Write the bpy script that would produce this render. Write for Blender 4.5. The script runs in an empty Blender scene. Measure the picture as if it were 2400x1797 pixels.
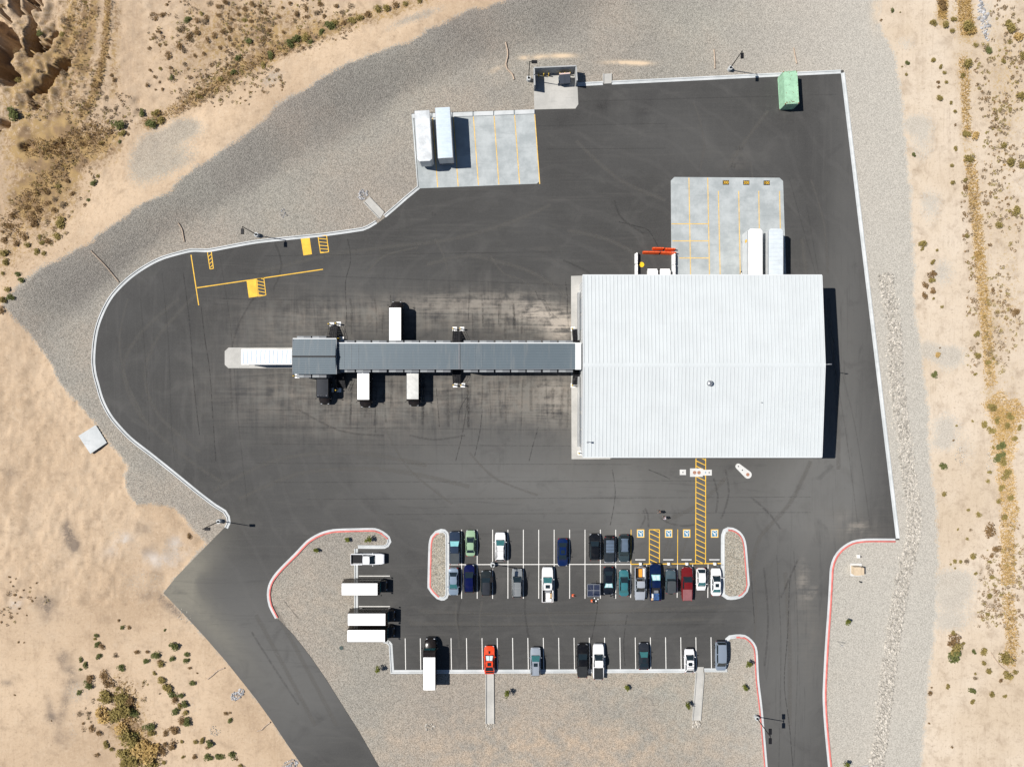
import bpy, bmesh, math, random
import numpy as np
from mathutils import Vector, Matrix
R = math.radians
scene = bpy.context.scene
COL = scene.collection
random.seed(7); RNG = np.random.default_rng(7)

# ------------------------------------------------------------------ camera, sky, sun, exposure
CAM_H = 122.0          # drone height in metres
SC = 13.1              # photograph pixels per metre on the ground
cam = bpy.data.cameras.new("Camera")
cam.sensor_width = 36.0
cam.lens = 36.0 * CAM_H / (2400 / SC)
cam.clip_end = 9000
cam_o = bpy.data.objects.new("Camera", cam)
cam_o.location = (0, 0, CAM_H)
COL.objects.link(cam_o)
scene.camera = cam_o
SUN_TRAVEL = Vector((0.725, -0.122, -1.0)).normalized()
sun = bpy.data.lights.new("Sun", 'SUN')
sun.energy = 4.4
sun.angle = R(0.53)
sun.color = (1.0, 0.955, 0.89)
sun_o = bpy.data.objects.new("Sun", sun)
sun_o.rotation_euler = SUN_TRAVEL.to_track_quat('-Z', 'Y').to_euler()
COL.objects.link(sun_o)
world = bpy.data.worlds.new("World")
scene.world = world
world.use_nodes = True
wn = world.node_tree.nodes
wn.clear()
sky = wn.new('ShaderNodeTexSky')
sky.sky_type = 'NISHITA'
sky.sun_disc = False
sky.sun_elevation = math.asin(-SUN_TRAVEL.z)
sky.sun_rotation = math.atan2(-SUN_TRAVEL.x, -SUN_TRAVEL.y)
sky.altitude = 1200
sky.air_density = 1.0
sky.dust_density = 0.4
bg = wn.new('ShaderNodeBackground')
bg.inputs['Strength'].default_value = 0.05
wo = wn.new('ShaderNodeOutputWorld')
world.node_tree.links.new(sky.outputs[0], bg.inputs[0])
world.node_tree.links.new(bg.outputs[0], wo.inputs[0])
vs = scene.view_settings
vs.view_transform = 'Standard'
vs.look = 'None'
vs.gamma = 1.0
vs.exposure = 0.62
vs.use_curve_mapping = False
scene.cycles.max_bounces = 6

# ------------------------------------------------------------------ helpers
def P(px, py, h=0.0):
    """photograph pixel of a point h metres above the yard -> world x, y"""
    k = (1 - h / CAM_H) / SC
    return ((px - 1200) * k, (898.5 - py) * k)

def tag(o, label=None, cat=None, group=None, kind=None):
    if label: o['label'] = label
    if cat: o['category'] = cat
    if group: o['group'] = group
    if kind: o['kind'] = kind
    return o

def empty(name, x, y, z=0.0, rz=0.0):
    o = bpy.data.objects.new(name, None)
    o.empty_display_size = 0.3
    o.location = (x, y, z)
    o.rotation_euler = (0, 0, rz)
    COL.objects.link(o)
    return o

def copy_tree(o, parent=None):
    c = o.copy()
    COL.objects.link(c)
    c.parent = parent
    for ch in list(o.children):
        copy_tree(ch, c)
    return c

class MB:
    def __init__(s):
        s.v = []; s.f = []; s.m = []
    def add(s, vs_, fs, mi=0):
        n = len(s.v)
        s.v.extend([tuple(p) for p in vs_])
        for f in fs:
            s.f.append([n + i for i in f]); s.m.append(mi)
        return s
    def box(s, cx, cy, cz, sx, sy, sz, rz=0.0, mi=0, taper=1.0, ty=None):
        c, sn = math.cos(rz), math.sin(rz)
        if ty is None: ty = taper
        vs_ = []
        for dz in (-.5, .5):
            kx = taper if dz > 0 else 1.0
            ky = ty if dz > 0 else 1.0
            for dx, dy in ((-.5, -.5), (.5, -.5), (.5, .5), (-.5, .5)):
                x = dx * sx * kx; y = dy * sy * ky
                vs_.append((cx + x * c - y * sn, cy + x * sn + y * c, cz + dz * sz))
        return s.add(vs_, [(3, 2, 1, 0), (4, 5, 6, 7), (0, 1, 5, 4), (1, 2, 6, 5), (2, 3, 7, 6), (3, 0, 4, 7)], mi)
    def prism(s, poly, z0, z1, mi=0, top=None):
        n = len(poly)
        tp = top or poly
        vs_ = [(x, y, z0) for x, y in poly] + [(x, y, z1) for x, y in tp]
        fs = [tuple(range(n - 1, -1, -1)), tuple(range(n, 2 * n))]
        for i in range(n):
            j = (i + 1) % n
            fs.append((i, j, n + j, n + i))
        return s.add(vs_, fs, mi)
    def sheet(s, poly, z, mi=0):
        return s.add([(x, y, z) for x, y in poly], [tuple(range(len(poly)))], mi)
    def cyl(s, p0, p1, r0, r1=None, n=10, mi=0, caps=True):
        if r1 is None: r1 = r0
        p0 = Vector(p0); p1 = Vector(p1)
        d = (p1 - p0)
        d = d.normalized() if d.length > 1e-9 else Vector((0, 0, 1))
        a = d.orthogonal().normalized(); b = d.cross(a)
        vs_ = []
        for p, r in ((p0, r0), (p1, r1)):
            for i in range(n):
                t = 2 * math.pi * i / n
                vs_.append(p + a * (r * math.cos(t)) + b * (r * math.sin(t)))
        fs = [(i, (i + 1) % n, n + (i + 1) % n, n + i) for i in range(n)]
        if caps:
            fs += [tuple(range(n - 1, -1, -1)), tuple(range(n, 2 * n))]
        return s.add(vs_, fs, mi)
    def tube(s, pts, r, n=6, mi=0):
        for i in range(len(pts) - 1):
            s.cyl(pts[i], pts[i + 1], r, r, n, mi)
        return s
    def dome(s, cx, cy, cz, rx, ry, rz, n=12, k=5, mi=0):
        vs_ = []; fs = []
        for j in range(k + 1):
            a = j / k * math.pi / 2
            for i in range(n):
                t = 2 * math.pi * i / n
                vs_.append((cx + rx * math.cos(a) * math.cos(t), cy + ry * math.cos(a) * math.sin(t), cz + rz * math.sin(a)))
        for j in range(k):
            for i in range(n):
                fs.append((j * n + i, j * n + (i + 1) % n, (j + 1) * n + (i + 1) % n, (j + 1) * n + i))
        return s.add(vs_, fs, mi)
    def mesh(s, name, mats, smooth=None):
        me = bpy.data.meshes.new(name)
        me.from_pydata(s.v, [], s.f)
        if not isinstance(mats, (list, tuple)): mats = [mats]
        for m in mats: me.materials.append(m)
        if len(mats) > 1:
            me.polygons.foreach_set('material_index', s.m)
        if smooth is not None:
            me.polygons.foreach_set('use_smooth', [True] * len(me.polygons))
            me.set_sharp_from_angle(angle=R(smooth))
        me.update()
        return me
    def build(s, name, mats, parent=None, smooth=None, bevel=0):
        me = s.mesh(name, mats, smooth)
        o = bpy.data.objects.new(name, me)
        COL.objects.link(o)
        if parent is not None: o.parent = parent
        if bevel:
            m = o.modifiers.new('bevel', 'BEVEL'); m.width = bevel; m.segments = 2; m.limit_method = 'ANGLE'
        return o

def struct(name, mb, mats, smooth=None):
    return tag(mb.build(name, mats, None, smooth), kind='structure')

def catmull(pts, step=0.6, closed=False):
    """resample a pixel/metre polyline smoothly"""
    n = len(pts); out = []
    rng = range(n) if closed else range(n - 1)
    for i in rng:
        g = (lambda k: pts[k % n]) if closed else (lambda k: pts[max(0, min(n - 1, k))])
        p0, p1, p2, p3 = g(i - 1), g(i), g(i + 1), g(i + 2)
        L = math.hypot(p2[0] - p1[0], p2[1] - p1[1])
        m = max(1, int(L / step))
        # centripetal-ish: limit tangents so that long straights stay straight
        def tan(a, b, c):
            l1 = math.hypot(b[0] - a[0], b[1] - a[1]) + 1e-9; l2 = math.hypot(c[0] - b[0], c[1] - b[1]) + 1e-9
            u = ((b[0] - a[0]) / l1 + (c[0] - b[0]) / l2, (b[1] - a[1]) / l1 + (c[1] - b[1]) / l2)
            k = .5 * min(l1, l2, L)
            return (u[0] * k, u[1] * k)
        t1 = tan(p0, p1, p2); t2 = tan(p1, p2, p3)
        for q in range(m):
            t = q / m
            h00 = 2 * t ** 3 - 3 * t ** 2 + 1; h10 = t ** 3 - 2 * t ** 2 + t; h01 = -2 * t ** 3 + 3 * t ** 2; h11 = t ** 3 - t ** 2
            out.append((h00 * p1[0] + h10 * t1[0] + h01 * p2[0] + h11 * t2[0], h00 * p1[1] + h10 * t1[1] + h01 * p2[1] + h11 * t2[1]))
    if not closed: out.append(tuple(pts[-1]))
    return out

def sweep(mb, pts, prof, closed=False, mi=0, mis=None):
    """sweep a profile [(offset to the left, z)] along a 2D line"""
    n = len(pts); k = len(prof)
    base = len(mb.v)
    for i in range(n):
        a = pts[(i - 1) % n] if (closed or i > 0) else pts[i]
        b = pts[i]
        c = pts[(i + 1) % n] if (closed or i < n - 1) else pts[i]
        def nrm(p, q):
            dx, dy = q[0] - p[0], q[1] - p[1]; l = math.hypot(dx, dy)
            return (-dy / l, dx / l) if l > 1e-9 else None
        n1 = nrm(a, b); n2 = nrm(b, c)
        if n1 is None: n1 = n2
        if n2 is None: n2 = n1
        nx, ny = n1[0] + n2[0], n1[1] + n2[1]; l = math.hypot(nx, ny) or 1
        nx, ny = nx / l, ny / l
        sc_ = 1 / max(.45, nx * n1[0] + ny * n1[1])
        for off, z in prof:
            mb.v.append((b[0] + nx * off * sc_, b[1] + ny * off * sc_, z))
    for i in range(n if closed else n - 1):
        j = (i + 1) % n
        for q in range(k - 1):
            mb.f.append([base + i * k + q + 1, base + i * k + q, base + j * k + q, base + j * k + q + 1])
            mb.m.append(mis[q] if mis else mi)

# ------------------------------------------------------------------ node helper
class NT:
    def __init__(s, name):
        s.mat = bpy.data.materials.new(name)
        s.mat.use_nodes = True
        s.t = s.mat.node_tree
        s.n = s.t.nodes
        s.b = s.n['Principled BSDF']
    def L(s, a, b): s.t.links.new(a, b)
    def put(s, sock, v):
        if hasattr(v, 'is_output'): s.L(v, sock)
        elif isinstance(v, (tuple, list)) and len(v) == 3 and sock.type == 'RGBA': sock.default_value = (*v, 1)
        else: sock.default_value = v
    def pos(s):
        return s.n.new('ShaderNodeNewGeometry').outputs['Position']
    def obj(s):
        return s.n.new('ShaderNodeTexCoord').outputs['Object']
    def scale(s, vec, sx, sy, sz=1, rot=0):
        m = s.n.new('ShaderNodeMapping')
        s.L(vec, m.inputs['Vector']); m.inputs['Scale'].default_value = (sx, sy, sz); m.inputs['Rotation'].default_value = (0, 0, rot)
        return m.outputs[0]
    def noise(s, vec, sc_, det=3, ro=.55, dist=0):
        n = s.n.new('ShaderNodeTexNoise')
        s.L(vec, n.inputs['Vector']); n.inputs['Scale'].default_value = sc_; n.inputs['Detail'].default_value = det
        n.inputs['Roughness'].default_value = ro; n.inputs['Distortion'].default_value = dist
        return n.outputs['Fac']
    def n_warp(s, vec):
        n = s.n.new('ShaderNodeTexNoise'); s.L(vec, n.inputs['Vector']); n.inputs['Scale'].default_value = .25; n.inputs['Detail'].default_value = 4
        m = s.n.new('ShaderNodeVectorMath'); m.operation = 'MULTIPLY_ADD'; s.L(n.outputs['Color'], m.inputs[0]); m.inputs[1].default_value = (5, 5, 0); s.L(vec, m.inputs[2])
        return m.outputs[0]
    def voro(s, vec, sc_, out='Color', feat='F1'):
        n = s.n.new('ShaderNodeTexVoronoi'); n.feature = feat
        s.L(vec, n.inputs['Vector']); n.inputs['Scale'].default_value = sc_
        return n.outputs[out]
    def math(s, op, a, b=None, clamp=False):
        n = s.n.new('ShaderNodeMath'); n.operation = op; n.use_clamp = clamp
        s.put(n.inputs[0], a)
        if b is not None: s.put(n.inputs[1], b)
        return n.outputs[0]
    def rng(s, v, a, b, c=0.0, d=1.0, smooth=True):
        n = s.n.new('ShaderNodeMapRange'); n.interpolation_type = 'SMOOTHSTEP' if smooth else 'LINEAR'
        s.L(v, n.inputs[0])
        for i, q in enumerate((a, b, c, d)): n.inputs[i + 1].default_value = q
        return n.outputs[0]
    def mix(s, f, a, b, mode='MIX'):
        n = s.n.new('ShaderNodeMix'); n.data_type = 'RGBA'; n.blend_type = mode; n.clamp_factor = True
        s.put(n.inputs['Factor'], f); s.put(n.inputs['A'], a); s.put(n.inputs['B'], b)
        return n.outputs['Result']
    def attr(s, name):
        n = s.n.new('ShaderNodeAttribute'); n.attribute_name = name
        return n.outputs['Fac']
    def sepx(s, col, i=0):
        n = s.n.new('ShaderNodeSeparateColor'); s.L(col, n.inputs[0]); return n.outputs[i]
    def bump(s, hgt, strength=.5, dist=.05):
        n = s.n.new('ShaderNodeBump'); s.L(hgt, n.inputs['Height']); n.inputs['Strength'].default_value = strength; n.inputs['Distance'].default_value = dist
        s.L(n.outputs[0], s.b.inputs['Normal'])
    def fin(s, col, rough=.7, metal=0, spec=.5, coat=0):
        s.put(s.b.inputs['Base Color'], col); s.put(s.b.inputs['Roughness'], rough)
        s.b.inputs['Metallic'].default_value = metal; s.b.inputs['Specular IOR Level'].default_value = spec
        s.b.inputs['Coat Weight'].default_value = coat
        s.b.inputs['Coat Roughness'].default_value = .06
        return s.mat

def var_mat(name, col, rough=.6, var=.15, sc_=1.5, metal=0, spec=.5, coat=0, fine=0, bump=0):
    t = NT(name)
    v = t.obj()
    f = t.noise(v, sc_, 5, .6)
    lo = tuple(c * (1 - var) for c in col); hi = tuple(min(1, c * (1 + var)) for c in col)
    c = t.mix(t.rng(f, .3, .7), lo, hi)
    if fine:
        c = t.mix(t.rng(t.noise(v, sc_ * 14, 2), .35, .65), t.mix(1.0, c, (1 - fine,) * 3, 'MULTIPLY'), c)
    if bump: t.bump(t.noise(v, sc_ * 6, 4), bump, .02)
    return t.fin(c, rough, metal, spec, coat)

def flat(name, col, rough=.5, metal=0, spec=.5, coat=0):
    return var_mat(name, col, rough, .07, 3.0, metal, spec, coat)

M = {}
def paint(name, col, metal=.0, rough=.20, coat=1.0):
    dust = .03 if sum(col) < .2 else .09
    t = NT(name)
    v = t.obj()
    d = t.rng(t.noise(v, 1.1, 4, .6), .40, .75)                 # thin road dust on the panels
    c = t.mix(t.math('MULTIPLY', d, dust), col, (.30, .26, .21))
    return t.fin(c, t.math('ADD', t.math('MULTIPLY', d, .02 if sum(col) < .2 else .10), rough * (.6 if sum(col) < .2 else 1)), metal, .3 if sum(col) < .2 else .5, coat * (.45 if sum(col) < .2 else 1))
M['glass'] = flat('tinted_glass', (.012, .02, .025), .04, 0, .6)
M['glass_teal'] = flat('teal_glass', (.035, .125, .13), .05, 0, .6)
M['glass_cyan'] = flat('glass_over_silver_sunshade', (.22, .50, .52), .12, 0, .5)
M['tyre'] = flat('tyre_rubber', (.018, .018, .018), .9, 0, .15)
M['rim'] = flat('alloy_rim', (.38, .38, .39), .3, .9)
M['black'] = flat('black_plastic', (.014, .014, .016), .6, 0, .15)
M['blackmetal'] = flat('black_painted_steel', (.010, .010, .012), .55, 0, .15)
M['lamp'] = flat('clear_lamp_lens', (.55, .57, .60), .1, .2)
M['red_lamp'] = flat('red_lamp_lens', (.22, .018, .015), .2)
M['chrome'] = flat('chrome', (.65, .66, .68), .15, 1)
M['white'] = flat('white_paint', (.74, .74, .73), .5)
M['cream'] = flat('white_road_paint', (.66, .65, .62), .8)
M['yellow'] = var_mat('yellow_road_paint', (.70, .42, .04), .8, .12, .8, fine=.15)
M['yellow_pale'] = var_mat('worn_yellow_paint', (.66, .44, .13), .8, .16, .7, fine=.25)
M['blue_mark'] = flat('blue_marking_paint', (.05, .18, .29), .8)
M['redkerb'] = var_mat('red_kerb_paint', (.56, .15, .13), .8, .2, .8, fine=.2)
M['steel'] = flat('galvanised_steel', (.45, .46, .47), .4, .8)
M['bollard'] = flat('yellow_bollard_paint', (.62, .42, .05), .5)
M['cone'] = flat('orange_cone_plastic', (.72, .11, .02), .5)
M['orange'] = var_mat('orange_barrier_plastic', (.68, .085, .012), .5, .18, 1.2)
M['skin'] = flat('skin', (.42, .25, .18), .6)
M['rust_lid'] = var_mat('rusty_iron_lid', (.30, .15, .10), .7, .25, 6)
# ------------------------------------------------------------------ terrain data (pixel outlines measured on the photograph, turned into metres)
def W(l): return [P(x, y) for x, y in l]
YARD = [(978,440),(950,460),(925,482),(900,512),(879,528),(850,535),(760,549),(600,566),(488,586),(448,586),(380,604),(340,624),(299,653),(261,691),(239,729),(224,769),(217,811),(215,852),(220,880),(226,905),(236,934),(247,959),(263,984),(302,1028),(353,1069),(408,1114),(462,1158),(503,1189),(524,1203),(531,1213),(533,1223),(527,1235),(414,1350),(383,1389),(424,1431),(475,1486),(530,1549),(600,1637),(636,1687),(674,1744),(711,1797),(770,1890),(945,1890),(889,1797),(842,1714),(804,1654),(761,1586),(725,1534),(687,1486),(652,1450),(645,1449),(630,1420),(625,1393),(629,1370),(640,1349),(657,1329),(691,1295),(720,1265),(749,1248),(780,1240),(840,1237),(880,1237),(898,1244),(914,1257),(918,1269),(912,1280),(902,1285),(833,1285),(833,1497),(905,1497),(914,1506),(916,1579),(1704,1572),(1698,1500),(1708,1488),(1725,1486),(1746,1487),(1763,1499),(1773,1515),(1776,1534),(1779,1592),(1787,1660),(1799,1797),(1805,1890),(1950,1890),(1941,1797),(1931,1695),(1928,1632),(1930,1578),(1934,1499),(1939,1429),(1946,1347),(1946,1325),(1953,1307),(1969,1286),(1996,1269),(2029,1264),(2108,1265),(1977,165),(1450,191),(1353,197),(1349,256),(1253,257),(965,266)]
GRAVEL = [(482,1270),(462,1256),(446,1237),(408,1193),(361,1180),(321,1185),(312,1177),(293,1145),(289,1115),(299,1096),(285,1074),(253,1039),(223,995),(201,971),(163,927),(139,900),(111,844),(90,814),(60,771),(27,735),(15,718),(35,695),(90,640),(136,618),(174,600),(215,578),(250,550),(307,510),(350,480),(407,458),(424,432),(462,402),(503,380),(543,350),(600,312),(627,288),(654,250),(717,223),(736,204),(790,174),(858,141),(912,125),(975,103),(1024,71),(1108,33),(1143,27),(1200,5),(1330,-90),(2060,-90),(2063,0),(2060,50),(2073,87),(2098,127),(2105,174),(2116,246),(2123,319),(2127,395),(2136,453),(2141,600),(2148,759),(2159,817),(2167,890),(2177,962),(2179,1064),(2196,1194),(2200,1308),(2195,1452),(2180,1560),(2173,1668),(2159,1797),(2150,1890),(770,1890),(711,1797),(674,1744),(636,1687),(600,1637),(530,1549),(475,1486),(424,1431),(383,1389),(414,1350)]
CREST = [(1330,-60),(1200,0),(1108,28),(1000,82),(900,128),(790,174),(717,223),(640,268),(543,345),(462,398),(390,455),(307,508),(215,575),(136,615),(60,680)]
INNER = [(1560,20),(1330,120),(1200,150),(1080,180),(980,225),(905,285),(820,350),(700,405),(580,470),(440,540),(330,620),(240,700),(190,760),(150,830)]
RIPRAP = [(2074,640),(2087,708),(2098,781),(2101,890),(2112,980),(2127,1089),(2141,1180),(2144,1236),(2133,1290),(2115,1362),(2097,1470),(2079,1596),(2068,1705),(2054,1797),(2046,1870)]

def seg_dist(X, Y, pts):
    d = np.full(X.shape, 1e9)
    for (x0, y0), (x1, y1) in zip(pts[:-1], pts[1:]):
        dx, dy = x1 - x0, y1 - y0
        t = np.clip(((X - x0) * dx + (Y - y0) * dy) / (dx * dx + dy * dy + 1e-12), 0, 1)
        d = np.minimum(d, np.hypot(X - x0 - t * dx, Y - y0 - t * dy))
    return d
def inside(X, Y, poly):
    c = np.zeros(X.shape, bool)
    n = len(poly)
    for i in range(n):
        (x0, y0), (x1, y1) = poly[i], poly[(i + 1) % n]
        if y0 == y1: continue
        cr = ((y0 > Y) != (y1 > Y)) & (X < (x1 - x0) * (Y - y0) / (y1 - y0) + x0)
        c ^= cr
    return c
def sdf(X, Y, poly):
    d = seg_dist(X, Y, list(poly) + [poly[0]])
    return np.where(inside(X, Y, poly), d, -d)
def sst(t):
    t = np.clip(t, 0, 1); return t * t * (3 - 2 * t)
def vnoise(X, Y, s, seed=0):
    """cheap value noise"""
    r = np.random.default_rng(seed); T = r.random((64, 64))
    x = X * s; y = Y * s
    xi = np.floor(x).astype(int); yi = np.floor(y).astype(int)
    fx = sst(x - xi); fy = sst(y - yi)
    g = lambda a, b: T[a % 64, b % 64]
    return (g(xi, yi) * (1 - fx) + g(xi + 1, yi) * fx) * (1 - fy) + (g(xi, yi + 1) * (1 - fx) + g(xi + 1, yi + 1) * fx) * fy

WG = W(GRAVEL); WC = W(CREST); WI = W(INNER); WY = W(YARD)
# eroded gullies in the corner of the wash: pixel centre line, half width in px, depth in m
GULLY = [([(-260,-120),(-60,10),(0,55),(15,95),(-30,130)], 24, 9.0), ([(20,-30),(38,25),(62,28)], 10, 5.0), ([(52,-20),(70,30),(76,60),(62,100),(70,106)], 9, 5.0), ([(84,-10),(88,20)], 7, 4.0),
         ([(-40,110),(0,120),(22,95)], 22, 6.5), ([(62,108),(63,80),(72,48)], 9, 4.6), ([(70,122),(92,102),(122,78)], 9, 4.8),
         ([(70,218),(92,205),(118,176),(150,144)], 11, 5.5), ([(-40,150),(0,160),(22,180)], 16, 5.5), ([(-30,300),(6,288)], 9, 3.0),
         ([(112,346),(142,338)], 3, 1.2), ([(195,336),(235,318),(262,308)], 2.2, .8), ([(322,236),(324,250),(320,264)], 2.2, .7), ([(58,342),(66,346)], 5, 1.2), ([(64,232),(84,244)], 6, 1.8)]
def hgt_np(X, Y):
    X = np.asarray(X, float); Y = np.asarray(Y, float)
    h = np.zeros(X.shape)
    near = (X < 60) & (X > -140) & (Y > -40) & (Y < 120)
    if near.any():
        x = X[near]; y = Y[near]
        d = seg_dist(x, y, WC)
        ins = inside(x, y, WG)
        w = np.where(ins, 9.5, 13.0)
        b = 1.7 * sst(1 - d / w)
        hh = b
        nz = vnoise(x, y, .35, 3) * .45 + vnoise(x, y, .9, 4) * .33 + vnoise(x, y, 2.1, 5) * .22
        for pts, wd, dp in GULLY:
            q = W(pts)
            dg = seg_dist(x, y, q) + (nz - .5) * 2.4
            r = wd / SC
            hh = hh - np.maximum(0, dp * sst(1.0 - (dg - r * .78) / (r * .16 + .30)))
        ga = np.full(x.shape, 1e9)
        for pts, wd, dp in GULLY[:9]: ga = np.minimum(ga, seg_dist(x, y, W(pts)))
        gk = sst(1 - ga / 6.5) * (~ins)
        hh = hh + gk * ((vnoise(x, y, .8, 21) - .5) * 1.3 + (vnoise(x, y, 1.7, 22) - .5) * .8)
        rough = sst((-np.where(ins, 1e9, -d) - 0) / 6.0)
        hh = hh - (~ins) * sst(d / 9.0) * nz * .75
        h[near] = hh
    return h
def hgt(x, y): return float(hgt_np(np.array([x]), np.array([y]))[0])
def G(px, py):
    """pixel -> point on the terrain"""
    h = 0.0
    for _ in range(4):
        x, y = P(px, py, h); h = hgt(x, y)
    return (x, y, h)

def gauss(px, py, lst):
    o = np.zeros(px.shape)
    for g in lst:
        cx, cy, sx, sy, a = g[:5]
        th = R(g[5]) if len(g) > 5 else 0
        c, s = math.cos(th), math.sin(th)
        u = (px - cx) * c + (py - cy) * s; v = -(px - cx) * s + (py - cy) * c
        o += a * np.exp(-.5 * ((u / sx) ** 2 + (v / sy) ** 2))
    return o

# ------------------------------------------------------------------ ground sheet
def axis(a, b, lo_fine, n_edge):
    xs = []
    x = a
    while x < b:
        xs.append(x); x += .3 if lo_fine(x) else .5
    xs.append(b)
    left = [a - 1.0 * (1.6 ** k) for k in range(n_edge, 0, -1)]
    right = [b + 1.0 * (1.6 ** k) for k in range(1, n_edge + 1)]
    return np.array(left + xs + right)
ax = axis(-100, 100, lambda x: x < -70, 17)
ay = axis(-76, 76, lambda y: y > 42, 17)
GX, GY = np.meshgrid(ax, ay, indexing='ij')
nx, ny = GX.shape
GZ = hgt_np(GX, GY)
gs = sdf(GX, GY, WG)
PX = GX * SC + 1200; PY = 898.5 - GY * SC
di = seg_dist(GX, GY, WI); dc = seg_dist(GX, GY, WC)
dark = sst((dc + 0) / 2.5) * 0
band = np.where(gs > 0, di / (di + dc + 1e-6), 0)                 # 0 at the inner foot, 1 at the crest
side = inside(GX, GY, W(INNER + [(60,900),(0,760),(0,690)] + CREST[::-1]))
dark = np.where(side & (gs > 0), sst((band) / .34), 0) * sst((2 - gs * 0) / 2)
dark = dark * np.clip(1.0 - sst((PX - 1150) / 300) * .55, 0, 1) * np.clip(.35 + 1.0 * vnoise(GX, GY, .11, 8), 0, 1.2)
patch = gauss(PX, PY, [(380,340,38,26,1.2,-10),(340,385,30,40,1.1,20),(440,300,32,20,1.1,0),(420,390,50,20,.8,-30),(640,190,26,14,.75,-25),(950,60,40,10,.6,-25),(1010,40,45,10,.6,-20),
      (2120,105,22,16,.6),(2140,290,30,16,.9),(2160,330,22,40,.8),(2180,480,22,34,.8),(2210,640,22,26,.9),(2215,830,40,16,1.0),(2225,850,22,22,.7),(2170,815,20,14,.8),(2215,1000,26,26,1.0),(2210,1040,22,14,.8),(2230,1400,40,46,1.0),(2240,1360,36,20,.8),(2225,1460,38,16,.6),
      (2310,40,18,40,.7),(330,1365,60,30,.45),(400,1290,24,30,.5),(270,1250,34,14,.4),(170,1700,10,40,.45),(180,1620,30,20,.5),(450,1655,20,36,.35,-30),(360,1560,30,60,.35,-30),(2270,1060,18,40,.5)])
stain = gauss(PX, PY, [(152,1245,6,20,1.0),(163,1264,10,22,1.3,-25),(170,1280,9,12,.8),(348,1290,14,12,.6),(100,1412,16,12,.9),(112,1430,9,16,.8),(148,1540,10,12,1.0),(160,1570,12,8,.8),(155,1640,8,50,.8,15),(180,1600,20,10,.6),(118,1665,7,20,.9,-10),(120,1685,12,8,.6),(15,1600,10,5,.9),(147,1730,14,12,.5),(335,1240,14,10,.5),(375,1400,6,8,1.2),(398,1420,14,8,1.3,38),(415,1436,10,5,1.0,30),(340,1400,14,10,.6),(22,1115,10,14,.5),(290,1270,6,10,.4)])
whit = gauss(PX, PY, [(285,1265,12,7,1.0,-20),(270,1285,24,10,.5,-25),(408,1275,10,12,.8),(425,1292,12,8,.8),(385,1315,24,12,.7),(350,1310,18,12,.5),(32,1413,9,9,1.2),(2200,70,16,60,.1)])
def lines(lst):
    o = np.zeros(GX.shape)
    for pts, w, a in lst:
        o = np.maximum(o, a * np.exp(-.5 * (seg_dist(GX, GY, W(pts)) / (w / SC)) ** 2))
    return o
# dry plant litter and brown tufts: streaks along old tracks, thickets, field of small clumps
litter = lines([([(254,-40),(248,60),(243,120),(232,175),(218,220),(192,268)], 6, 1.0), ([(170,-20),(160,80),(140,130)], 16, .45), ([(225,-20),(205,100),(195,160)], 9, .75), ([(200,-20),(190,90),(180,160)], 5, .8), ([(270,10),(266,120),(262,220)], 8, .45), ([(150,300),(120,345),(60,345)], 24, .55), ([(250,330),(170,360),(110,420),(60,470)], 26, .55),
                 ([(1010,0),(900,38),(800,58),(700,95),(640,125),(560,165),(470,225),(400,262),(340,290)], 15, .6), ([(280,1600),(300,1640),(290,1690),(330,1740),(340,1797)], 26, .5),
                 ([(2210,-20),(2208,50)], 12, .9), ([(2262,-20),(2258,40),(2265,80)], 20, .7), ([(2256,130),(2262,300),(2272,400),(2288,520),(2300,660),(2312,800),(2318,920),(2350,1000),(2352,1120),(2366,1210),(2362,1300),(2362,1420),(2372,1530),(2362,1590)], 15, .42)])
litter += gauss(PX, PY, [(120,90,90,90,.46),(60,330,80,80,.52),(200,340,70,40,.45),(90,520,80,70,.52),(130,440,60,40,.45),(560,60,120,60,.38),(480,150,90,70,.36),(690,60,110,50,.36),(20,620,30,50,.4),(40,180,50,80,.4),(160,200,60,60,.36),(2350,150,50,120,.30),(2365,420,40,260,.28),(2360,720,40,80,.28),(2372,980,40,60,.40),(310,1720,60,60,.35)])
litter = np.where(gs > 0.3, 0, litter)
pale = sst((PX - 1500) / 600)
warm = gauss(PX, PY, [(1300,1760,300,60,.9),(1500,1600,260,40,.35),(800,1420,120,60,.25),(60,1700,40,80,.6),(40,1730,30,40,.5),(580,1620,60,60,.2),(470,1560,40,30,.4,30),(530,1600,30,14,.5,40)])
sandband = gauss(PX, PY, [(1262,134,16,3.5,1.3),(1318,131,20,3.5,1.4),(1228,136,8,3,1.0),(1170,162,12,4,1.2,-18),(1465,147,30,3,1.4),(1505,150,16,3,1.2),(2054,20,8,30,.8)])
ruts = lines([([(318,-30),(312,60),(306,130),(296,190),(310,255),(302,300)], 13, .9), ([(600,330),(500,395),(400,470),(300,540),(180,640),(60,760),(0,860)], 14, .6)])
verts = np.stack([GX, GY, GZ], -1).reshape(-1, 3)
ii, jj = np.meshgrid(np.arange(nx - 1), np.arange(ny - 1), indexing='ij')
quads = np.stack([ii * ny + jj, (ii + 1) * ny + jj, (ii + 1) * ny + jj + 1, ii * ny + jj + 1], -1).reshape(-1, 4)
gflat = gs.reshape(-1)
ATTR = dict(gravel=gs, dark=dark, patch=patch, stain=stain, whit=whit, litter=litter, pale=pale, warm=warm, sandband=sandband, ruts=ruts)
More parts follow.
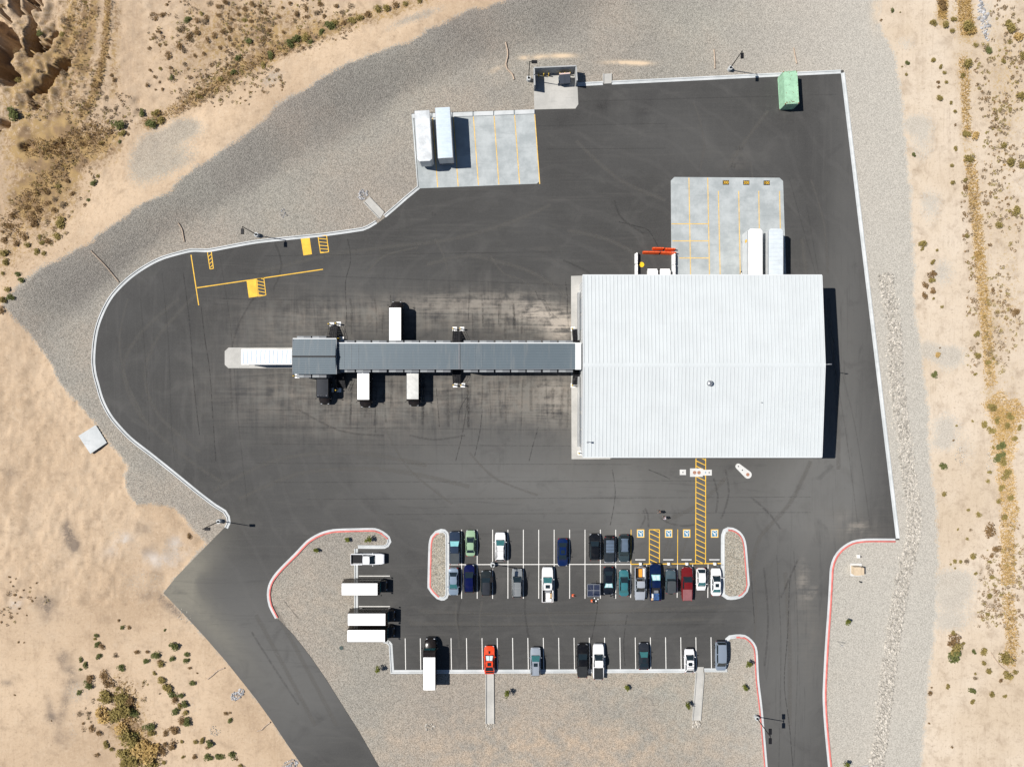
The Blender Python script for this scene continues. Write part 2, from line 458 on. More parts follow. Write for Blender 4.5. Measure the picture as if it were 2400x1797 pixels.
def grid_object(name, qs, mat):
    used = np.unique(qs)
    remap = np.zeros(len(verts), int); remap[used] = np.arange(len(used))
    me = bpy.data.meshes.new(name)
    q = remap[qs]
    me.vertices.add(len(used)); me.vertices.foreach_set('co', verts[used].reshape(-1))
    me.loops.add(q.size); me.loops.foreach_set('vertex_index', q.reshape(-1).astype(np.int32))
    me.polygons.add(len(q)); me.polygons.foreach_set('loop_start', np.arange(0, q.size, 4, dtype=np.int32))
    me.polygons.foreach_set('use_smooth', np.ones(len(q), bool))
    me.update(calc_edges=True)
    for k, a in ATTR.items():
        at = me.attributes.new(k, 'FLOAT', 'POINT'); at.data.foreach_set('value', a.reshape(-1)[used].astype(np.float32))
    me.materials.append(mat)
    o = bpy.data.objects.new(name, me); COL.objects.link(o)
    return tag(o, kind='structure')

def ground_material():
    t = NT('desert_sand_and_gravel')
    p = t.pos()
    n_big = t.noise(p, .045, 6, .6); n_mid = t.noise(p, .35, 5, .65); n_fine = t.noise(p, 3.2, 4, .7); n_tiny = t.noise(p, 9, 2)
    # sand
    c = t.mix(t.rng(n_big, .32, .68), (.345, .252, .168), (.478, .366, .256))
    c = t.mix(t.math('MULTIPLY', t.rng(t.noise(p, .09, 5, .65), .50, .70), .38), c, (.285, .222, .165))
    c = t.mix(t.math('MULTIPLY', t.attr('pale'), .85), c, t.mix(t.rng(n_big, .35, .65), (.47, .388, .292), (.54, .468, .380)))
    streak = t.noise(t.scale(p, .9, .10, 1, R(-28)), 1.0, 5, .65, 1.5)
    c = t.mix(t.math('MULTIPLY', t.rng(streak, .50, .72), .20), c, (.20, .138, .092))
    c = t.mix(t.math('MULTIPLY', t.rng(n_mid, .50, .72), .30), c, (.215, .155, .105))
    c = t.mix(t.math('MULTIPLY', t.rng(n_fine, .42, .75), .22), c, (.48, .385, .285))
    c = t.mix(t.math('MULTIPLY', t.rng(n_tiny, .56, .70), .22), c, (.13, .09, .065))
    cell = t.n.new('ShaderNodeTexVoronoi'); cell.feature = 'DISTANCE_TO_EDGE'; t.L(t.n_warp(p), cell.inputs['Vector']); cell.inputs['Scale'].default_value = .16
    c = t.mix(t.math('MULTIPLY', t.math('MULTIPLY', t.rng(cell.outputs['Distance'], 0, .10, 1, 0), t.rng(n_mid, .42, .6)), .22), c, (.215, .155, .105))
    n_peb = t.noise(p, 2.0, 5, .75)
    c = t.mix(t.math('MULTIPLY', t.rng(n_peb, .54, .68), .46), c, (.185, .132, .09))
    c = t.mix(t.math('MULTIPLY', t.rng(n_peb, .46, .32), .40), c, (.50, .41, .31))
    n_ero = t.noise(t.n_warp(p), .55, 6, .7)
    c = t.mix(t.math('MULTIPLY', t.rng(n_ero, .52, .68), .30), c, (.225, .165, .115))
    c = t.mix(t.math('MULTIPLY', t.rng(n_ero, .46, .32), .28), c, (.46, .375, .28))
    rut = t.noise(t.scale(p, 3.2, .12, 1, R(8)), 1.0, 4, .7, .6)
    c = t.mix(t.math('MULTIPLY', t.math('MULTIPLY', t.attr('ruts'), t.rng(rut, .45, .62)), .42), c, (.27, .205, .15))
    sp = t.rng(t.voro(p, .95, 'Distance'), .10, .26, 1, 0)
    lit = t.attr('litter')
    th = t.math('ADD', t.math('MULTIPLY', n_fine, .55), t.math('MULTIPLY', t.noise(p, 1.1, 4, .7), .65))
    mott = t.math('ADD', t.math('MULTIPLY', t.noise(p, 1.5, 5, .72), .65), t.math('MULTIPLY', t.noise(p, 4.5, 3, .7), .35))
    lm = t.rng(t.math('ADD', mott, t.math('MULTIPLY', lit, .26)), .60, .70)
    lm = t.math('MULTIPLY', lm, t.rng(lit, .03, .2))
    c = t.mix(t.math('MULTIPLY', t.rng(lit, .1, .8), .22), c, (.24, .165, .085))
    brown = t.mix(t.rng(t.noise(p, .5, 3), .35, .65), (.150, .095, .050), (.285, .190, .075))
    brown = t.mix(t.math('MULTIPLY', t.attr('pale'), .7), brown, (.42, .30, .14))
    c = t.mix(t.math('MULTIPLY', lm, .78), c, brown)
    st = t.math('MULTIPLY', t.attr('stain'), t.rng(t.math('ADD', n_fine, n_mid), .6, 1.15), True)
    c = t.mix(t.math('MULTIPLY', st, .7), c, (.085, .072, .066))
    c = t.mix(t.math('MULTIPLY', t.math('MULTIPLY', t.attr('whit'), t.rng(n_mid, .35, .6)), .6), c, (.50, .49, .48))
    # gravel: individual stones of two sizes
    v1 = t.voro(p, 8.5); v2 = t.voro(p, 20.0)
    g1 = t.sepx(v1, 0); g2 = t.sepx(v2, 1); hue = t.sepx(v1, 2)
    val = t.math('ADD', t.math('MULTIPLY', g1, .62), t.math('MULTIPLY', g2, .38))
    base_g = t.mix(hue, t.mix(t.rng(n_big, .38, .62), (.268, .232, .194), (.256, .243, .208)), t.mix(t.rng(n_big, .38, .62), (.246, .226, .194), (.240, .236, .208)))
    base_g = t.mix(t.math('MULTIPLY', t.rng(t.noise(p, .09, 5, .6), .36, .66), .55), base_g, (.205, .186, .166))
    base_g = t.mix(t.math('MULTIPLY', t.attr('pale'), .80), base_g, (.392, .370, .328))
    base_g = t.mix(t.math('MULTIPLY', t.attr('warm'), t.rng(n_mid, .3, .7)), base_g, (.36, .28, .205))
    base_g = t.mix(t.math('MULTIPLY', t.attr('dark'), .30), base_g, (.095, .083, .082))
    mul = t.math('ADD', t.math('MULTIPLY', t.math('SUBTRACT', t.rng(val, .12, .88, .54, 1.44, False), 1.0), t.math('SUBTRACT', 1.0, t.math('MULTIPLY', t.attr('pale'), .35))), 1.0)
    comb = t.n.new('ShaderNodeCombineColor')
    for i in range(3): t.L(mul, comb.inputs[i])
    gcol = t.mix(1.0, base_g, comb.outputs[0], 'MULTIPLY')
    gcol = t.mix(t.math('MULTIPLY', t.math('MULTIPLY', t.attr('sandband'), t.rng(n_mid, .3, .55)), .9), gcol, (.52, .41, .29))
    edge = t.math('ADD', t.attr('gravel'), t.math('MULTIPLY', t.math('SUBTRACT', t.math('ADD', t.noise(p, .42, 5, .7), t.math('MULTIPLY', g1, .35)), .68), 2.4))
    gm = t.rng(edge, -.12, .22)
    pm = t.rng(t.math('ADD', t.math('MULTIPLY', t.attr('patch'), .75), t.math('MULTIPLY', t.math('ADD', n_mid, g1), .45)), .78, 1.02)
    pm = t.math('MULTIPLY', pm, t.rng(t.attr('patch'), .08, .3))
    pm = t.math('MULTIPLY', pm, .72)
    gm = t.math('MAXIMUM', gm, pm)
    col = t.mix(gm, c, gcol)
    stone_h = t.math('MULTIPLY', t.math('SUBTRACT', 1.0, t.voro(p, 8.5, 'Distance')), gm)
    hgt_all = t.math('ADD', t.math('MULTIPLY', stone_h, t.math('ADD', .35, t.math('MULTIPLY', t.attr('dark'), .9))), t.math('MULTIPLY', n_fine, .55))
    t.bump(hgt_all, .55, .10)
    return t.fin(col, .95, 0, .15)
GM = ground_material()
cx = np.take(gflat, quads).mean(1)
isg = cx > 0
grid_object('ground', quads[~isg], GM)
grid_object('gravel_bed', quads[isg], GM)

# ------------------------------------------------------------------ asphalt yard and roads
def asphalt_material():
    t = NT('worn_asphalt')
    p = t.pos()
    big = t.noise(p, .05, 5, .6); mid = t.noise(p, .5, 5, .65); fine = t.noise(p, 7, 3, .7)
    hx = t.noise(t.scale(p, .06, .95, 1, R(2)), 1.0, 5, .68, 1.3); vy = t.noise(t.scale(p, .85, .05, 1, R(-4)), 1.0, 5, .68, 1.3)
    blot = t.noise(p, .16, 6, .62, .8); va = t.attr('vdir'); ha = t.math('SUBTRACT', 1.0, va)
    c = t.mix(t.rng(big, .3, .7), (.0400, .0393, .0380), (.0530, .0526, .0515))
    c = t.mix(t.math('MULTIPLY', t.attr('light'), .95, True), c, (.112, .111, .107))
    c = t.mix(t.math('MULTIPLY', t.attr('olive'), 1.0, True), c, (.165, .155, .128))
    c = t.mix(t.math('MULTIPLY', t.rng(blot, .50, .72), .42), c, (.082, .080, .076))
    c = t.mix(t.math('MULTIPLY', t.rng(blot, .46, .28), .40), c, (.037, .036, .036))
    c = t.mix(t.math('MULTIPLY', t.math('MULTIPLY', t.rng(hx, .50, .74), ha), .34), c, (.088, .084, .078))
    c = t.mix(t.math('MULTIPLY', t.math('MULTIPLY', t.rng(vy, .50, .74), va), .36), c, (.085, .082, .078))
    c = t.mix(t.math('MULTIPLY', t.math('MULTIPLY', t.rng(vy, .46, .26), va), .42), c, (.031, .030, .030))
    c = t.mix(t.math('MULTIPLY', t.math('MULTIPLY', t.rng(hx, .46, .26), ha), .34), c, (.033, .032, .032))
    c = t.mix(t.math('MULTIPLY', t.rng(mid, .55, .8), .20), c, (.036, .035, .035))
    d = t.attr('dust')
    dn = t.math('MULTIPLY', d, t.rng(t.math('ADD', t.math('ADD', vy, hx), t.math('ADD', mid, blot)), 1.55, 2.5), True)
    c = t.mix(t.math('MULTIPLY', dn, .82), c, t.mix(t.rng(mid, .35, .65), (.182, .160, .136), (.150, .143, .128)))
    c = t.mix(t.math('MULTIPLY', t.math('MULTIPLY', t.attr('pale_dust'), t.rng(t.math('ADD', mid, hx), .8, 1.2)), .9, True), c, (.34, .30, .255))
    ov = t.math('MULTIPLY', t.attr('wet'), t.rng(mid, .3, .6))
    c = t.mix(t.math('MULTIPLY', ov, .55, True), c, (.022, .021, .021))
    # faint tyre sweeps
    sw = t.n.new('ShaderNodeTexWave'); sw.wave_type = 'RINGS'; sw.rings_direction = 'Z'
    t.L(t.scale(p, .05, .05, 1), sw.inputs['Vector']); sw.inputs['Scale'].default_value = 1.2; sw.inputs['Distortion'].default_value = 9; sw.inputs['Detail'].default_value = 3; sw.inputs['Detail Scale'].default_value = .7
    c = t.mix(t.math('MULTIPLY', t.rng(sw.outputs['Fac'], .90, .99), .07), c, (.12, .115, .11))
    c = t.mix(t.math('MULTIPLY', t.rng(fine, .38, .7), .20), c, (.105, .103, .099))
    t.bump(fine, .25, .02)
    return t.fin(c, .88, 0, .25)
bm = bmesh.new()
yv = [bm.verts.new((x, y, .045)) for x, y in WY]
bm.faces.new(yv)
for x in np.arange(-80, 75, 1.5):
    bmesh.ops.bisect_plane(bm, geom=bm.verts[:] + bm.edges[:] + bm.faces[:], plane_co=(x + .011, 0, 0), plane_no=(1, 0, 0))
for y in np.arange(-75, 60, 1.5):
    bmesh.ops.bisect_plane(bm, geom=bm.verts[:] + bm.edges[:] + bm.faces[:], plane_co=(0, y + .013, 0), plane_no=(0, 1, 0))
bmesh.ops.triangulate(bm, faces=bm.faces[:])
bm.normal_update()
for f in bm.faces:
    if f.normal.z < 0: f.normal_flip()
ame = bpy.data.meshes.new('asphalt_yard'); bm.to_mesh(ame); bm.free()
co = np.zeros(len(ame.vertices) * 3); ame.vertices.foreach_get('co', co); co = co.reshape(-1, 3)
apx = co[:, 0] * SC + 1200; apy = 898.5 - co[:, 1] * SC
A_ATTR = dict(
    vdir=np.clip(gauss(apx, apy, [(300,850,160,300,1.0),(1980,800,80,600,1.0),(1100,1000,260,70,.9),(1900,1600,120,300,1.0),(1100,720,220,60,.8),(1600,300,300,120,.35),(700,1600,200,200,.1)]), 0, 1),
    dust=gauss(apx, apy, [(960,735,190,30,.85),(770,745,110,34,.6),(1200,735,110,34,1.1),(1280,765,60,24,.9),(640,790,90,60,.5),(1060,925,230,40,1.35),(1250,925,80,44,1.1),(650,905,110,60,.55),(820,960,120,50,.4),(1885,1410,24,70,.45),(1900,1530,26,60,.25),(1990,1235,60,30,.5),(880,1000,200,40,.25),(1340,1000,30,90,.25)]),
    light=gauss(apx, apy, [(1500,1180,260,90,.75),(1900,1150,90,120,.7),(1130,1060,200,60,.4),(700,1600,110,130,.75,50),(560,1450,90,90,.55,50),(1850,1600,80,200,.7),(1960,900,60,200,.55),(1400,1450,300,60,.05),(800,650,120,30,.3),(1000,1180,300,80,.2),(1452,1300,24,150,.55,5),(1990,500,40,300,.35),(1940,1150,60,60,.5),(1150,1130,240,40,.3),(1630,340,120,50,.2),(700,600,160,60,-.15),(380,800,120,160,-.2)]),
    olive=gauss(apx, apy, [(405,1375,36,70,.9,45),(450,1420,24,80,.6,-45),(440,1330,26,80,.55,45),(520,1500,26,90,.35,-40)]),
    pale_dust=gauss(apx, apy, [(1285,745,45,16,1.0,25),(1315,765,20,20,1.3),(1240,735,50,14,.6),(1733,378,7,5,1.6),(1165,972,4,7,1.8),(2010,1232,26,6,.7,20),(1080,715,70,16,.45),(1905,1390,5,6,.8),(960,710,60,8,.3),(1300,925,30,40,.5),(1880,1360,5,30,.4),(1180,700,60,8,.4)]),
    wet=gauss(apx, apy, [(1412,248,14,12,1.3),(1310,282,14,9,1.0),(1360,262,30,8,.6,-15),(1505,265,18,22,.8),(1440,170,30,3,.6),(1935,242,12,6,1.0),(1900,170,60,6,.5),(2030,1225,20,10,.5),(900,560,60,6,.3),(330,700,20,16,.3),(1650,960,10,10,0),(510,800,14,40,.3),(1166,905,4,7,1.0),(1104,948,4,3,1.0),(1145,948,4,3,1.0),(1270,950,8,6,.9),(1330,893,5,3,.9)]))
for k, a in A_ATTR.items():
    at = ame.attributes.new(k, 'FLOAT', 'POINT'); at.data.foreach_set('value', a.astype(np.float32))
ame.materials.append(asphalt_material())
ao = bpy.data.objects.new('asphalt_yard', ame); COL.objects.link(ao); tag(ao, kind='structure')

# ------------------------------------------------------------------ concrete: pads, kerbs, drains
def concrete_material(name, a, b, bluish=0.0):
    t = NT(name)
    p = t.pos()
    n1 = t.noise(p, .28, 6, .65); n2 = t.noise(t.scale(p, .25, 1.6), 1.0, 5, .65); n3 = t.noise(t.scale(p, 2.4, .12), 1.0, 4, .7); n4 = t.noise(p, 8, 3)
    c = t.mix(t.rng(n1, .34, .66), a, b)
    c = t.mix(t.math('MULTIPLY', t.rng(n2, .52, .75), .35), c, tuple(x * .70 for x in a))
    c = t.mix(t.math('MULTIPLY', t.rng(n3, .55, .78), .30), c, tuple(min(1, x * 1.18) for x in b))
    c = t.mix(t.math('MULTIPLY', t.rng(t.noise(p, .9, 4, .7), .66, .78), .4), c, (.11, .11, .11))
    c = t.mix(t.math('MULTIPLY', t.rng(n4, .35, .7), .15), c, tuple(x * .78 for x in a))
    t.bump(n4, .15, .01)
    return t.fin(c, .85, 0, .3)
M['concrete'] = concrete_material('broomed_concrete', (.275, .300, .306), (.385, .41, .415))
M['concrete_warm'] = concrete_material('warm_concrete', (.34, .335, .315), (.42, .41, .385))
M['kerb'] = concrete_material('kerb_concrete', (.40, .42, .425), (.50, .515, .52))
M['joint'] = flat('dark_joint', (.03, .03, .03), .9)

pads = MB()
NWPAD = [(964.5,268.5),(1253.4,257.8),(1265.5,424),(1258,431),(981.7,442),(978,437)]
pads.prism(W(NWPAD), .0, .062)
NPAD = [(1572,423.8),(1580.4,415.4),(1827,417.2),(1835,425),(1843,668),(1573.6,668)]
pads.prism(W(NPAD), .0, .062)
WPAD = [(527,823),(536,814.4),(700,814.4),(700,862.6),(535.7,862.6),(527,854.8)]
pads.prism(W(WPAD), .0, .062)
TPAD = [(1250,160),(1351,154),(1355.4,245),(1348.6,255),(1252.3,257.4)]
struct('concrete_pad', MB().prism(W(NWPAD), 0, .062), M['concrete'])
struct('concrete_pad', MB().prism(W(NPAD), 0, .062), M['concrete'])
struct('concrete_pad', MB().prism(W(WPAD), 0, .062), M['concrete_warm'])
struct('concrete_pad', MB().prism(W(TPAD), 0, .062), M['concrete_warm'])
STRIP = [(1338.3,647),(1366,646),(1385,660),(1385,1060),(1432,1062),(1430,1075.5),(1339.5,1075.5)]
struct('concrete_apron', MB().prism(W(STRIP), 0, .066), M['concrete_warm'])
# curb-height wheel-stop strip along the north-west pad, cast in bays
a0, a1 = P(964.5, 268.5), P(1253.4, 257.8)
ws = MB()
for k in range(6):
    t0 = .008 + k / 6; t1 = (k + 1) / 6 - .004
    p0 = (a0[0] + (a1[0] - a0[0]) * t0, a0[1] + (a1[1] - a0[1]) * t0); p1 = (a0[0] + (a1[0] - a0[0]) * t1, a0[1] + (a1[1] - a0[1]) * t1)
    ws.prism([(p0[0] + .02, p0[1] - .76), (p1[0] + .02, p1[1] - .76), p1, p0], .06, .22)
struct('concrete_wheel_strip', ws, M['kerb'])

M['kerb_shade'] = flat('shade_painted_kerb_face', (.075, .075, .075), .9)  # dark colour on the kerb face paints in its shadow line
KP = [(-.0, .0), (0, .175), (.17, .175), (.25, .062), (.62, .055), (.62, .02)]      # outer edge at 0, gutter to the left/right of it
def kerb(name, px, side, red=None, closed=False, step=.7, smooth=True):
    pts = W(px)
    pts = catmull(pts, step, closed) if smooth else pts
    if side < 0: pts = pts[::-1]
    mb = MB()
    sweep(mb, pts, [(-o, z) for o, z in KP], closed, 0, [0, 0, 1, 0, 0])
    if not closed:
        k = len(KP); n = len(mb.v)
        mb.f.append(list(range(k))); mb.m.append(0); mb.f.append(list(range(n - 1, n - 1 - k, -1))); mb.m.append(0)
    struct(name, mb, [M['kerb'], M['kerb_shade']])
    if red:
        rp = catmull(W(red), step)
        if side < 0: rp = rp[::-1]
        m2 = MB(); sweep(m2, rp, [(-.0 + .004, .05), (.004, .179), (-.176, .179), (-.205, .075)])
        struct('red_kerb_paint', m2, M['redkerb'])
k1 = [(967,279),(978,437),(950,460),(925,482),(899,504)]
k1b = [(880,517),(872,522),(862,528),(850,533),(760,546),(600,563),(488,583),(448,583),(380,601),(340,621),(299,650),(261,689),(239,727),(224,768),(217,811),(215.5,852),(219,879),(225,901),(234,933),(245,958),(261,984),(301,1028),(353,1069),(408,1113),(462,1157),(503,1188),(524,1201),(531,1212),(532.6,1223),(527,1235)]
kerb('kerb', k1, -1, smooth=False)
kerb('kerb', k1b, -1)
k2 = [(645,1449.5),(630,1420),(625.5,1393),(629,1370),(640,1349),(657,1329),(691,1295),(720,1265),(749,1248),(780,1239.5),(840,1237),(880,1237),(898,1244),(913.5,1257),(917.5,1269),(911,1280.5),(902,1285)]
def inset(pts, d):
    out = MB(); sweep(out, W(pts), [(d, 0)])
    return [((x * SC + 1200), (898.5 - y * SC)) for x, y, z in out.v]
def red_on(pts, i0, i1):  return pts[i0:i1]
# asphalt lies on the west/outer side of this island: reverse so that the gutter faces it
def kerb_in(name, outline, side, red=None, closed=False, smooth=True):
    """outline = asphalt-side edge of the gutter; the raised kerb stands 0.62 m inside it"""
    pts = catmull(W(outline), .7, closed) if smooth else W(outline)
    if side < 0: pts = pts[::-1]
    pr = [(0, .02), (0, .055), (.38, .062), (.46, .175), (.64, .175), (.64, .0)]
    mb = MB(); sweep(mb, pts, pr, closed, 0, [0, 0, 0, 0, 0])
    struct(name, mb, M['kerb'])
    if red:
        rp = catmull(W(red), .7)
        if side < 0: rp = rp[::-1]
        m2 = MB(); sweep(m2, rp, [(.375, .07), (.455, .179), (.645, .179), (.645, .05)])
        struct('red_kerb_paint', m2, M['redkerb'])
kerb_in('kerb', k2 + [(839,1285)], -1, k2[:14])
kerb_in('kerb', [(839,1285),(839,1500)], -1, smooth=False)
kerb_in('kerb', [(900,1497),(908,1498.5),(914,1501.5),(919.5,1508),(920,1514),(923.5,1569),(1630,1566.5)], -1, smooth=False)
kerb_in('kerb', [(1650,1565),(1704,1565)], -1, smooth=False)
k3 = [(1698,1502),(1700,1495),(1708.5,1488),(1725,1485.6),(1746,1487),(1762.5,1498.7),(1773,1515),(1776,1534),(1779,1592),(1787,1660),(1799,1797),(1806,1890)]
kerb_in('kerb', k3, -1, k3[3:])
k4 = [(1950,1890),(1940.5,1797),(1931,1695),(1927.7,1632),(1929.6,1578),(1934,1499),(1939,1428.5),(1946,1347),(1942,1334)]
k4 = [(1950,1890),(1940.5,1797),(1931,1695),(1927.7,1632),(1929.6,1578),(1934,1499),(1939,1428.5),(1943,1360),(1945,1330),(1953,1305),(1969,1284),(1996,1267),(2029,1261.5),(2098,1261.5)]
kerb_in('kerb', k4, -1, k4)
k5 = [(2104,1262),(1974,168)]
kerb_in('kerb', [(2099.5,1261.5),(1970.5,172)], -1, smooth=False)
kerb_in('kerb', [(1970.5,173),(1434,199)], -1, smooth=False)
kerb_in('kerb', [(1413,200),(1353,203)], -1, smooth=False)
ISL1 = [(1033.5,1238.6),(1043.4,1240),(1050.6,1247),(1052.4,1256),(1052.4,1391.8),(1048.8,1401),(1041.6,1406),(1034.4,1406.6),(1023.5,1402.6),(1010.8,1390),(1002,1377),(1001.8,1368),(1004.5,1274),(1009,1256),(1020,1243.5)]
ISL2 = [(1705.4,1234.5),(1718,1236),(1734.3,1245),(1745,1260),(1749.7,1279.7),(1756,1355.6),(1757,1370),(1752.4,1386),(1741.5,1398),(1723.5,1404),(1703.6,1404),(1691,1395.4),(1689.5,1382),(1689.5,1274),(1690,1252.5),(1694.5,1240)]
def island(outline, red):
    kerb_in('kerb', outline, -1, red, True)
    mb = MB(); sweep(mb, catmull(W(outline), .7, True)[::-1], [(.60, .15)], True)
    ring = [(x, y) for x, y, z in mb.v]
    struct('gravel_island', MB().prism(ring, 0, .15), GM2)
def island_material():
    t = NT('island_gravel'); p = t.pos()
    v1 = t.voro(p, 7); v2 = t.voro(p, 15)
    val = t.math('ADD', t.math('MULTIPLY', t.sepx(v1, 0), .6), t.math('MULTIPLY', t.sepx(v2, 1), .4))
    c = t.mix(t.sepx(v1, 2), (.27, .235, .185), (.265, .255, .22))
    mul = t.rng(val, .12, .88, .45, 1.55, False)
    cc = t.n.new('ShaderNodeCombineColor')
    for i in range(3): t.L(mul, cc.inputs[i])
    t.bump(t.math('SUBTRACT', 1.0, t.voro(p, 5.5, 'Distance')), .5, .08)
    return t.fin(t.mix(1.0, c, cc.outputs[0], 'MULTIPLY'), .95, 0, .15)
GM2 = island_material()
island(ISL1, [(1028,1242),(1020,1243.5),(1009,1256),(1004.5,1274),(1001.8,1368),(1002,1377),(1010.8,1390),(1023.5,1402.6),(1027,1404)][::-1])
island(ISL2, [(1707,1234.5),(1718,1236),(1734.3,1245),(1745,1260),(1749.7,1279.7),(1756,1355.6),(1757,1370),(1752.4,1386),(1741.5,1398),(1733,1402)])

def drain(name, q, rails, z=.07):
    mb = MB(); mb.prism(W(q), 0, z)
    for (x0, y0), (x1, y1) in rails:
        a = P(x0, y0); b = P(x1, y1); d = Vector((b[0] - a[0], b[1] - a[1])); l = d.length
        mb.box((a[0] + b[0]) / 2, (a[1] + b[1]) / 2, .11, l, .16, .22, math.atan2(d.y, d.x))
    struct(name, mb, M['concrete_warm'] if z < .08 else M['kerb'])
drain('concrete_drain_chute', [(854.5,472),(865,462.5),(900,499),(890,514)], [((852.5,474),(888,512)), ((866,462.5),(900,498))])
drain('concrete_drain_chute', [(1414,174),(1432,173),(1434,196),(1414,197)], [((1413.5,174),(1413.5,196)), ((1432.5,173),(1432.5,195))])
drain('concrete_drain_chute', [(1140,1575),(1156,1575),(1156.5,1695),(1139.5,1695)], [((1139,1577),(1138.5,1695)), ((1156.5,1577),(1157.5,1695))])
drain('concrete_drain_chute', [(1631.5,1562),(1649,1562),(1640,1687),(1623,1687)], [((1631,1575),(1622.5,1687)), ((1649.5,1575),(1641,1687))])
struct('concrete_drain_chute', MB().prism(W([(2004,1797),(2034,1791),(2040,1830),(2000,1830)]), 0, .1), M['concrete_warm'])
struct('concrete_slab', MB().prism(W([(184.8,1021),(225.5,995.6),(251.4,1037),(213,1063)]), 0, .16), M['kerb'])
# ------------------------------------------------------------------ painted markings
MK = .0505
def ln(mb, a, b, w=.12, z=MK, mi=0):
    p = P(*a); q = P(*b)
    d = Vector((q[0] - p[0], q[1] - p[1])).normalized(); nx_, ny_ = -d.y * w / 2, d.x * w / 2
    mb.sheet([(p[0] + nx_, p[1] + ny_), (q[0] + nx_, q[1] + ny_), (q[0] - nx_, q[1] - ny_), (p[0] - nx_, p[1] - ny_)][::-1], z, mi)
wm = MB()
for x in (1082,1118.4,1154.6,1190.4,1226.6,1262.6,1298.7,1335,1371,1407,1443): ln(wm, (x, 1240.5), (x, 1402))
for x in (1478.5,1515.5,1587.5,1623.3,1659.3): ln(wm, (x, 1321.5), (x - .6, 1400))
for x in (950,985.4,1021.6,1057.4,1093.6,1130,1165.6,1201.6,1237.4,1273.6,1309.6,1345.6,1381.4,1417,1453,1489,1524.4,1560,1595.6,1631,1666.5): ln(wm, (x - .3, 1495 - (x - 950) * .004), (x + .8, 1568.5 - (x - 950) * .003))
for y in (1349, 1420.4): ln(wm, (841, y), (914, y))
struct('white_stall_lines', wm, M['cream'])
wc = MB(); ln(wc, (1052.5, 1322.3), (1478, 1321.6), .13, MK + .004); struct('white_centre_line', wc, M['cream'])
ym = MB()
ln(ym, (1479, 1240.5), (1478.5, 1321)); ln(ym, (1588.3, 1240), (1587.8, 1320.5)); struct('yellow_stall_lines', ym, M['yellow'])
yc = MB(); ln(yc, (1478, 1321.4), (1690, 1319.6), .16, MK + .008); struct('yellow_centre_line', yc, M['yellow'])
def hatch(name, q, step, slope, w=.15, mat='yellow', border=True, phase=0.0, gap=None):
    """bordered box with slanted bars; q = four pixel corners (top left, top right, bottom right, bottom left)"""
    mb = MB()
    tl, tr, br, bl = [np.array(v, float) for v in q]
    if border:
        for a, b, zz in ((tl, bl, 0), (tr, br, 0), (tl, tr, .004), (bl, br, .004)): ln(mb, a, b, w, MK + zz)
    hgt_ = np.linalg.norm(bl - tl); wid = np.linalg.norm(tr - tl)
    k = phase
    while k < hgt_ + wid:
        # bar from the left edge at k to the right edge at k + slope
        y0, y1 = k, k + slope
        t0, t1 = 0.0, 1.0
        if y1 < 0 or y0 > hgt_:
            k += step; continue
        if y1 > hgt_: t1 = (hgt_ - y0) / (y1 - y0) if y1 != y0 else 1
        if y0 < 0: t0 = (0 - y0) / (y1 - y0)
        if y1 < y0 and y1 < 0: t1 = y0 / (y0 - y1)
        if y1 < y0 and y0 > hgt_: t0 = (y0 - hgt_) / (y0 - y1)
        def at(t):
            v = (y0 + (y1 - y0) * t) / hgt_
            l = tl + (bl - tl) * v; r = tr + (br - tr) * v
            return l + (r - l) * t
        a, b = at(t0), at(t1)
        cy_ = (a[1] + b[1]) / 2
        if (gap is None or not (gap[0] < cy_ < gap[1])) and np.linalg.norm(a - b) > 3: ln(mb, a, b, w * .9, MK + .008)
        k += step
    return struct(name, mb, M[mat])
hatch('yellow_hatched_aisle', [(1521.8,1240.5),(1545.4,1240.5),(1545.4,1320),(1521.8,1320)], 12.2, 11, phase=-4)
hatch('yellow_hatched_walkway', [(1631,1073),(1653.6,1073),(1653.4,1320),(1630,1320)], 12.2, 11, phase=-6, border=True)
lw = .17
l4 = MB(); ln(l4, (447.9, 597.4), (466, 715.6), lw); struct('yellow_bay_line', l4, M['yellow'])
l5 = MB(); ln(l5, (462, 674.6), (757, 631.3), lw, MK + .004); struct('yellow_bay_line', l5, M['yellow'])
hatch('yellow_hatched_box', [(486.4,590.9),(495.4,589.6),(500.4,629.5),(492.2,630.7)], 8.6, -6, .14, phase=3)
hatch('yellow_hatched_box', [(745.4,553.3),(765.3,550.5),(770.5,590.4),(751.3,593.2)], 8.0, 4.5, .14, phase=-2)
hatch('yellow_hatched_box', [(602.2,654.4),(618.6,652),(623.4,691.6),(606,694.6)], 8.0, 6.5, .14, phase=-4)
struct('yellow_painted_box', MB().sheet(W([(705,559),(725.7,556.6),(731.4,596),(711.4,599)])[::-1], MK), M['yellow'])
struct('yellow_painted_box', MB().sheet(W([(578,657.4),(600.5,654),(604.6,694.8),(583.5,698)])[::-1], MK + .0015), M['yellow'])
py_ = MB()
for a, b in (((1014,277),(1025.9,439)),((1062.5,276),(1073.9,437.2)),((1109.6,274),(1121.4,434.7)),((1157.9,272.3),(1169.2,432.9)),((1206,270.4),(1217.7,431.2)),((1253,268.4),(1264.9,431.6))):
    ln(py_, a, b, .17, .067)
for a, b in (((1614.4,417),(1618.6,662)),((1658.5,417),(1663,662)),((1683.4,448),(1688,662)),((1731,448),(1735,662)),((1778,448),(1779.6,560)),((1826.8,448),(1829,560))):
    ln(py_, a, b, .16, .067)
struct('yellow_bay_lines', py_, M['yellow_pale'])
ph = MB()
for y, x0, x1 in ((525, 1573.6, 1661), (565, 1575.6, 1661.6), (605, 1592, 1662.3)): ln(ph, (x0, y), (x1, y), .16, .071)
struct('yellow_cross_lines', ph, M['yellow_pale'])
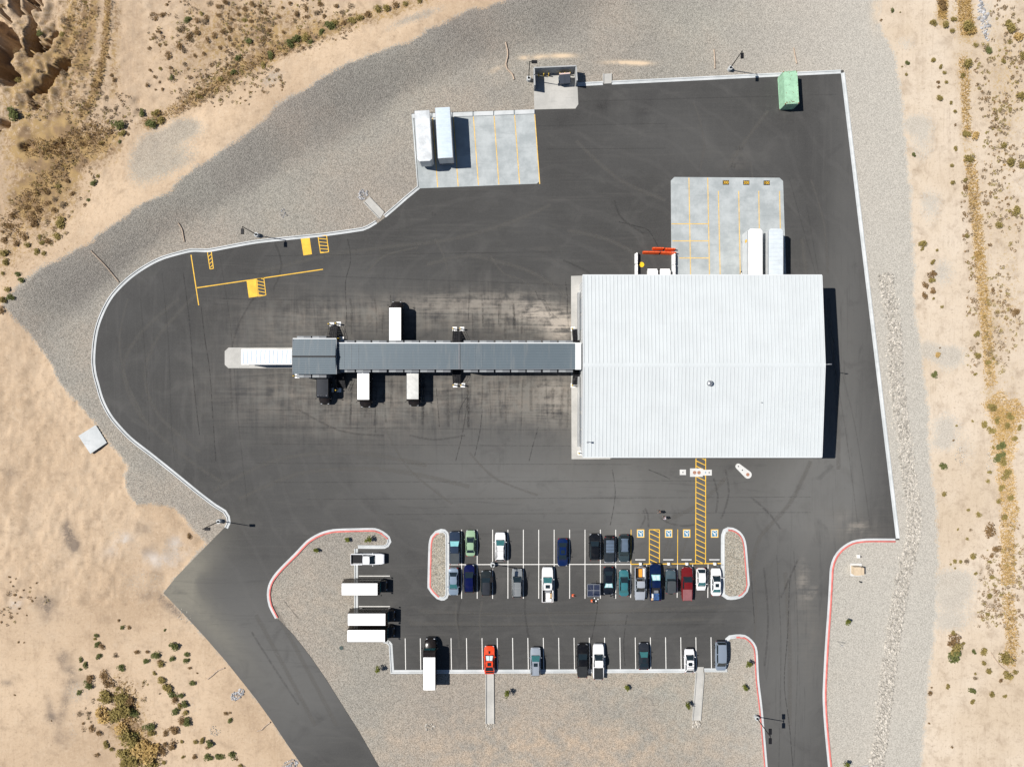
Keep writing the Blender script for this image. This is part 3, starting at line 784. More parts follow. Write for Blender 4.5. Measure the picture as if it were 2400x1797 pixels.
def letters(name, body, px, py, size, mat, z):
    cu = bpy.data.curves.new(name, 'FONT'); cu.body = body; cu.size = size; cu.align_x = 'CENTER'; cu.align_y = 'CENTER'; cu.space_character = 1.02; cu.offset = .012
    o = bpy.data.objects.new(name, cu); COL.objects.link(o)
    bpy.context.view_layer.update()
    me = bpy.data.meshes.new_from_object(o.evaluated_get(bpy.context.evaluated_depsgraph_get()))
    bpy.data.objects.remove(o); me.materials.clear(); me.materials.append(mat)
    n = bpy.data.objects.new(name, me); COL.objects.link(n)
    x, y = P(px, py); n.location = (x, y, z); n.scale = (.86, 1.0, 1)
    return tag(n, kind='structure')
for x, y, tx in ((1701,428.3,'300'),(1748.8,428.6,'200'),(1796.6,429,'100')):
    struct('black_number_panel', MB().sheet(W([(x-7.3,y-5.3),(x+7.3,y-5.3),(x+7.3,y+5.3),(x-7.3,y+5.3)])[::-1], .067), M['black'])
    letters('yellow_bay_number', tx, x, y, .74, M['yellow'], .0715)
# wheelchair symbols: yellow frame, white ground, blue panel with a white seated figure
def access(x, y):
    f = MB(); f.sheet(W([(x-8.7,y-9.6),(x+8.7,y-9.6),(x+8.7,y+9.6),(x-8.7,y+9.6)])[::-1], MK); struct('yellow_symbol_border', f, M['yellow'])
    f = MB(); f.sheet(W([(x-6.9,y-7.8),(x+6.9,y-7.8),(x+6.9,y+7.8),(x-6.9,y+7.8)])[::-1], MK + .004); struct('white_symbol_border', f, M['cream'])
    f = MB(); f.sheet(W([(x-6.1,y-7.0),(x+6.1,y-7.0),(x+6.1,y+7.0),(x-6.1,y+7.0)])[::-1], MK + .008); struct('blue_symbol_panel', f, M['blue_mark'])
    g = MB(); wx, wy = P(x, y)
    def s(u, v): return (wx - u / SC, wy + v / SC)          # the figure is painted to be read from the driving lane (facing south)
    def bar(a, b, w):
        d = Vector((b[0] - a[0], b[1] - a[1])).normalized(); n_ = Vector((-d.y, d.x)) * w / 2
        g.sheet([s(a[0] + n_.x, a[1] + n_.y), s(b[0] + n_.x, b[1] + n_.y), s(b[0] - n_.x, b[1] - n_.y), s(a[0] - n_.x, a[1] - n_.y)], MK + .012 + .0005 * len(g.f))
    N_ = 14
    g.sheet([s(-1.2 + 1.25 * math.cos(i / N_ * 6.283), -5.0 + 1.25 * math.sin(i / N_ * 6.283)) for i in range(N_)], MK + .012)
    bar((-1.2, -4.0), (-.6, .6), 1.5); bar((-1.0, -1.6), (2.2, -1.6), 1.1); bar((-.8, .4), (2.6, .4), 1.3); bar((2.3, .2), (3.9, 4.4), 1.4); bar((3.6, 4.3), (5.2, 3.8), 1.2)
    for i in range(12):
        a0_ = 1.0 + i * .36; a1_ = a0_ + .37
        g.sheet([s(.1 + 4.4 * math.cos(a0_), 2.2 + 4.4 * math.sin(a0_)), s(.1 + 4.4 * math.cos(a1_), 2.2 + 4.4 * math.sin(a1_)), s(.1 + 3.2 * math.cos(a1_), 2.2 + 3.2 * math.sin(a1_)), s(.1 + 3.2 * math.cos(a0_), 2.2 + 3.2 * math.sin(a0_))], MK + .0115)
    struct('white_wheelchair_figure', g, M['cream'])
for x in (1501.3, 1567, 1609.2, 1674.6): access(x, 1249.5)
# rubber marks, cracks and tyre tracks: thin worn ribbons on the asphalt
def track_material(name, col, thr, op=.6):
    t = NT(name); p = t.pos()
    n = t.noise(p, 1.6, 5, .75); n2 = t.noise(p, 9, 2)
    a = t.math('MULTIPLY', t.rng(t.math('ADD', t.math('MULTIPLY', n, .8), t.math('MULTIPLY', n2, .3)), thr, thr + .22), op)
    a = t.math('MULTIPLY', a, t.rng(t.attr('across'), .0, .8))
    t.L(a, t.b.inputs['Alpha'])
    return t.fin(col, .9, 0, .2)
M['crack'] = track_material('asphalt_crack', (.026, .026, .026), .42, .42)
M['rubber'] = track_material('rubber_mark', (.034, .033, .033), .40, .22)
M['paletrack'] = track_material('pale_tyre_track', (.125, .120, .111), .36, .36)
def ribbon(mb, px, w, z=.0475):
    pts = catmull(W(px), .8); sweep(mb, pts, [(w / 2, z), (0, z), (-w / 2, z)])
def ribbons(name, mb, m):
    o = struct(name, mb, M[m])
    at = o.data.attributes.new('across', 'FLOAT', 'POINT'); at.data.foreach_set('value', [1.0 if i % 3 == 1 else 0.0 for i in range(len(mb.v))])
cr = MB()
for l in ([(1075,985),(1078,960),(1095,930),(1085,1010),(1068,1080)],[(815,560),(822,610),(810,660),(812,740),(806,800)],[(472,720),(480,790),(492,870),(498,960),(506,1080)],[(430,640),(445,760),(455,900),(468,1020)],[(1255,680),(1262,700),(1278,705),(1290,730),(1305,745)],[(1325,660),(1330,700),(1328,740)],[(1130,960),(1125,1010),(1112,1070)],[(1262,1000),(1250,1040),(1240,1080)],[(1435,1100),(1442,1150),(1438,1190),(1430,1230)],
          [(1545,585),(1520,540),(1490,530),(1450,520)],[(1380,1520),(1386,1500),(1392,1470),(1400,1420),(1398,1360)],[(1465,1560),(1462,1500),(1470,1440)],[(1850,1360),(1846,1480),(1838,1600),(1850,1700),(1858,1797)],[(1760,1340),(1768,1460)],[(700,1450),(660,1400)],[(1520,1100),(1556,1115),(1570,1122)],[(915,690),(918,740)],[(1170,690),(1168,760)],[(1100,680),(1098,750)],[(1022,900),(1030,1000)]):
    ribbon(cr, l, .26, .0468)
ribbons('asphalt_cracks', cr, 'crack')
sl = MB()
for l in ([(330,700),(345,900),(350,1030)],[(380,640),(395,800),(402,1000),(410,1080)],[(515,600),(540,760),(560,1000),(580,1180)],[(620,600),(1340,590)],[(560,640),(1340,668)],[(520,700),(800,706)],[(600,960),(1335,968)],[(560,1000),(1335,1008)],[(580,1040),(1500,1046)],[(600,1085),(1480,1088)],[(640,1130),(1700,1126)],[(720,1170),(1900,1164)],[(900,1205),(1900,1200)],[(960,1440),(1760,1432)],[(950,1468),(1700,1462)],[(1050,300),(1560,290)],[(1300,240),(1960,222)],[(1280,350),(1560,348)],[(1850,420),(2000,980),(2040,1240)],[(1890,480),(1980,1000),(2010,1230)],[(1860,1290),(1870,1500),(1860,1797)],[(1820,1300),(1830,1500),(1825,1797)]):
    ribbon(sl, l, .30, .0464)
M['seamline'] = track_material('paving_seam', (.034, .034, .034), .40, .16)
ribbons('paving_seams', sl, 'seamline')
rb = MB()
rt = random.Random(5)
for bay in (798,835.5,873,911.8,948.6,985,1022.5,1086.8,1123.8,1161.4,1198,1234.4,1272,1309):
    for s in (8, 25):
        for q in range(2):
            x = bay + s + rt.uniform(-3, 3); d = rt.uniform(-6, 6)
            y0 = rt.uniform(880, 915); ribbon(rb, [(x, y0), (x + d * .3, y0 + 35), (x + d, y0 + rt.uniform(60, 110))], rt.uniform(.3, .9), .0472) if rt.random() < .4 else None
            if rt.random() < .3: y0 = rt.uniform(690, 735); ribbon(rb, [(x + d, y0), (x + d * .3, y0 + 25), (x, min(795, y0 + rt.uniform(45, 90)))], rt.uniform(.35, .7), .0472)
for l in ([(1500,1235),(1512,1215),(1508,1195)],[(1520,1235),(1518,1205),(1512,1190)],[(1700,1100),(1708,1150),(1700,1190),(1690,1215)],[(1672,1120),(1682,1160),(1678,1200)],[(1650,1225),(1600,1232),(1560,1222),(1545,1210)],[(1760,1165),(1800,1200),(1830,1240)],[(600,690),(560,760),(540,840),(545,960)],[(640,560),(660,620),(640,680)],[(1440,470),(1452,505),(1480,530),(1510,548)],[(1725,345),(1727,352)],[(1732,344),(1734,353)],[(1738,343),(1740,352)],[(1718,383),(1714,392)],[(1724,383),(1720,394)],[(1020,498),(1019,506)],[(1014,497),(1013,506)],
          [(1240,1340),(1230,1420),(1240,1500)],[(1080,1405),(1072,1450),(1078,1500)],[(1790,1330),(1800,1450),(1792,1560)],[(1870,1310),(1830,1400)],[(960,1020),(1020,1030),(1090,1020)],[(700,960),(800,1010),(900,1020)],[(1430,690),(1380,640),(1320,610)],[(590,1480),(640,1560),(700,1650)]):
    ribbon(rb, l, .55, .0472)
ribbons('rubber_marks', rb, 'rubber')
pt = MB()
for l in ([(1290,480),(1200,520),(1060,560),(900,580),(760,600),(600,640)],[(1000,620),(1100,600),(1250,640),(1330,700)],[(500,1150),(640,1080),(820,1060),(1000,1090)],[(560,1170),(700,1110),(900,1100),(1100,1140)],[(420,700),(330,780),(290,860),(320,960),(420,1060),(520,1130)],[(460,690),(370,790),(340,880),(370,970),(470,1060)],[(1700,1120),(1640,1180),(1560,1220)],[(1900,1080),(1850,1180),(1780,1260),(1760,1330)],[(1940,700),(1960,900),(1965,1100)],[(1880,560),(1900,760),(1920,960)],[(1500,600),(1420,560),(1330,540)],[(1350,330),(1450,420),(1560,470)],[(1800,260),(1740,340),(1700,400)],[(640,1420),(700,1530),(790,1700)],[(600,1440),(660,1550),(740,1700)],[(1840,1340),(1850,1500),(1850,1700)],[(980,1430),(1200,1440),(1500,1430),(1700,1420)],[(960,1460),(1300,1462),(1650,1450)]):
    ribbon(pt, l, 1.1, .0462)
for l in ([(1150,600),(1180,640),(1230,660),(1262,690),(1290,740)],[(1050,640),(1040,600),(1020,560)],[(860,640),(900,600),(980,580)],[(1070,1408),(1068,1450),(1074,1480),(1076,1520)],[(1130,1408),(1124,1450),(1126,1500)],[(1280,1420),(1300,1480)],[(1640,400),(1650,340),(1640,280),(1625,240)],[(1760,380),(1764,420)],[(900,1000),(960,1100),(1060,1180)],[(1100,1060),(1160,1120),(1260,1160)],[(1760,1310),(1772,1400),(1766,1520)],[(1900,420),(1930,520),(1940,640)],[(300,700),(280,800),(300,900),(340,980)],[(1165,1240),(1163,1320)],[(1172,1240),(1172,1320)],[(1610,1260),(1596,1310)],[(1566,1265),(1552,1310)],[(1575,1265),(1562,1312)]):
    ribbon(pt, l, .60, .0478)
ribbons('pale_tyre_tracks', pt, 'paletrack')

# ------------------------------------------------------------------ the warehouse
EH, RH = 8.7, 9.9
BX0, BX1 = 11.8, 51.45
BN, BS, BR_ = 17.95, -12.2, 3.02
def metal_sheet(name, col, rough=.45, metal=.0, dirt=.12):
    t = NT(name); p = t.obj()
    n1 = t.noise(p, .22, 5, .6); n2 = t.noise(t.scale(p, 2.2, .18), 1.0, 4, .6)
    c = t.mix(t.rng(n1, .3, .7), col, tuple(x * .94 for x in col))
    c = t.mix(t.math('MULTIPLY', t.rng(n2, .5, .8), dirt), c, (.30, .28, .25))
    return t.fin(c, rough, metal, .35)
M['roof'] = metal_sheet('white_standing_seam_roof', (.50, .53, .54), .5, 0, .10)
M['seam'] = metal_sheet('white_roof_seam', (.45, .48, .49), .5)
M['wall'] = metal_sheet('white_wall_panel', (.50, .51, .51), .5)
M['trim'] = metal_sheet('white_trim', (.56, .58, .59), .45)
M['door'] = flat('grey_steel_door', (.22, .24, .26), .5)
wx_, wy_ = (BX0 + BX1) / 2, BR_
wh = tag(empty('warehouse', wx_, wy_), 'large warehouse with a white standing seam metal roof, joined to the long grey corridor', 'warehouse')
def lx(x): return x - wx_
def ly(y): return y - wy_
wl = MB()
x0, x1, yn, ys = lx(BX0 + .28), lx(BX1 - .28), ly(BN - .28), ly(BS + .28)
zf = lambda y: EH + (RH - EH) * (1 - abs(y) / (BN - BR_)) - .12
wl.add([(x0, ys, 0), (x1, ys, 0), (x1, yn, 0), (x0, yn, 0), (x0, ys, zf(ys)), (x1, ys, zf(ys)), (x1, yn, zf(yn)), (x0, yn, zf(yn)), (x0, 0, zf(0)), (x1, 0, zf(0))],
       [(0, 1, 5, 4), (2, 3, 7, 6), (1, 2, 6, 9, 5), (3, 0, 4, 8, 7)])
for k in range(64):                                          # wall ribs
    xx = x0 + .3 + k * (x1 - x0 - .6) / 63
    wl.box(xx, ys - .02, 4.2, .09, .04, 8.2); wl.box(xx, yn + .02, 4.2, .09, .04, 8.2)
for k in range(48):
    yy = ys + .3 + k * (yn - ys - .6) / 47
    wl.box(x0 - .02, yy, 4.25, .04, .09, 8.4); wl.box(x1 + .02, yy, 4.25, .04, .09, 8.4)
wl.build('wall', M['wall'], wh)
rf = MB()
X0, X1, YN, YS = lx(BX0), lx(BX1), ly(BN), ly(BS)
for sgn, ye in ((1, YN), (-1, YS)):
    rf.add([(X0, ye, EH), (X1, ye, EH), (X1, 0, RH), (X0, 0, RH), (X0, ye, EH - .12), (X1, ye, EH - .12), (X1, 0, RH - .12), (X0, 0, RH - .12)],
           [(0, 1, 2, 3) if sgn < 0 else (3, 2, 1, 0), (4, 5, 6, 7), (0, 4, 5, 1), (1, 5, 6, 2), (0, 3, 7, 4)])
roof = rf.build('roof', M['roof'], wh)
sm = MB()
ns = 64
for k in range(ns + 1):
    xx = X0 + .12 + k * (X1 - X0 - .24) / ns
    for ye in (YN, YS):
        sg = 1 if ye > 0 else -1
        a = (xx, ye - sg * .05, EH + .004); b = (xx, sg * .30, RH - .02)
        h_ = .06; w_ = .024
        sm.add([(a[0] - w_, a[1], a[2]), (a[0] + w_, a[1], a[2]), (b[0] + w_, b[1], b[2]), (b[0] - w_, b[1], b[2]), (a[0] - w_ * .6, a[1], a[2] + h_), (a[0] + w_ * .6, a[1], a[2] + h_), (b[0] + w_ * .6, b[1], b[2] + h_), (b[0] - w_ * .6, b[1], b[2] + h_)],
               [(4, 5, 6, 7), (0, 1, 5, 4), (3, 7, 6, 2), (0, 4, 7, 3), (1, 2, 6, 5)])
tag(sm.build('roof_seam', M['seam'], roof), kind='stuff')
rc = MB()
rc.add([(X0 - .02, -.36, RH - .005), (X1 + .02, -.36, RH - .005), (X1 + .02, 0, RH + .035), (X0 - .02, 0, RH + .035), (X1 + .02, .36, RH - .005), (X0 - .02, .36, RH - .005)], [(0, 1, 2, 3), (3, 2, 4, 5), (0, 3, 5), (1, 4, 2)])
rc.build('ridge_cap', M['roof'], roof)
for ye, nm in ((YN + .07, 'gutter'), (YS - .07, 'gutter')):
    MB().box((X0 + X1) / 2, ye, EH - .10, X1 - X0 + .1, .14, .16).build(nm, M['trim'], wh)
for xe in (X0 - .05, X1 + .05):                              # gable trims follow the slope
    g = MB()
    for ye in (YN, YS):
        g.add([(xe - .05, ye, EH - .2), (xe + .05, ye, EH - .2), (xe + .05, 0, RH - .2), (xe - .05, 0, RH - .2), (xe - .05, ye, EH + .05), (xe + .05, ye, EH + .05), (xe + .05, 0, RH + .05), (xe - .05, 0, RH + .05)], [(4, 5, 6, 7), (0, 3, 2, 1), (0, 4, 7, 3), (1, 2, 6, 5)])
    g.build('gable_trim', M['trim'], wh)
lap = MB()                                                   # panel lap lines half way down each slope
for sg in (1, -1):
    yy = sg * 6.9; zz = RH - (RH - EH) * 6.9 / (BN - BR_) + .006
    lap.box((X0 + X1) / 2, yy, zz, X1 - X0 - .3, .03, .012)
lap.build('panel_lap', M['seam'], roof)
tv = MB()                                                    # turbine roof ventilator
vx, vy = P(1662, 898, 9.9); vx, vy = lx(vx), ly(vy)
rv = MB().cyl((vx, vy, 9.3), (vx, vy, 10.15), .36, .36, 14).build('vent_base', M['steel'], roof, 40)
MB().dome(vx, vy, 10.15, .48, .48, .42, 16, 5).cyl((vx, vy, 10.02), (vx, vy, 10.15), .38, .48, 16).build('roof_ventilator', M['steel'], wh, 50)
px2, py2 = P(1784, 943, 9.4); MB().cyl((lx(px2), ly(py2), 9.2), (lx(px2), ly(py2), 9.75), .07, .07, 8).cyl((lx(px2), ly(py2), 9.3), (lx(px2), ly(py2), 9.42), .16, .10, 8).build('vent_pipe', M['steel'], wh)
px3, py3 = P(1376, 1035, 9); px3 = max(px3, 12.3)
MB().cyl((lx(px3), ly(py3), 8.7), (lx(px3), ly(py3), 10.1), .05, .05, 8).box(lx(px3), ly(py3), 10.15, .34, .28, .16).build('roof_antenna', M['steel'], wh)
MB().cyl((X1 + .1, .1, 8.6), (X1 + .1, .1, 11.6), .06, .05, 8).box(X1 + .12, .1, 11.4, .5, .16, .20).box(X1 + .1, .1, 8.7, .2, .2, .5).build('gable_antenna', M['steel'], wh)
def wall_box(name, x, y, z, sx, sy, sz, m): return MB().box(lx(x), ly(y), z, sx, sy, sz).build(name, m, wh)
for xx in (14.5, 30.2, 42.4):
    wall_box('entrance_door', xx, BS + .24, 1.1, 1.0, .09, 2.15, M['door'])
for xx in (18, 21, 24, 34, 37):
    w_ = wall_box('window', xx, BS + .24, 1.7, 1.4, .09, 1.2, M['glass'])
for xx in (34.9, 38.6, 42.1, 45.6): wall_box('dock_door', xx, BN - .24, 2.7, 2.7, .10, 2.8, M['door'])
for xx in (34.9, 38.6):
    for s in (-1.1, 1.1): wall_box('dock_bumper', xx + s, BN - .12, 1.0, .28, .30, .5, M['black'])
for yy in (13.5, 10.5, -3.6, -6.6, -9.4): wall_box('roller_door', BX0 + .24, yy, 2.0, .10, 2.4, 3.2, M['door'])
for xx in (BX0 + .6, 24, 36, BX1 - .6): MB().cyl((lx(xx), YS - .07, .1), (lx(xx), YS - .07, EH - .15), .06, .06, 6).build('downpipe', M['trim'], wh)
ac, ad = P(1750, 1077.5, 3); wall_box('air_conditioner', ac, BS - .25, 2.6, .62, .9, .6, M['black'])
ac, ad = P(1838, 1075, 3); wall_box('door_canopy', ac, BS - .05, 2.7, 1.5, .85, .1, M['blackmetal'])
# white ribbed wall skirt and conveyor hood that face the apron on the west wall
for ya, yb in ((16.1, 7.6), (1.2, -11.2)):
    m_ = MB(); n_ = int((ya - yb) / .18)
    for k in range(n_): m_.box(lx(BX0 - .06), ly(ya - (k + .5) * (ya - yb) / n_), 1.2, .24, .10, 2.4)
    tag(m_.build('wall_skirt', M['wall'], wh), kind='stuff')

# ------------------------------------------------------------------ the long loading corridor
M['greyroof'] = metal_sheet('blue_grey_ribbed_roof', (.082, .108, .128), .5, .1, .25)
M['greyrib'] = metal_sheet('blue_grey_roof_rib', (.118, .150, .175), .5, .1, .1)
M['greywall'] = metal_sheet('grey_wall_panel', (.16, .18, .20), .5)
M['shelter'] = flat('grey_dock_shelter', (.125, .135, .148), .7)
M['shelter2'] = flat('pale_dock_shelter', (.205, .22, .232), .7)
CH = 5.4
cx0, cx1 = P(788, 0, CH)[0], P(1348, 0, CH)[0]
cyn, cys = P(0, 805, CH)[1], P(0, 864, CH)[1]
hx0, hx1 = P(687, 0, 5.8)[0], P(787.7, 0, 5.8)[0]
hyn, hys, hyr = P(0, 794.5, 5.8)[1], P(0, 876.6, 5.8)[1], P(0, 835.4, 6.2)[1]
lc_x, lc_y = (hx0 + cx1) / 2, (cyn + cys) / 2
lc = tag(empty('loading_corridor', lc_x, lc_y), 'long narrow loading corridor with a blue grey ribbed roof and dock doors on both sides', 'loading dock')
def kx(x): return x - lc_x
def ky(y): return y - lc_y
cw = MB()
cw.box(kx((cx0 + BX0 + .2) / 2), ky((cyn + cys) / 2), CH / 2 - .1, BX0 + .2 - cx0, cyn - cys - .3, CH - .2)
cw.box(kx((hx0 + hx1) / 2), ky((hyn + hys) / 2), 2.75, hx1 - hx0 - .25, hyn - hys - .3, 5.5)
cw.build('wall', M['greywall'], lc)
cr_ = MB()
cr_.box(kx((cx0 + cx1) / 2), ky((cyn + cys) / 2), CH - .07, cx1 - cx0, cyn - cys, .14)
cro = cr_.build('roof', M['greyroof'], lc)
rb_ = MB()
nr = 15
for k in range(nr):
    yy = cys + .22 + k * (cyn - cys - .5) / (nr - 1)
    rb_.box(kx((cx0 + cx1) / 2), ky(yy), CH + .035, cx1 - cx0 - .1, .07, .08)
tag(rb_.build('roof_rib', M['greyrib'], cro), kind='stuff')
for px_ in (806.5, 823.5, 840, 1095.7, 1113, 1129):
    MB().box(kx(P(px_, 0, CH)[0]), ky((cyn + cys) / 2), CH + .012, .05, cyn - cys - .25, .075).build('roof_joint', M['greywall'], cro)
MB().box(kx(P(1076, 0, CH)[0]), ky((cyn + cys) / 2), CH + .06, .28, cyn - cys + .06, .14).build('roof_divider', M['shelter'], cro)
MB().box(kx((cx0 + cx1) / 2), ky(cyn + .09), CH - .02, cx1 - cx0 + .1, .17, .17).build('gutter', M['trim'], lc)
MB().box(kx((cx0 + cx1) / 2), ky(cys - .05), CH - .08, cx1 - cx0 + .1, .09, .17).build('eave_trim', M['greywall'], lc)
hr = MB()
for ye, sg in ((hyn, 1), (hys, -1)):
    a = [(kx(hx0), ky(ye), 5.8), (kx(hx1), ky(ye), 5.8), (kx(hx1), ky(hyr), 6.25), (kx(hx0), ky(hyr), 6.25)]
    hr.add(a + [(p[0], p[1], p[2] - .14) for p in a], [(0, 1, 2, 3), (4, 5, 6, 7), (0, 4, 5, 1), (1, 5, 6, 2), (0, 3, 7, 4)])
hro = hr.build('roof', M['greyroof'], lc)
hr2 = MB()
for ye in (hyn, hys):
    for k in range(8):
        t_ = (k + .5) / 8; yy = ye + (hyr - ye) * t_; zz = 5.8 + .45 * t_
        hr2.box(kx((hx0 + hx1) / 2), ky(yy), zz + .035, hx1 - hx0 - .1, .07, .08)
tag(hr2.build('roof_rib', M['greyrib'], hro), kind='stuff')
MB().box(kx((hx0 + hx1) / 2), ky(hyr), 6.26, hx1 - hx0 + .05, .30, .08).build('ridge_cap', M['blackmetal'], hro)
MB().box(kx((hx0 + hx1) / 2), ky(hyn + .08), 5.76, hx1 - hx0 + .1, .15, .16).build('gutter', M['trim'], lc)
MB().box(kx(hx1 + .06), ky((hyn + hys) / 2), 5.80, .12, hyn - hys, .20).build('gable_trim', M['shelter2'], lc)
MB().box(kx(hx0 - .06), ky((hyn + hys) / 2), 5.80, .12, hyn - hys, .20).build('gable_trim', M['shelter'], lc)
cl = MB(); x0_, x1_ = cx1 + .01, BX0 + .02
cl.box(kx((x0_ + x1_) / 2), ky((cyn + cys) / 2), CH + .02, x1_ - x0_, cyn - cys + .3, .16)
for k in range(11): cl.box(kx((x0_ + x1_) / 2), ky(cys + .1 + k * (cyn - cys - .2) / 10), CH + .13, x1_ - x0_, .12, .07)
cl.build('link_roof', M['trim'], lc)
SX = [798,835.5,873,911.8,948.6,985,1022.5,1086.8,1123.8,1161.4,1198,1234.4,1272,1309]
def dock_bay(xa, xb, ywall, sg, hh, tone):
    """dock shelter hood with its curtain frame, roller door and bumpers"""
    sh = MB(); xm = (xa + xb) / 2; w_ = xb - xa
    sh.box(kx(xm), ky(ywall + sg * .36), hh - .10, w_, .76, .16)
    sh.box(kx(xa + .14), ky(ywall + sg * .36), (hh + .9) / 2, .26, .74, hh - 1.1)
    sh.box(kx(xb - .14), ky(ywall + sg * .36), (hh + .9) / 2, .26, .74, hh - 1.1)
    so = sh.build('dock_shelter', M['shelter'], lc)
    MB().box(kx(xa + w_ * .26), ky(ywall + sg * .36), hh - .012, w_ * .48, .70, .03).build('shelter_lit_half', M['shelter2'], so)  # paler left half paints the sunlit part of the hood top
    MB().box(kx(xm), ky(ywall + sg * .26), hh / 2 + .4, w_ - .54, .46, hh - 1.4).build('shelter_curtain', M['black'], so)
    MB().box(kx(xm), ky(ywall + sg * .03), 2.6, w_ - .56, .06, 2.7).build('dock_door', M['door'], lc)
for x_ in SX:
    xa, xb = P(x_, 0, 4.3)[0], P(x_ + 33.5, 0, 4.3)[0]
    dock_bay(xa, xb, cyn - .15, 1, 4.5, 0); dock_bay(xa, xb, cys + .15, -1, 4.5, 1)
for x_ in (696.5, 732.5):
    xa, xb = P(x_, 0, 4.5)[0], P(x_ + 33, 0, 4.5)[0]
    dock_bay(xa, xb, hyn - .15, 1, 4.7, 0); dock_bay(xa, xb, hys + .15, -1, 4.7, 1)
ds = MB(); yc_ = P(0, 836.3, 4)[1]
ds.box(kx(hx0 - .2), ky(yc_), 4.35, .62, 3.1, .2); ds.box(kx(hx0 - .2), ky(yc_ + 1.45), 2.7, .6, .24, 3.3); ds.box(kx(hx0 - .2), ky(yc_ - 1.45), 2.7, .6, .24, 3.3)
ds.build('dock_shelter', M['black'], lc)
# ------------------------------------------------------------------ stairs and bollards round the corridor
def stair(x, ywall, sg, label, width=1.35, n=5):
    e = tag(empty('steel_stair', x, ywall, .05, 0 if sg > 0 else math.pi), label, 'stairs', 'black steel dock stairs')
    hp = 1.15
    MB().box(0, .65, hp, width, 1.3, .05).build('platform', M['blackmetal'], e)
    for s in (-1, 1):
        for y in (.1, 1.25): MB().cyl((s * (width / 2 - .05), y, 0), (s * (width / 2 - .05), y, hp), .035, .035, 6).build('leg', M['blackmetal'], e)
    for k in range(n):
        MB().box(0, 1.3 + .14 + k * .27, hp - (k + 1) * hp / (n + 1), width - .1, .25, .04).build('step', M['blackmetal'], e)
    L_ = n * .27 + .15
    for s in (-1, 1):
        xx = s * width / 2
        st = MB(); st.add([(xx - .025, 1.3, hp), (xx + .025, 1.3, hp), (xx + .025, 1.3 + L_, .06), (xx - .025, 1.3 + L_, .06), (xx - .025, 1.3, hp - .22), (xx + .025, 1.3, hp - .22), (xx + .025, 1.3 + L_ - .2, 0), (xx - .025, 1.3 + L_ - .2, 0)], [(0, 1, 2, 3), (7, 6, 5, 4), (0, 4, 5, 1), (1, 5, 6, 2), (2, 6, 7, 3), (3, 7, 4, 0)])
        st.build('stringer', M['blackmetal'], e)
        rl = MB()
        for z in (.5, 1.05):
            rl.tube([(xx, .05, hp + z), (xx, 1.3, hp + z), (xx, 1.3 + L_, .12 + z), (xx, 1.3 + L_ + .25, .10 + z)], .025, 6)
        for y, z in ((.05, hp), (.7, hp), (1.3, hp), (1.3 + L_ * .5, hp / 2), (1.3 + L_, .05)): rl.cyl((xx, y, z), (xx, y, z + 1.05), .025, .025, 6)
        rl.build('railing', M['blackmetal'], e)
    return e
def px_stair(px, py, sg, label, ywall, **k):
    stair(P(px, 0, 1)[0], ywall, sg, label, **k)
px_stair(1071, 0, 1, 'black steel stair on the north side at the middle joint of the corridor roof', cyn - .15)
px_stair(1071, 0, -1, 'black steel stair on the south side at the middle joint of the corridor roof', cys + .15)
px_stair(1349, 0, 1, 'black steel stair on the white apron north of the link to the warehouse', cyn + .1, width=1.05)
px_stair(1349, 0, -1, 'black steel stair on the white apron south of the link to the warehouse', cys - .1, width=1.05)
px_stair(781, 0, 1, 'black steel stair beside the wide head end of the corridor, north side', cyn + .6, n=6)
px_stair(799, 0, -1, 'black steel stair beside the wide head end of the corridor, by the all black van', cys - .4, n=6)
def bollard(px, py, label, base=True, hgt_=1.55, r=.11, group='yellow bollards round the loading corridor', z=.05):
    x, y = P(px, py)
    e = tag(empty('bollard', x, y, z), label, 'bollard', group)
    MB().cyl((0, 0, 0), (0, 0, hgt_), r, r, 12).dome(0, 0, hgt_, r, r, r * .7, 12, 3).build('post', M['bollard'], e, 50)
    if base: MB().box(.22, 0, .03, .80, .74, .08).build('base', M['white'], e)
    return e
for px, py, lb in ((1063,771,'yellow bollard on a white base north of the middle stair, left of the pair'),(1080,771,'yellow bollard on a white base north of the middle stair, right of the pair'),
                   (1064,902.5,'yellow bollard on a white base south of the middle stair, left of the pair'),(1082,902.5,'yellow bollard on a white base south of the middle stair, right of the pair'),
                   (775,760.5,'yellow bollard on a white base beyond the head end stair, left of the pair'),(791.5,759,'yellow bollard on a white base beyond the head end stair, right of the pair'),
                   (798,794,'yellow bollard standing close against the north corridor wall by the head end stair'),(1340,771,'yellow bollard at the edge of the apron north of the corridor link'),
                   (1340,903,'yellow bollard at the edge of the apron south of the corridor link'),(694,881,'yellow bollard at the south west corner of the head end of the corridor'),
                   (774,914,'yellow bollard in the shade right behind the all black van'),(792,914,'yellow bollard on a white base to the right of the all black van'),(1356,1061,'yellow bollard at the south end of the apron against the warehouse wall')):
    bollard(px, py, lb)
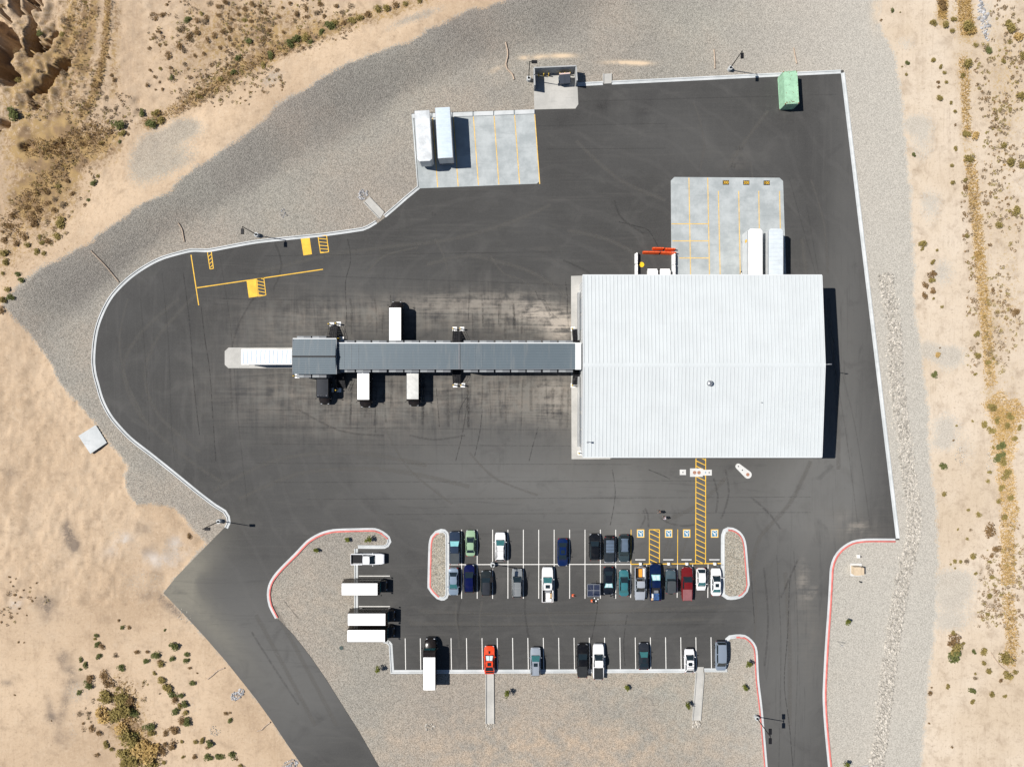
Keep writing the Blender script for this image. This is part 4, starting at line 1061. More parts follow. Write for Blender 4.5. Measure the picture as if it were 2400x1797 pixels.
# ------------------------------------------------------------------ light poles
def light_pole(px, py, label, heads, h=7.0, az=0, base_r=.38):
    x, y, g = G(px, py)
    e = tag(empty('light_pole', x, y, g), label, 'light pole', 'tall black yard light poles on concrete piers')
    MB().cyl((0, 0, -.3), (0, 0, .85), base_r, base_r, 16).build('pier', M['kerb'], e, 40)
    MB().cyl((0, 0, .85), (0, 0, h), .085, .06, 10).box(0, 0, .88, .34, .34, .05).build('pole', M['blackmetal'], e, 40)
    for a in heads:
        c, s = math.cos(a), math.sin(a)
        hd = MB(); hd.box(c * .22, s * .22, h - .06, .40, .09, .09, a); ho = None
        hd.build('arm', M['blackmetal'], e)
        MB().box(c * .80, s * .80, h - .06, .98, .52, .17, a, 0, .9).build('luminaire', M['blackmetal'], e)
light_pole(1239, 188, 'light pole with one lamp beside the west wall of the trash enclosure', [0])
light_pole(1709, 164, 'light pole behind the top kerb to the left of the green container', [R(-90)])
light_pole(604, 552, 'light pole behind the kerb near the yellow painted boxes', [R(-90)])
light_pole(516, 1220, 'light pole at the kerb end beside the left entrance road', [0])
light_pole(1155, 1321, 'light pole on a round pier in the middle of the double parking row', [R(-90)], base_r=.42)
light_pole(1771, 1678, 'light pole with two opposite lamps beside the right entrance road', [R(90), R(-90)])
# ------------------------------------------------------------------ trash enclosure with dumpster
M['block'] = concrete_material('grey_block_wall', (.30, .31, .31), (.36, .365, .365))
te = tag(empty('trash_enclosure', *P(1302, 190), .05), 'roofless trash enclosure of three grey block walls with a concrete floor', 'enclosure')
ex, ey = P(1302, 190)
def wallseg(p, q, th=.2, h=2.45):
    a = P(*p); b = P(*q); l = math.hypot(b[0] - a[0], b[1] - a[1])
    MB().box((a[0] + b[0]) / 2 - ex, (a[1] + b[1]) / 2 - ey, h / 2, l, th, h, math.atan2(b[1] - a[1], b[0] - a[0])).build('wall', M['block'], te)
wallseg((1250.5, 174), (1347.5, 169.5)); wallseg((1251, 176), (1252.5, 214)); wallseg((1347.2, 171.8), (1349.6, 203.5))
for i, (px, py) in enumerate(((1262.5,180),(1274,179.5),(1285.5,179),(1311.5,178),(1323,177.5),(1335,177))):
    bollard(px, py, ('yellow bollard inside the trash enclosure, far left in the shade','yellow bollard inside the trash enclosure, second from the left wall','yellow bollard inside the trash enclosure, just left of its middle','yellow bollard behind the left end of the blue dumpster','yellow bollard behind the middle of the blue dumpster','yellow bollard behind the right end of the blue dumpster')[i], False, 1.05, .09, 'yellow bollards inside the trash enclosure', .06)
M['dump'] = flat('dark_blue_steel', (.035, .055, .085), .5)
M['lid'] = flat('dark_plastic_lid', (.028, .035, .05), .5)
dx, dy = P(1322.5, 192)
du = tag(empty('dumpster', dx, dy, .06, R(4)), 'dark blue steel dumpster with two black lids in the trash enclosure', 'dumpster')
b_ = MB(); b_.add([(-.95, -.62, .12), (.95, -.62, .12), (.95, .7, .12), (-.95, .7, .12), (-.95, -.8, 1.15), (.95, -.8, 1.15), (.95, .78, 1.55), (-.95, .78, 1.55)], [(3, 2, 1, 0), (0, 1, 5, 4), (1, 2, 6, 5), (2, 3, 7, 6), (3, 0, 4, 7), (4, 5, 6, 7)])
b_.build('bin', M['dump'], du)
for s in (-1, 1):
    l_ = MB(); l_.add([(s * .94 if s < 0 else .015, -.84, 1.17), (-.015 if s < 0 else .94, -.84, 1.17), (-.015 if s < 0 else .94, .62, 1.55), (s * .94 if s < 0 else .015, .62, 1.55)], [(0, 1, 2, 3)])
    l_.add([(p[0], p[1], p[2] + .05) for p in l_.v[:4]], [(0, 1, 2, 3)]); l_.f += [[0, 1, 5, 4], [1, 2, 6, 5], [2, 3, 7, 6], [3, 0, 4, 7]]; l_.m += [0] * 4
    l_.build('lid', M['lid'], du)
    MB().box(s * 1.02, 0, .75, .12, 1.1, .16).build('fork_pocket', M['dump'], du)
    for y in (-.5, .55): MB().cyl((s * .8 - .04, y, .07), (s * .8 + .04, y, .07), .07, .07, 8).build('caster', M['tyre'], du)
M['pinkish'] = flat('faded_pink_steel', (.52, .40, .37), .6)
MB().box(0, .72, 1.57, 1.9, .24, .08).build('top_rail', M['pinkish'], du)

# ------------------------------------------------------------------ shipping container
M['green'] = var_mat('faded_green_container_paint', (.30, .50, .345), .6, .14, .9, fine=.08)
M['rust'] = var_mat('rust', (.17, .07, .03), .85, .3, 3)
rx, ry = P(1847, 213, 1.3)
sc_ = tag(empty('shipping_container', rx, ry, .05, R(3.4)), 'pale green steel shipping container with rusty roof corners standing by the top kerb', 'container')
cm = MB(); L_, W_, H_ = 5.75, 2.45, 2.6
def corr(n, amp, half):      # corrugated line along local y
    out = []
    for i in range(n * 4 + 1):
        t = -L_ / 2 + .12 + i * (L_ - .24) / (n * 4)
        out.append((amp if (i % 4) in (1, 2) else 0, t))
    return out
for s in (-1, 1):
    pr = corr(18, .036, 0); nn = len(pr)
    vs_ = [(s * (W_ / 2 - .05 + a), t, .15) for a, t in pr] + [(s * (W_ / 2 - .05 + a), t, H_ - .08) for a, t in pr]
    cm.add(vs_, [(i, i + 1, nn + i + 1, nn + i) for i in range(nn - 1)])
pr = corr(20, .028, 0); nn = len(pr)
cm.add([(-W_ / 2 + .06, t, H_ - .035 + a) for a, t in pr] + [(W_ / 2 - .06, t, H_ - .035 + a) for a, t in pr], [(i, i + 1, nn + i + 1, nn + i) for i in range(nn - 1)])
for y in (-L_ / 2 + .05, L_ / 2 - .05): cm.box(0, y, H_ / 2, W_ - .1, .06, H_ - .1)
cm.box(0, 0, .13, W_ - .06, L_ - .1, .1)
cm.build('body', M['green'], sc_)
fr = MB()
for s in (-1, 1):
    fr.box(s * (W_ / 2 - .04), 0, H_ - .04, .08, L_ - .3, .08); fr.box(s * (W_ / 2 - .04), 0, .10, .08, L_ - .3, .14)
    for y in (-1, 1): fr.box(s * (W_ / 2 - .05), y * (L_ / 2 - .06), H_ / 2, .11, .12, H_ - .3)
for y in (-1, 1): fr.box(0, y * (L_ / 2 - .05), H_ - .04, W_ - .3, .1, .08); fr.box(0, y * (L_ / 2 - .05), .1, W_ - .3, .1, .14)
fr.build('frame', M['green'], sc_)
for s in (-1, 1):
    for y in (-1, 1):
        for z in (.09, H_ - .06): MB().box(s * (W_ / 2 - .08), y * (L_ / 2 - .09), z, .17, .18, .14).build('corner_casting', M['rust'], sc_)
rs = MB(); rnd = random.Random(3)
for k in range(46):
    side_ = rnd.random()
    if side_ < .45: a, b = rnd.uniform(-1, 1) * (W_ / 2 - .1), -L_ / 2 + abs(rnd.gauss(0, .22)) + .08
    elif side_ < .6: a, b = rnd.uniform(-1, 1) * (W_ / 2 - .1), L_ / 2 - abs(rnd.gauss(0, .14)) - .06
    elif side_ < .85: a, b = W_ / 2 - abs(rnd.gauss(0, .1)) - .06, rnd.uniform(-L_ / 2, L_ / 2) * .95
    else: a, b = rnd.uniform(-1, 1) * W_ * .42, rnd.uniform(-1, 1) * L_ * .42
    q = rnd.uniform(.03, .09); n_ = 7
    rs.add([(a + q * rnd.uniform(.5, 1.2) * math.cos(i / n_ * 6.28), b + q * rnd.uniform(.5, 1.2) * math.sin(i / n_ * 6.28), H_ + .006 + k * .0003) for i in range(n_)], [tuple(range(n_))])
rs.build('rust_patches', M['rust'], sc_)
for s in (-1, 1): MB().box(s * .6, -L_ / 2 - .005, H_ / 2, 1.1, .05, H_ - .35).build('door', M['green'], sc_)
for xx in (-.95, -.35, .35, .95): MB().cyl((xx, -L_ / 2 - .06, .25), (xx, -L_ / 2 - .06, H_ - .2), .022, .022, 6).build('lock_rod', M['steel'], sc_)

# ------------------------------------------------------------------ trailers
def quilt_material(name, col, amp, dirt):
    t = NT(name); p = t.obj()
    w = t.n.new('ShaderNodeTexWave'); w.wave_type = 'BANDS'; w.bands_direction = 'Y'
    t.L(p, w.inputs['Vector']); w.inputs['Scale'].default_value = .42; w.inputs['Distortion'].default_value = 3.5; w.inputs['Detail'].default_value = 3; w.inputs['Detail Scale'].default_value = .7
    n = t.noise(p, .8, 4, .6)
    c = t.mix(t.math('MULTIPLY', t.rng(n, .4, .75), dirt), col, tuple(x * .62 for x in col))
    hh = t.math('ADD', t.math('MULTIPLY', w.outputs['Fac'], .8), t.math('MULTIPLY', t.noise(t.scale(p, .4, 1.4), 1.2, 3), .8))
    t.bump(hh, amp * .42, .22)
    return t.fin(c, .38, .05, .5)
M['roof_silver'] = quilt_material('rippled_silver_roof_skin', (.55, .60, .635), 1.0, .3)
M['roof_blue'] = quilt_material('rippled_pale_blue_roof_skin', (.50, .575, .64), .75, .25)
M['roof_pale'] = quilt_material('rippled_white_roof_skin', (.54, .60, .655), .8, .2)
M['roof_white'] = var_mat('white_roof_skin', (.66, .655, .64), .5, .10, .35, fine=.05)
M['roof_worn'] = var_mat('worn_grey_white_roof_skin', (.52, .545, .56), .5, .22, .5, fine=.1)
M['trailer'] = var_mat('white_trailer_side', (.50, .52, .53), .45, .08, .7)
def trailer(x, y, rz, label, roof, nose=.0, name='semi_trailer', L=8.75):
    """local +y is the coupling (nose) end"""
    e = tag(empty(name, x, y, .05, rz), label, 'trailer', 'short white freight trailers')
    Wd, z0, z1 = 2.55, 1.12, 4.05
    c = .38 if nose else .05
    pl = [(-Wd / 2, -L / 2), (Wd / 2, -L / 2), (Wd / 2, L / 2 - c), (Wd / 2 - c, L / 2), (-Wd / 2 + c, L / 2), (-Wd / 2, L / 2 - c)]
    MB().prism(pl, z0, z1).build('body', M['trailer'], e)
    k = .985
    rp = [(px * .985, py * .995) for px, py in pl]
    n = 22; rm = MB(); ins = [(-Wd / 2 + .05), (Wd / 2 - .05)]
    yy = np.linspace(-L / 2 + .04, L / 2 - .05, n)
    rr = random.Random(hash(label) % 1000)
    vs_ = []
    for i, q in enumerate(yy):
        ww = (Wd / 2 - .05) if q < L / 2 - c else (Wd / 2 - .05) - (q - (L / 2 - c))
        for j in range(7):
            u = -1 + j / 3
            vs_.append((ww * u, q, z1 + .012 + (.022 * (1 - u * u) + (rr.uniform(0, .012) if 0 < j < 6 else 0))))
    rm.add(vs_, [(i * 7 + j, i * 7 + j + 1, (i + 1) * 7 + j + 1, (i + 1) * 7 + j) for i in range(n - 1) for j in range(6)])
    rm.build('roof', M[roof], e, 60)
    tr = MB()
    for s in (-1, 1): tr.box(s * (Wd / 2 + .005), -c / 2, z1 - .05, .05, L - c, .12); tr.box(s * (Wd / 2 + .005), -c / 2, z0 + .05, .05, L - c, .14)
    tr.box(0, -L / 2 - .005, z1 - .05, Wd, .05, .12)
    tr.build('top_rail', M['steel'], e)
    MB().box(0, 0, z0 - .14, .9, L - .4, .24).build('chassis', M['black'], e)
    for s in (-1, 1):
        MB().box(s * .63, -L / 2 - .03, (z0 + z1) / 2, 1.18, .05, z1 - z0 - .3).build('rear_door', M['trailer'], e)
        MB().box(s * .85, L / 2 - 1.5, .55, .14, .14, .95).box(s * .85, L / 2 - 1.5, .05, .3, .3, .06).build('landing_leg', M['black'], e)
        w = MB(); w.cyl((s * .72, -L / 2 + 1.5, .5), (s * 1.24, -L / 2 + 1.5, .5), .5, .5, 18); wo = w.build('wheel', M['tyre'], e, 40)
        MB().cyl((s * 1.235, -L / 2 + 1.5, .5), (s * 1.255, -L / 2 + 1.5, .5), .28, .26, 14).build('rim', M['white'], wo, 40)
        MB().box(s * 1.1, -L / 2 - .06, 1.02, .22, .05, .12).build('tail_light', M['red_lamp'], e)
        MB().box(s * .98, -L / 2 + .82, .6, .5, .03, .7).build('mud_flap', M['black'], e)
    MB().box(0, -L / 2 - .02, .55, 2.2, .1, .1).box(-.8, -L / 2 - .02, .8, .08, .08, .5).box(.8, -L / 2 - .02, .8, .08, .08, .5).build('rear_bumper', M['steel'], e)
    return e
x, y = P(992.3, 319, 4.05); trailer(x, y, R(183.3), 'trailer with a flat worn white roof, at the far left of the top concrete pad', 'roof_worn', 1)
x, y = P(1040.5, 311.5, 4.05); trailer(x, y, R(3.3), 'trailer with a wrinkled pale blue roof and a long shadow over the top concrete pad', 'roof_blue')
x, y = P(1770, 590, 4.05); t_ = trailer(x, BN + 8.75 / 2 + .05, 0, 'trailer with a smooth white roof docked at the north wall of the warehouse', 'roof_white', 1)
MB().box(-1.29, 2.4, 3.1, .02, .5, .9).build('yellow_emblem', M['yellow'], t_)
x, y = P(1818, 590, 4.05); trailer(x, BN + 8.75 / 2 + .05, 0, 'trailer with a wrinkled silver roof, outermost at the north wall of the warehouse', 'roof_silver', 1)
x, y = P(622, 836.3, 4.05); trailer(x + .2, y, R(90), 'trailer with a wrinkled white roof backed up to the head end of the corridor', 'roof_pale')

# ------------------------------------------------------------------ box vans (step vans)
M['brown'] = paint('dark_brown_van_paint', (.011, .008, .007), 0, .45, .3)
M['vanroof'] = var_mat('translucent_white_van_roof', (.82, .82, .81), .5, .03, .8)
M['vanroof_grey'] = var_mat('dirty_grey_white_van_roof', (.50, .50, .48), .6, .12, 1.2, fine=.1)
M['vanblack'] = var_mat('matt_black_van_roof', (.016, .019, .026), .6, .15, 1.0, 0, .2)
def step_van(x, y, rz, label, roof='vanroof', L=7.3, Wd=2.2, H_=3.0, rounded=False, nose=1.0, roof_len=None):
    """local +y is forward"""
    e = tag(empty('box_van', x, y, .05, rz), label, 'van', 'dark box vans')
    yb = L / 2 - nose                              # front of the box
    z0 = .55
    b = MB()
    b.add([(-Wd / 2, -L / 2, z0), (Wd / 2, -L / 2, z0), (Wd / 2, yb, z0), (-Wd / 2, yb, z0), (-Wd / 2, -L / 2, H_), (Wd / 2, -L / 2, H_), (Wd / 2 - .03, yb - .25, H_), (-Wd / 2 + .03, yb - .25, H_),
           (-Wd / 2, yb, H_ - .35), (Wd / 2, yb, H_ - .35)], [(3, 2, 1, 0), (0, 1, 5, 4), (1, 2, 9, 6, 5), (3, 0, 4, 7, 8), (4, 5, 6, 7), (7, 6, 9, 8), (2, 3, 8, 9)])
    b.build('body', M['brown'] if not rounded else M['vanblack'], e, None, .05)
    rl = MB(); yf = yb - .32 if roof_len is None else -L / 2 + roof_len
    ny_ = 12; yy = np.linspace(-L / 2 + .05, yf, ny_); vs_ = []
    for q in yy:
        for j in range(7):
            u = -1 + j / 3; vs_.append(((Wd / 2 - .06) * u, q, H_ + .02 + .05 * (1 - u * u)))
    rl.add(vs_, [(i * 7 + j, i * 7 + j + 1, (i + 1) * 7 + j + 1, (i + 1) * 7 + j) for i in range(ny_ - 1) for j in range(6)])
    rl.box(0, (-L / 2 + .05 + yf) / 2, H_ + .005, Wd - .1, yf + L / 2 - .05, .04)
    rl.build('roof', M[roof], e, 40)
    for s in (-1, 1): MB().box(s * (Wd / 2 - .04), (-L / 2 + yf) / 2, H_ + .02, .05, yf + L / 2, .06).build('roof_rail', M['black'], e)
    h = MB(); hw = Wd / 2 - .12; zc, zn = 1.62, 1.28
    prof = [(yb - .02, zc, hw), (yb + nose * .45, zc - .08, hw - .02), (yb + nose * .82, zn + .04, hw - .14), (L / 2, zn - .28, hw - .32)]
    vs_ = []
    for yq, zq, wq in prof:
        vs_ += [(-wq, yq, .45), (-wq, yq, zq - .12), (-wq * .82, yq, zq), (0, yq, zq + .04), (wq * .82, yq, zq), (wq, yq, zq - .12), (wq, yq, .45)]
    fs = [(i * 7 + j, i * 7 + j + 1, (i + 1) * 7 + j + 1, (i + 1) * 7 + j) for i in range(3) for j in range(6)] + [tuple(range(21, 28)), tuple(range(6, -1, -1))]
    h.add(vs_, fs); h.build('hood', M['brown'], e, 40)
    g = MB(); g.add([(-Wd / 2 + .14, yb + .03, zc + .05), (Wd / 2 - .14, yb + .03, zc + .05), (Wd / 2 - .2, yb + .012, H_ - .42), (-Wd / 2 + .2, yb + .012, H_ - .42)], [(0, 1, 2, 3)])
    g.box(0, yb + .0, (zc + H_ - .37) / 2, .05, .06, H_ - .45 - zc)
    g.build('windshield', M['glass_teal'], e)
    for s in (-1, 1):
        MB().add([(s * (Wd / 2 + .012), yb - .25, 1.6), (s * (Wd / 2 + .012), yb - 1.15, 1.6), (s * (Wd / 2 + .012), yb - 1.15, 2.55), (s * (Wd / 2 + .012), yb - .4, 2.55)], [(0, 1, 2, 3)]).build('side_window', M['glass'], e)
        MB().box(s * (hw - .34), L / 2 - .08, 1.0, .26, .14, .18).build('headlight', M['lamp'], e)
        MB().tube([(s * (Wd / 2 - .02), yb - .05, 2.35), (s * (Wd / 2 + .28), yb + .18, 2.3)], .02, 5).box(s * (Wd / 2 + .28), yb + .2, 2.1, .2, .06, .42).build('mirror', M['black'], e)
        MB().box(s * .9, -L / 2 - .03, 2.75, .3, .05, .12).box(s * .95, -L / 2 - .03, .95, .2, .05, .14).build('tail_light', M['red_lamp'], e)
        for yq in (L / 2 - 1.05, -L / 2 + 1.75):
            wv = MB().cyl((s * (Wd / 2 - .34), yq, .42), (s * (Wd / 2 - .02), yq, .42), .42, .42, 18).build('wheel', M['tyre'], e, 40)
            MB().cyl((s * (Wd / 2 - .03), yq, .42), (s * (Wd / 2 + .005), yq, .42), .24, .22, 12).build('rim', M['rim'], wv, 40)
        MB().box(s * .52, -L / 2 - .02, 1.7, .98, .04, 2.2).build('rear_door', M['brown'], e)
    MB().box(0, L / 2 + .02, .55, Wd - .5, .14, .22).build('front_bumper', M['black'], e)
    MB().box(0, -L / 2 - .12, .5, Wd - .1, .22, .16).build('rear_bumper', M['black'], e)
    if rounded:
        for xx in (-.72, -.2, 0, .2, .72): MB().dome(xx, yf - .08, H_ + .02, .06, .06, .05, 8, 3).build('marker_light', M['lamp'], e)
    return e
def van_at(px, roof0, roof1, face, label, **kw):
    """px = roof centre pixel across, roof0/roof1 = roof ends along, face in N S E"""
    H_ = kw.get('H_', 3.0); L = kw.get('L', 7.3); nose = kw.get('nose', 1.0)
    yb = L / 2 - nose - .3 if not kw.get('roof_len') else -L / 2 + kw['roof_len']
    if face in 'NS':
        x = P(px, 0, H_)[0]; yfr = P(0, roof0, H_)[1]       # roof0 = front end of the roof
        y = yfr - yb if face == 'N' else yfr + yb
        rz = 0 if face == 'N' else math.pi
    else:
        y = P(0, px, H_)[1]; xfr = P(roof0, 0, H_)[0]; x = xfr - yb; rz = -math.pi / 2
    return step_van(x, y, rz, label, **kw)
van_at(926, 721, 0, 'N', 'box van with a bright white roof docked at the north side of the corridor', L=7.4, nose=.95)
van_at(851.5, 936.5, 0, 'S', 'box van with a bright white roof docked at the south side of the corridor', L=6.8, nose=1.05)
van_at(967, 935.5, 0, 'S', 'box van with a dirty grey roof docked at the south side of the corridor', roof='vanroof_grey', L=6.6, nose=.9)
van_at(755.5, 928, 0, 'S', 'all black van with five small roof lights at the head end of the corridor', roof='vanblack', rounded=True, L=5.25, H_=2.75, Wd=2.1, nose=1.15)
van_at(1380, 885, 0, 'E', 'box van with a white roof, top one of the three parked across the left kerb', L=7.6, nose=1.0)
van_at(1450.8, 903.5, 0, 'E', 'box van with a white roof, middle one of the three parked across the left kerb', L=7.9, nose=1.0)
van_at(1489.3, 902.5, 0, 'E', 'box van with a white roof, bottom one of the three parked across the left kerb', L=7.9, nose=1.0)
e = van_at(1006, 1539.5, 0, 'N', 'box van with a long white roof backed over the bottom kerb near the red car', L=8.3, nose=1.5, roof_len=5.75)
# ------------------------------------------------------------------ cars
KIND = dict(
    sedan=dict(L=4.75, W=1.83, H=1.45, wf=.235, rf=.045, rr=-.215, rb=-.365, zf=.70, cowl=.95, deck=.98, zr=.90, wr=.675),
    coupe=dict(L=4.8, W=1.88, H=1.36, wf=.19, rf=.0, rr=-.19, rb=-.38, zf=.70, cowl=.93, deck=.97, zr=.90, wr=.68),
    hatch=dict(L=4.05, W=1.75, H=1.50, wf=.265, rf=.075, rr=-.31, rb=-.46, zf=.74, cowl=.98, deck=.98, zr=.88, wr=.72),
    suv=dict(L=4.85, W=1.93, H=1.75, wf=.24, rf=.07, rr=-.39, rb=-.475, zf=.92, cowl=1.12, deck=1.08, zr=.95, wr=.71),
    van=dict(L=5.1, W=1.98, H=1.80, wf=.315, rf=.16, rr=-.44, rb=-.485, zf=.90, cowl=1.10, deck=1.08, zr=.98, wr=.77),
    pickup=dict(L=5.8, W=2.0, H=1.86, wf=.22, rf=.08, rr=-.105, rb=-.145, zf=1.02, cowl=1.20, deck=1.18, zr=1.12, wr=.74),
    jeep=dict(L=4.4, W=1.85, H=1.82, wf=.115, rf=.075, rr=-.42, rb=-.445, zf=1.08, cowl=1.14, deck=1.14, zr=1.12, wr=.82))
CARS = 'cars parked in the marked stalls'
def quad_on(c, u0, u1, v0, v1, off):
    """patch of a quad face: c = four corners a b c d (a-b bottom, d-c top)"""
    a, b, c_, d = [Vector(p) for p in c]
    n = (b - a).cross(d - a).normalized()
    def at(u, v): return (a * (1 - u) + b * u) * (1 - v) + (d * (1 - u) + c_ * u) * v + n * off
    return [at(u0, v0), at(u1, v0), at(u1, v1), at(u0, v1)]
def car(px, py, face, kind, col, label, metal=0, glass='glass', rear='glass', bed=None, sunroof=None, rails=False, shade=None, roofm=None, hoodm=None, group=CARS, extra=None, cargo=None, **ov):
    K = dict(KIND[kind]); K.update(ov)
    L, Wd, H_ = K['L'], K['W'], K['H']
    x, y = P(px, py, .75)
    rz = {'N': 0, 'S': math.pi, 'E': -math.pi / 2, 'W': math.pi / 2}[face]
    nm = {'pickup': 'pickup_truck', 'jeep': 'off_road_car', 'van': 'minivan', 'suv': 'sport_utility_car', 'sedan': 'sedan', 'coupe': 'coupe', 'hatch': 'hatchback'}[kind]
    cat = {'pickup': 'pickup', 'van': 'car'}.get(kind, 'car')
    e = tag(empty(nm, x, y, .05, rz), label, cat, group)
    pm = col if not isinstance(col, tuple) else paint(nm + '_paint', col, metal)
    wf, rf, rr, rb = K['wf'] * L, K['rf'] * L, K['rr'] * L, K['rb'] * L
    zf, cw_, dk, zr = K['zf'], K['cowl'], K['deck'], K['zr']
    open_bed = kind == 'pickup' and bed == 'open'
    tp = [(L / 2, zf - .22), (L / 2 - .07, zf - .06), (L / 2 - .22, zf), (wf + .25, cw_ - .03), (wf - .1, cw_), (rb - .02, dk)]
    if kind == 'pickup':
        tp += [(rb - .03, .80 if open_bed else 1.16), (-L / 2 + .06, .80 if open_bed else 1.16), (-L / 2, .62)]
    else:
        tp += [(-L / 2 + .20, zr), (-L / 2 + .06, zr - .08), (-L / 2, zr - .26)]
    tp = tp[::-1]
    ty, tz = [a for a, b in tp], [b for a, b in tp]
    ys = sorted(set(list(np.linspace(-L / 2, L / 2, 22)) + [L / 2 - .07, L / 2 - .2, L / 2 - .4, -L / 2 + .06, -L / 2 + .18, wf, rb] + ([rb - .035] if kind == 'pickup' else [])), reverse=True)
    vs_ = []
    for q in ys:
        u = abs(2 * q / L)
        w_ = Wd / 2 * (1 - .045 * u * u) * (1 - (.34 if kind not in ('pickup', 'jeep', 'van') else .20) * max(0, (u - .76) / .24) ** 2.3)
        t_ = float(np.interp(q, ty, tz))
        zb = .24 + (.10 if kind in ('pickup', 'jeep', 'suv') else 0) + .10 * max(0, (u - .9) / .1)
        half = [(.84 * w_, zb), (.965 * w_, zb + .10), (w_, zb + .5 * (t_ - zb)), (.985 * w_, t_ - .12), (.93 * w_, t_ - .02), (.62 * w_, t_ + .012), (.30 * w_, t_ + .022), (0, t_ + .024)]
        ring = [(-a, q, b) for a, b in half] + [(a, q, b) for a, b in half[-2::-1]]
        vs_ += ring
    k = 15
    fs = [(i * k + j, i * k + j + 1, (i + 1) * k + j + 1, (i + 1) * k + j) for i in range(len(ys) - 1) for j in range(k - 1)]
    fs += [tuple(range(k - 1, -1, -1)), tuple(range((len(ys) - 1) * k, len(ys) * k))] + [(i * k, (i + 1) * k, (i + 1) * k + k - 1, i * k + k - 1) for i in range(len(ys) - 1)]
    body = MB().add(vs_, fs)
    bo = body.build('body', pm, e, 38)
    # cabin
    zb = min(cw_, dk) - .10
    bw, tw = Wd / 2 * .90, Wd / 2 * K['wr']
    q0 = [(-bw * .93, wf + .02, cw_ - .03), (bw * .93, wf + .02, cw_ - .03), (bw, rb, dk - .02), (-bw, rb, dk - .02)]
    mid = (wf + rb) / 2
    top = [(-tw * .93, rf, H_ - .035), (tw * .93, rf, H_ - .035), (tw * .95, rr, H_ - .03), (-tw * .95, rr, H_ - .03)]
    cb = MB()
    N_ = 7; vv = []
    # roof as a crowned grid, sides straight down to the belt line
    for i in range(N_):
        t = i / (N_ - 1)
        yt = rf + (rr - rf) * t; wt = tw * (.93 + .07 * math.sin(math.pi * min(1, t * 1.2)) + .02 * t)
        for j in range(7):
            u = -1 + j / 3
            vv.append((wt * u, yt - (.05 * (1 - u * u) if i == N_ - 1 else 0) + (.07 * (1 - u * u) if i == 0 else 0), H_ - .035 + .035 * (1 - u * u) + .022 * math.sin(math.pi * t)))
    cb.add(vv, [(i * 7 + j, i * 7 + j + 1, (i + 1) * 7 + j + 1, (i + 1) * 7 + j) for i in range(N_ - 1) for j in range(6)])
    ro = cb.build('roof', M[roofm] if roofm else pm, e, 50)
    ps = MB()
    def P4(a, b, c, d): ps.add([a, b, c, d], [(0, 1, 2, 3)])
    P4(q0[0], q0[1], top[1], top[0]); P4(q0[2], q0[3], top[3], top[2]); P4(q0[1], q0[2], top[2], top[1]); P4(q0[3], q0[0], top[0], top[3])
    ps.build('pillar', pm, e)
    MB().add(quad_on((q0[1], q0[0], top[0], top[1]), .02, .98, .03, .97, .014), [(0, 1, 2, 3)]).build('windshield', M[glass], e)
    if shade: MB().add(quad_on((q0[1], q0[0], top[0], top[1]), .10, .47, .14, .88, .020) + quad_on((q0[1], q0[0], top[0], top[1]), .53, .90, .14, .88, .020), [(0, 1, 2, 3), (4, 5, 6, 7)]).build('sunshade', M[shade], e)
    MB().add(quad_on((q0[3], q0[2], top[2], top[3]), .05, .95, .06, .94, .014), [(0, 1, 2, 3)]).build('rear_window', M[rear], e)
    MB().box(0, wf + .05, cw_ + .006, bw * 1.62, .10, .03).build('wiper_cowl', M['black'], e)
    for s in (0, 1):
        c4 = (q0[2], q0[1], top[1], top[2]) if s else (q0[0], q0[3], top[3], top[0])
        for a, b in (((.06, .50), (.54, .93)) if s else ((.07, .46), (.50, .94))):
            MB().add(quad_on(c4, a, b, .14, .90, .012), [(0, 1, 2, 3)]).build('side_window', M['glass'], e)
    for s in (-1, 1):
        MB().box(s * (Wd / 2 + .09), wf - .32, cw_ + .05, .20, .11, .14, 0, 0, .8).box(s * (Wd / 2 - .02), wf - .32, cw_ + .01, .1, .06, .05).build('mirror', pm if kind != 'jeep' else M['black'], e)
        w_ = Wd / 2
        MB().box(s * w_ * .70, L / 2 - .13, zf - .15, .32, .20, .15, s * -.22, 0, .8).build('headlight', M['lamp'], e)
        MB().box(s * w_ * .74, -L / 2 + .06, (1.0 if kind == 'pickup' else zr - .22), .26 if kind not in ('pickup', 'van', 'suv') else .16, .12, .16 if kind != 'pickup' else .34, s * .16).build('tail_light', M['red_lamp'], e)
        rw = .33 if kind in ('sedan', 'coupe', 'hatch') else .385
        for yq in (L * .30, -L * .285):
            wo = MB().cyl((s * (w_ - .24), yq, rw), (s * (w_ + .004), yq, rw), rw, rw, 20).build('wheel', M['tyre'], e, 40)
            MB().cyl((s * (w_ - .01), yq, rw), (s * (w_ + .012), yq, rw), rw * .66, rw * .60, 16).build('rim', M['rim'], wo, 40)
    MB().box(0, L / 2 - .005, .48, Wd * .62, .06, .16).build('grille', M['black'], e)
    if kind == 'pickup':
        bl0, bl1 = -L / 2 + .10, rb - .06
        if open_bed:
            for s in (-1, 1): MB().box(s * (Wd / 2 * .93), (bl0 + bl1) / 2, .98, .13, bl1 - bl0 + .04, .40).build('bed_side', pm, e)
            MB().box(0, bl0 - .02, .98, Wd * .86, .07, .42).build('tailgate', pm, e)
            MB().box(0, (bl0 + bl1) / 2, .825, Wd * .80, bl1 - bl0, .03).build('bed_liner', M['black'], e)
        else:
            cm_ = bed if bed in M else 'black'
            MB().box(0, (bl0 + bl1) / 2, 1.185, Wd * .80, bl1 - bl0, .05).build('bed_cover', M[cm_], e, None, .02)
    zt = H_ + .02
    if sunroof: MB().box(0, rf - .40 + sunroof, zt + .004, tw * 1.05, .62, .014).build('sunroof', M['glass'], ro)
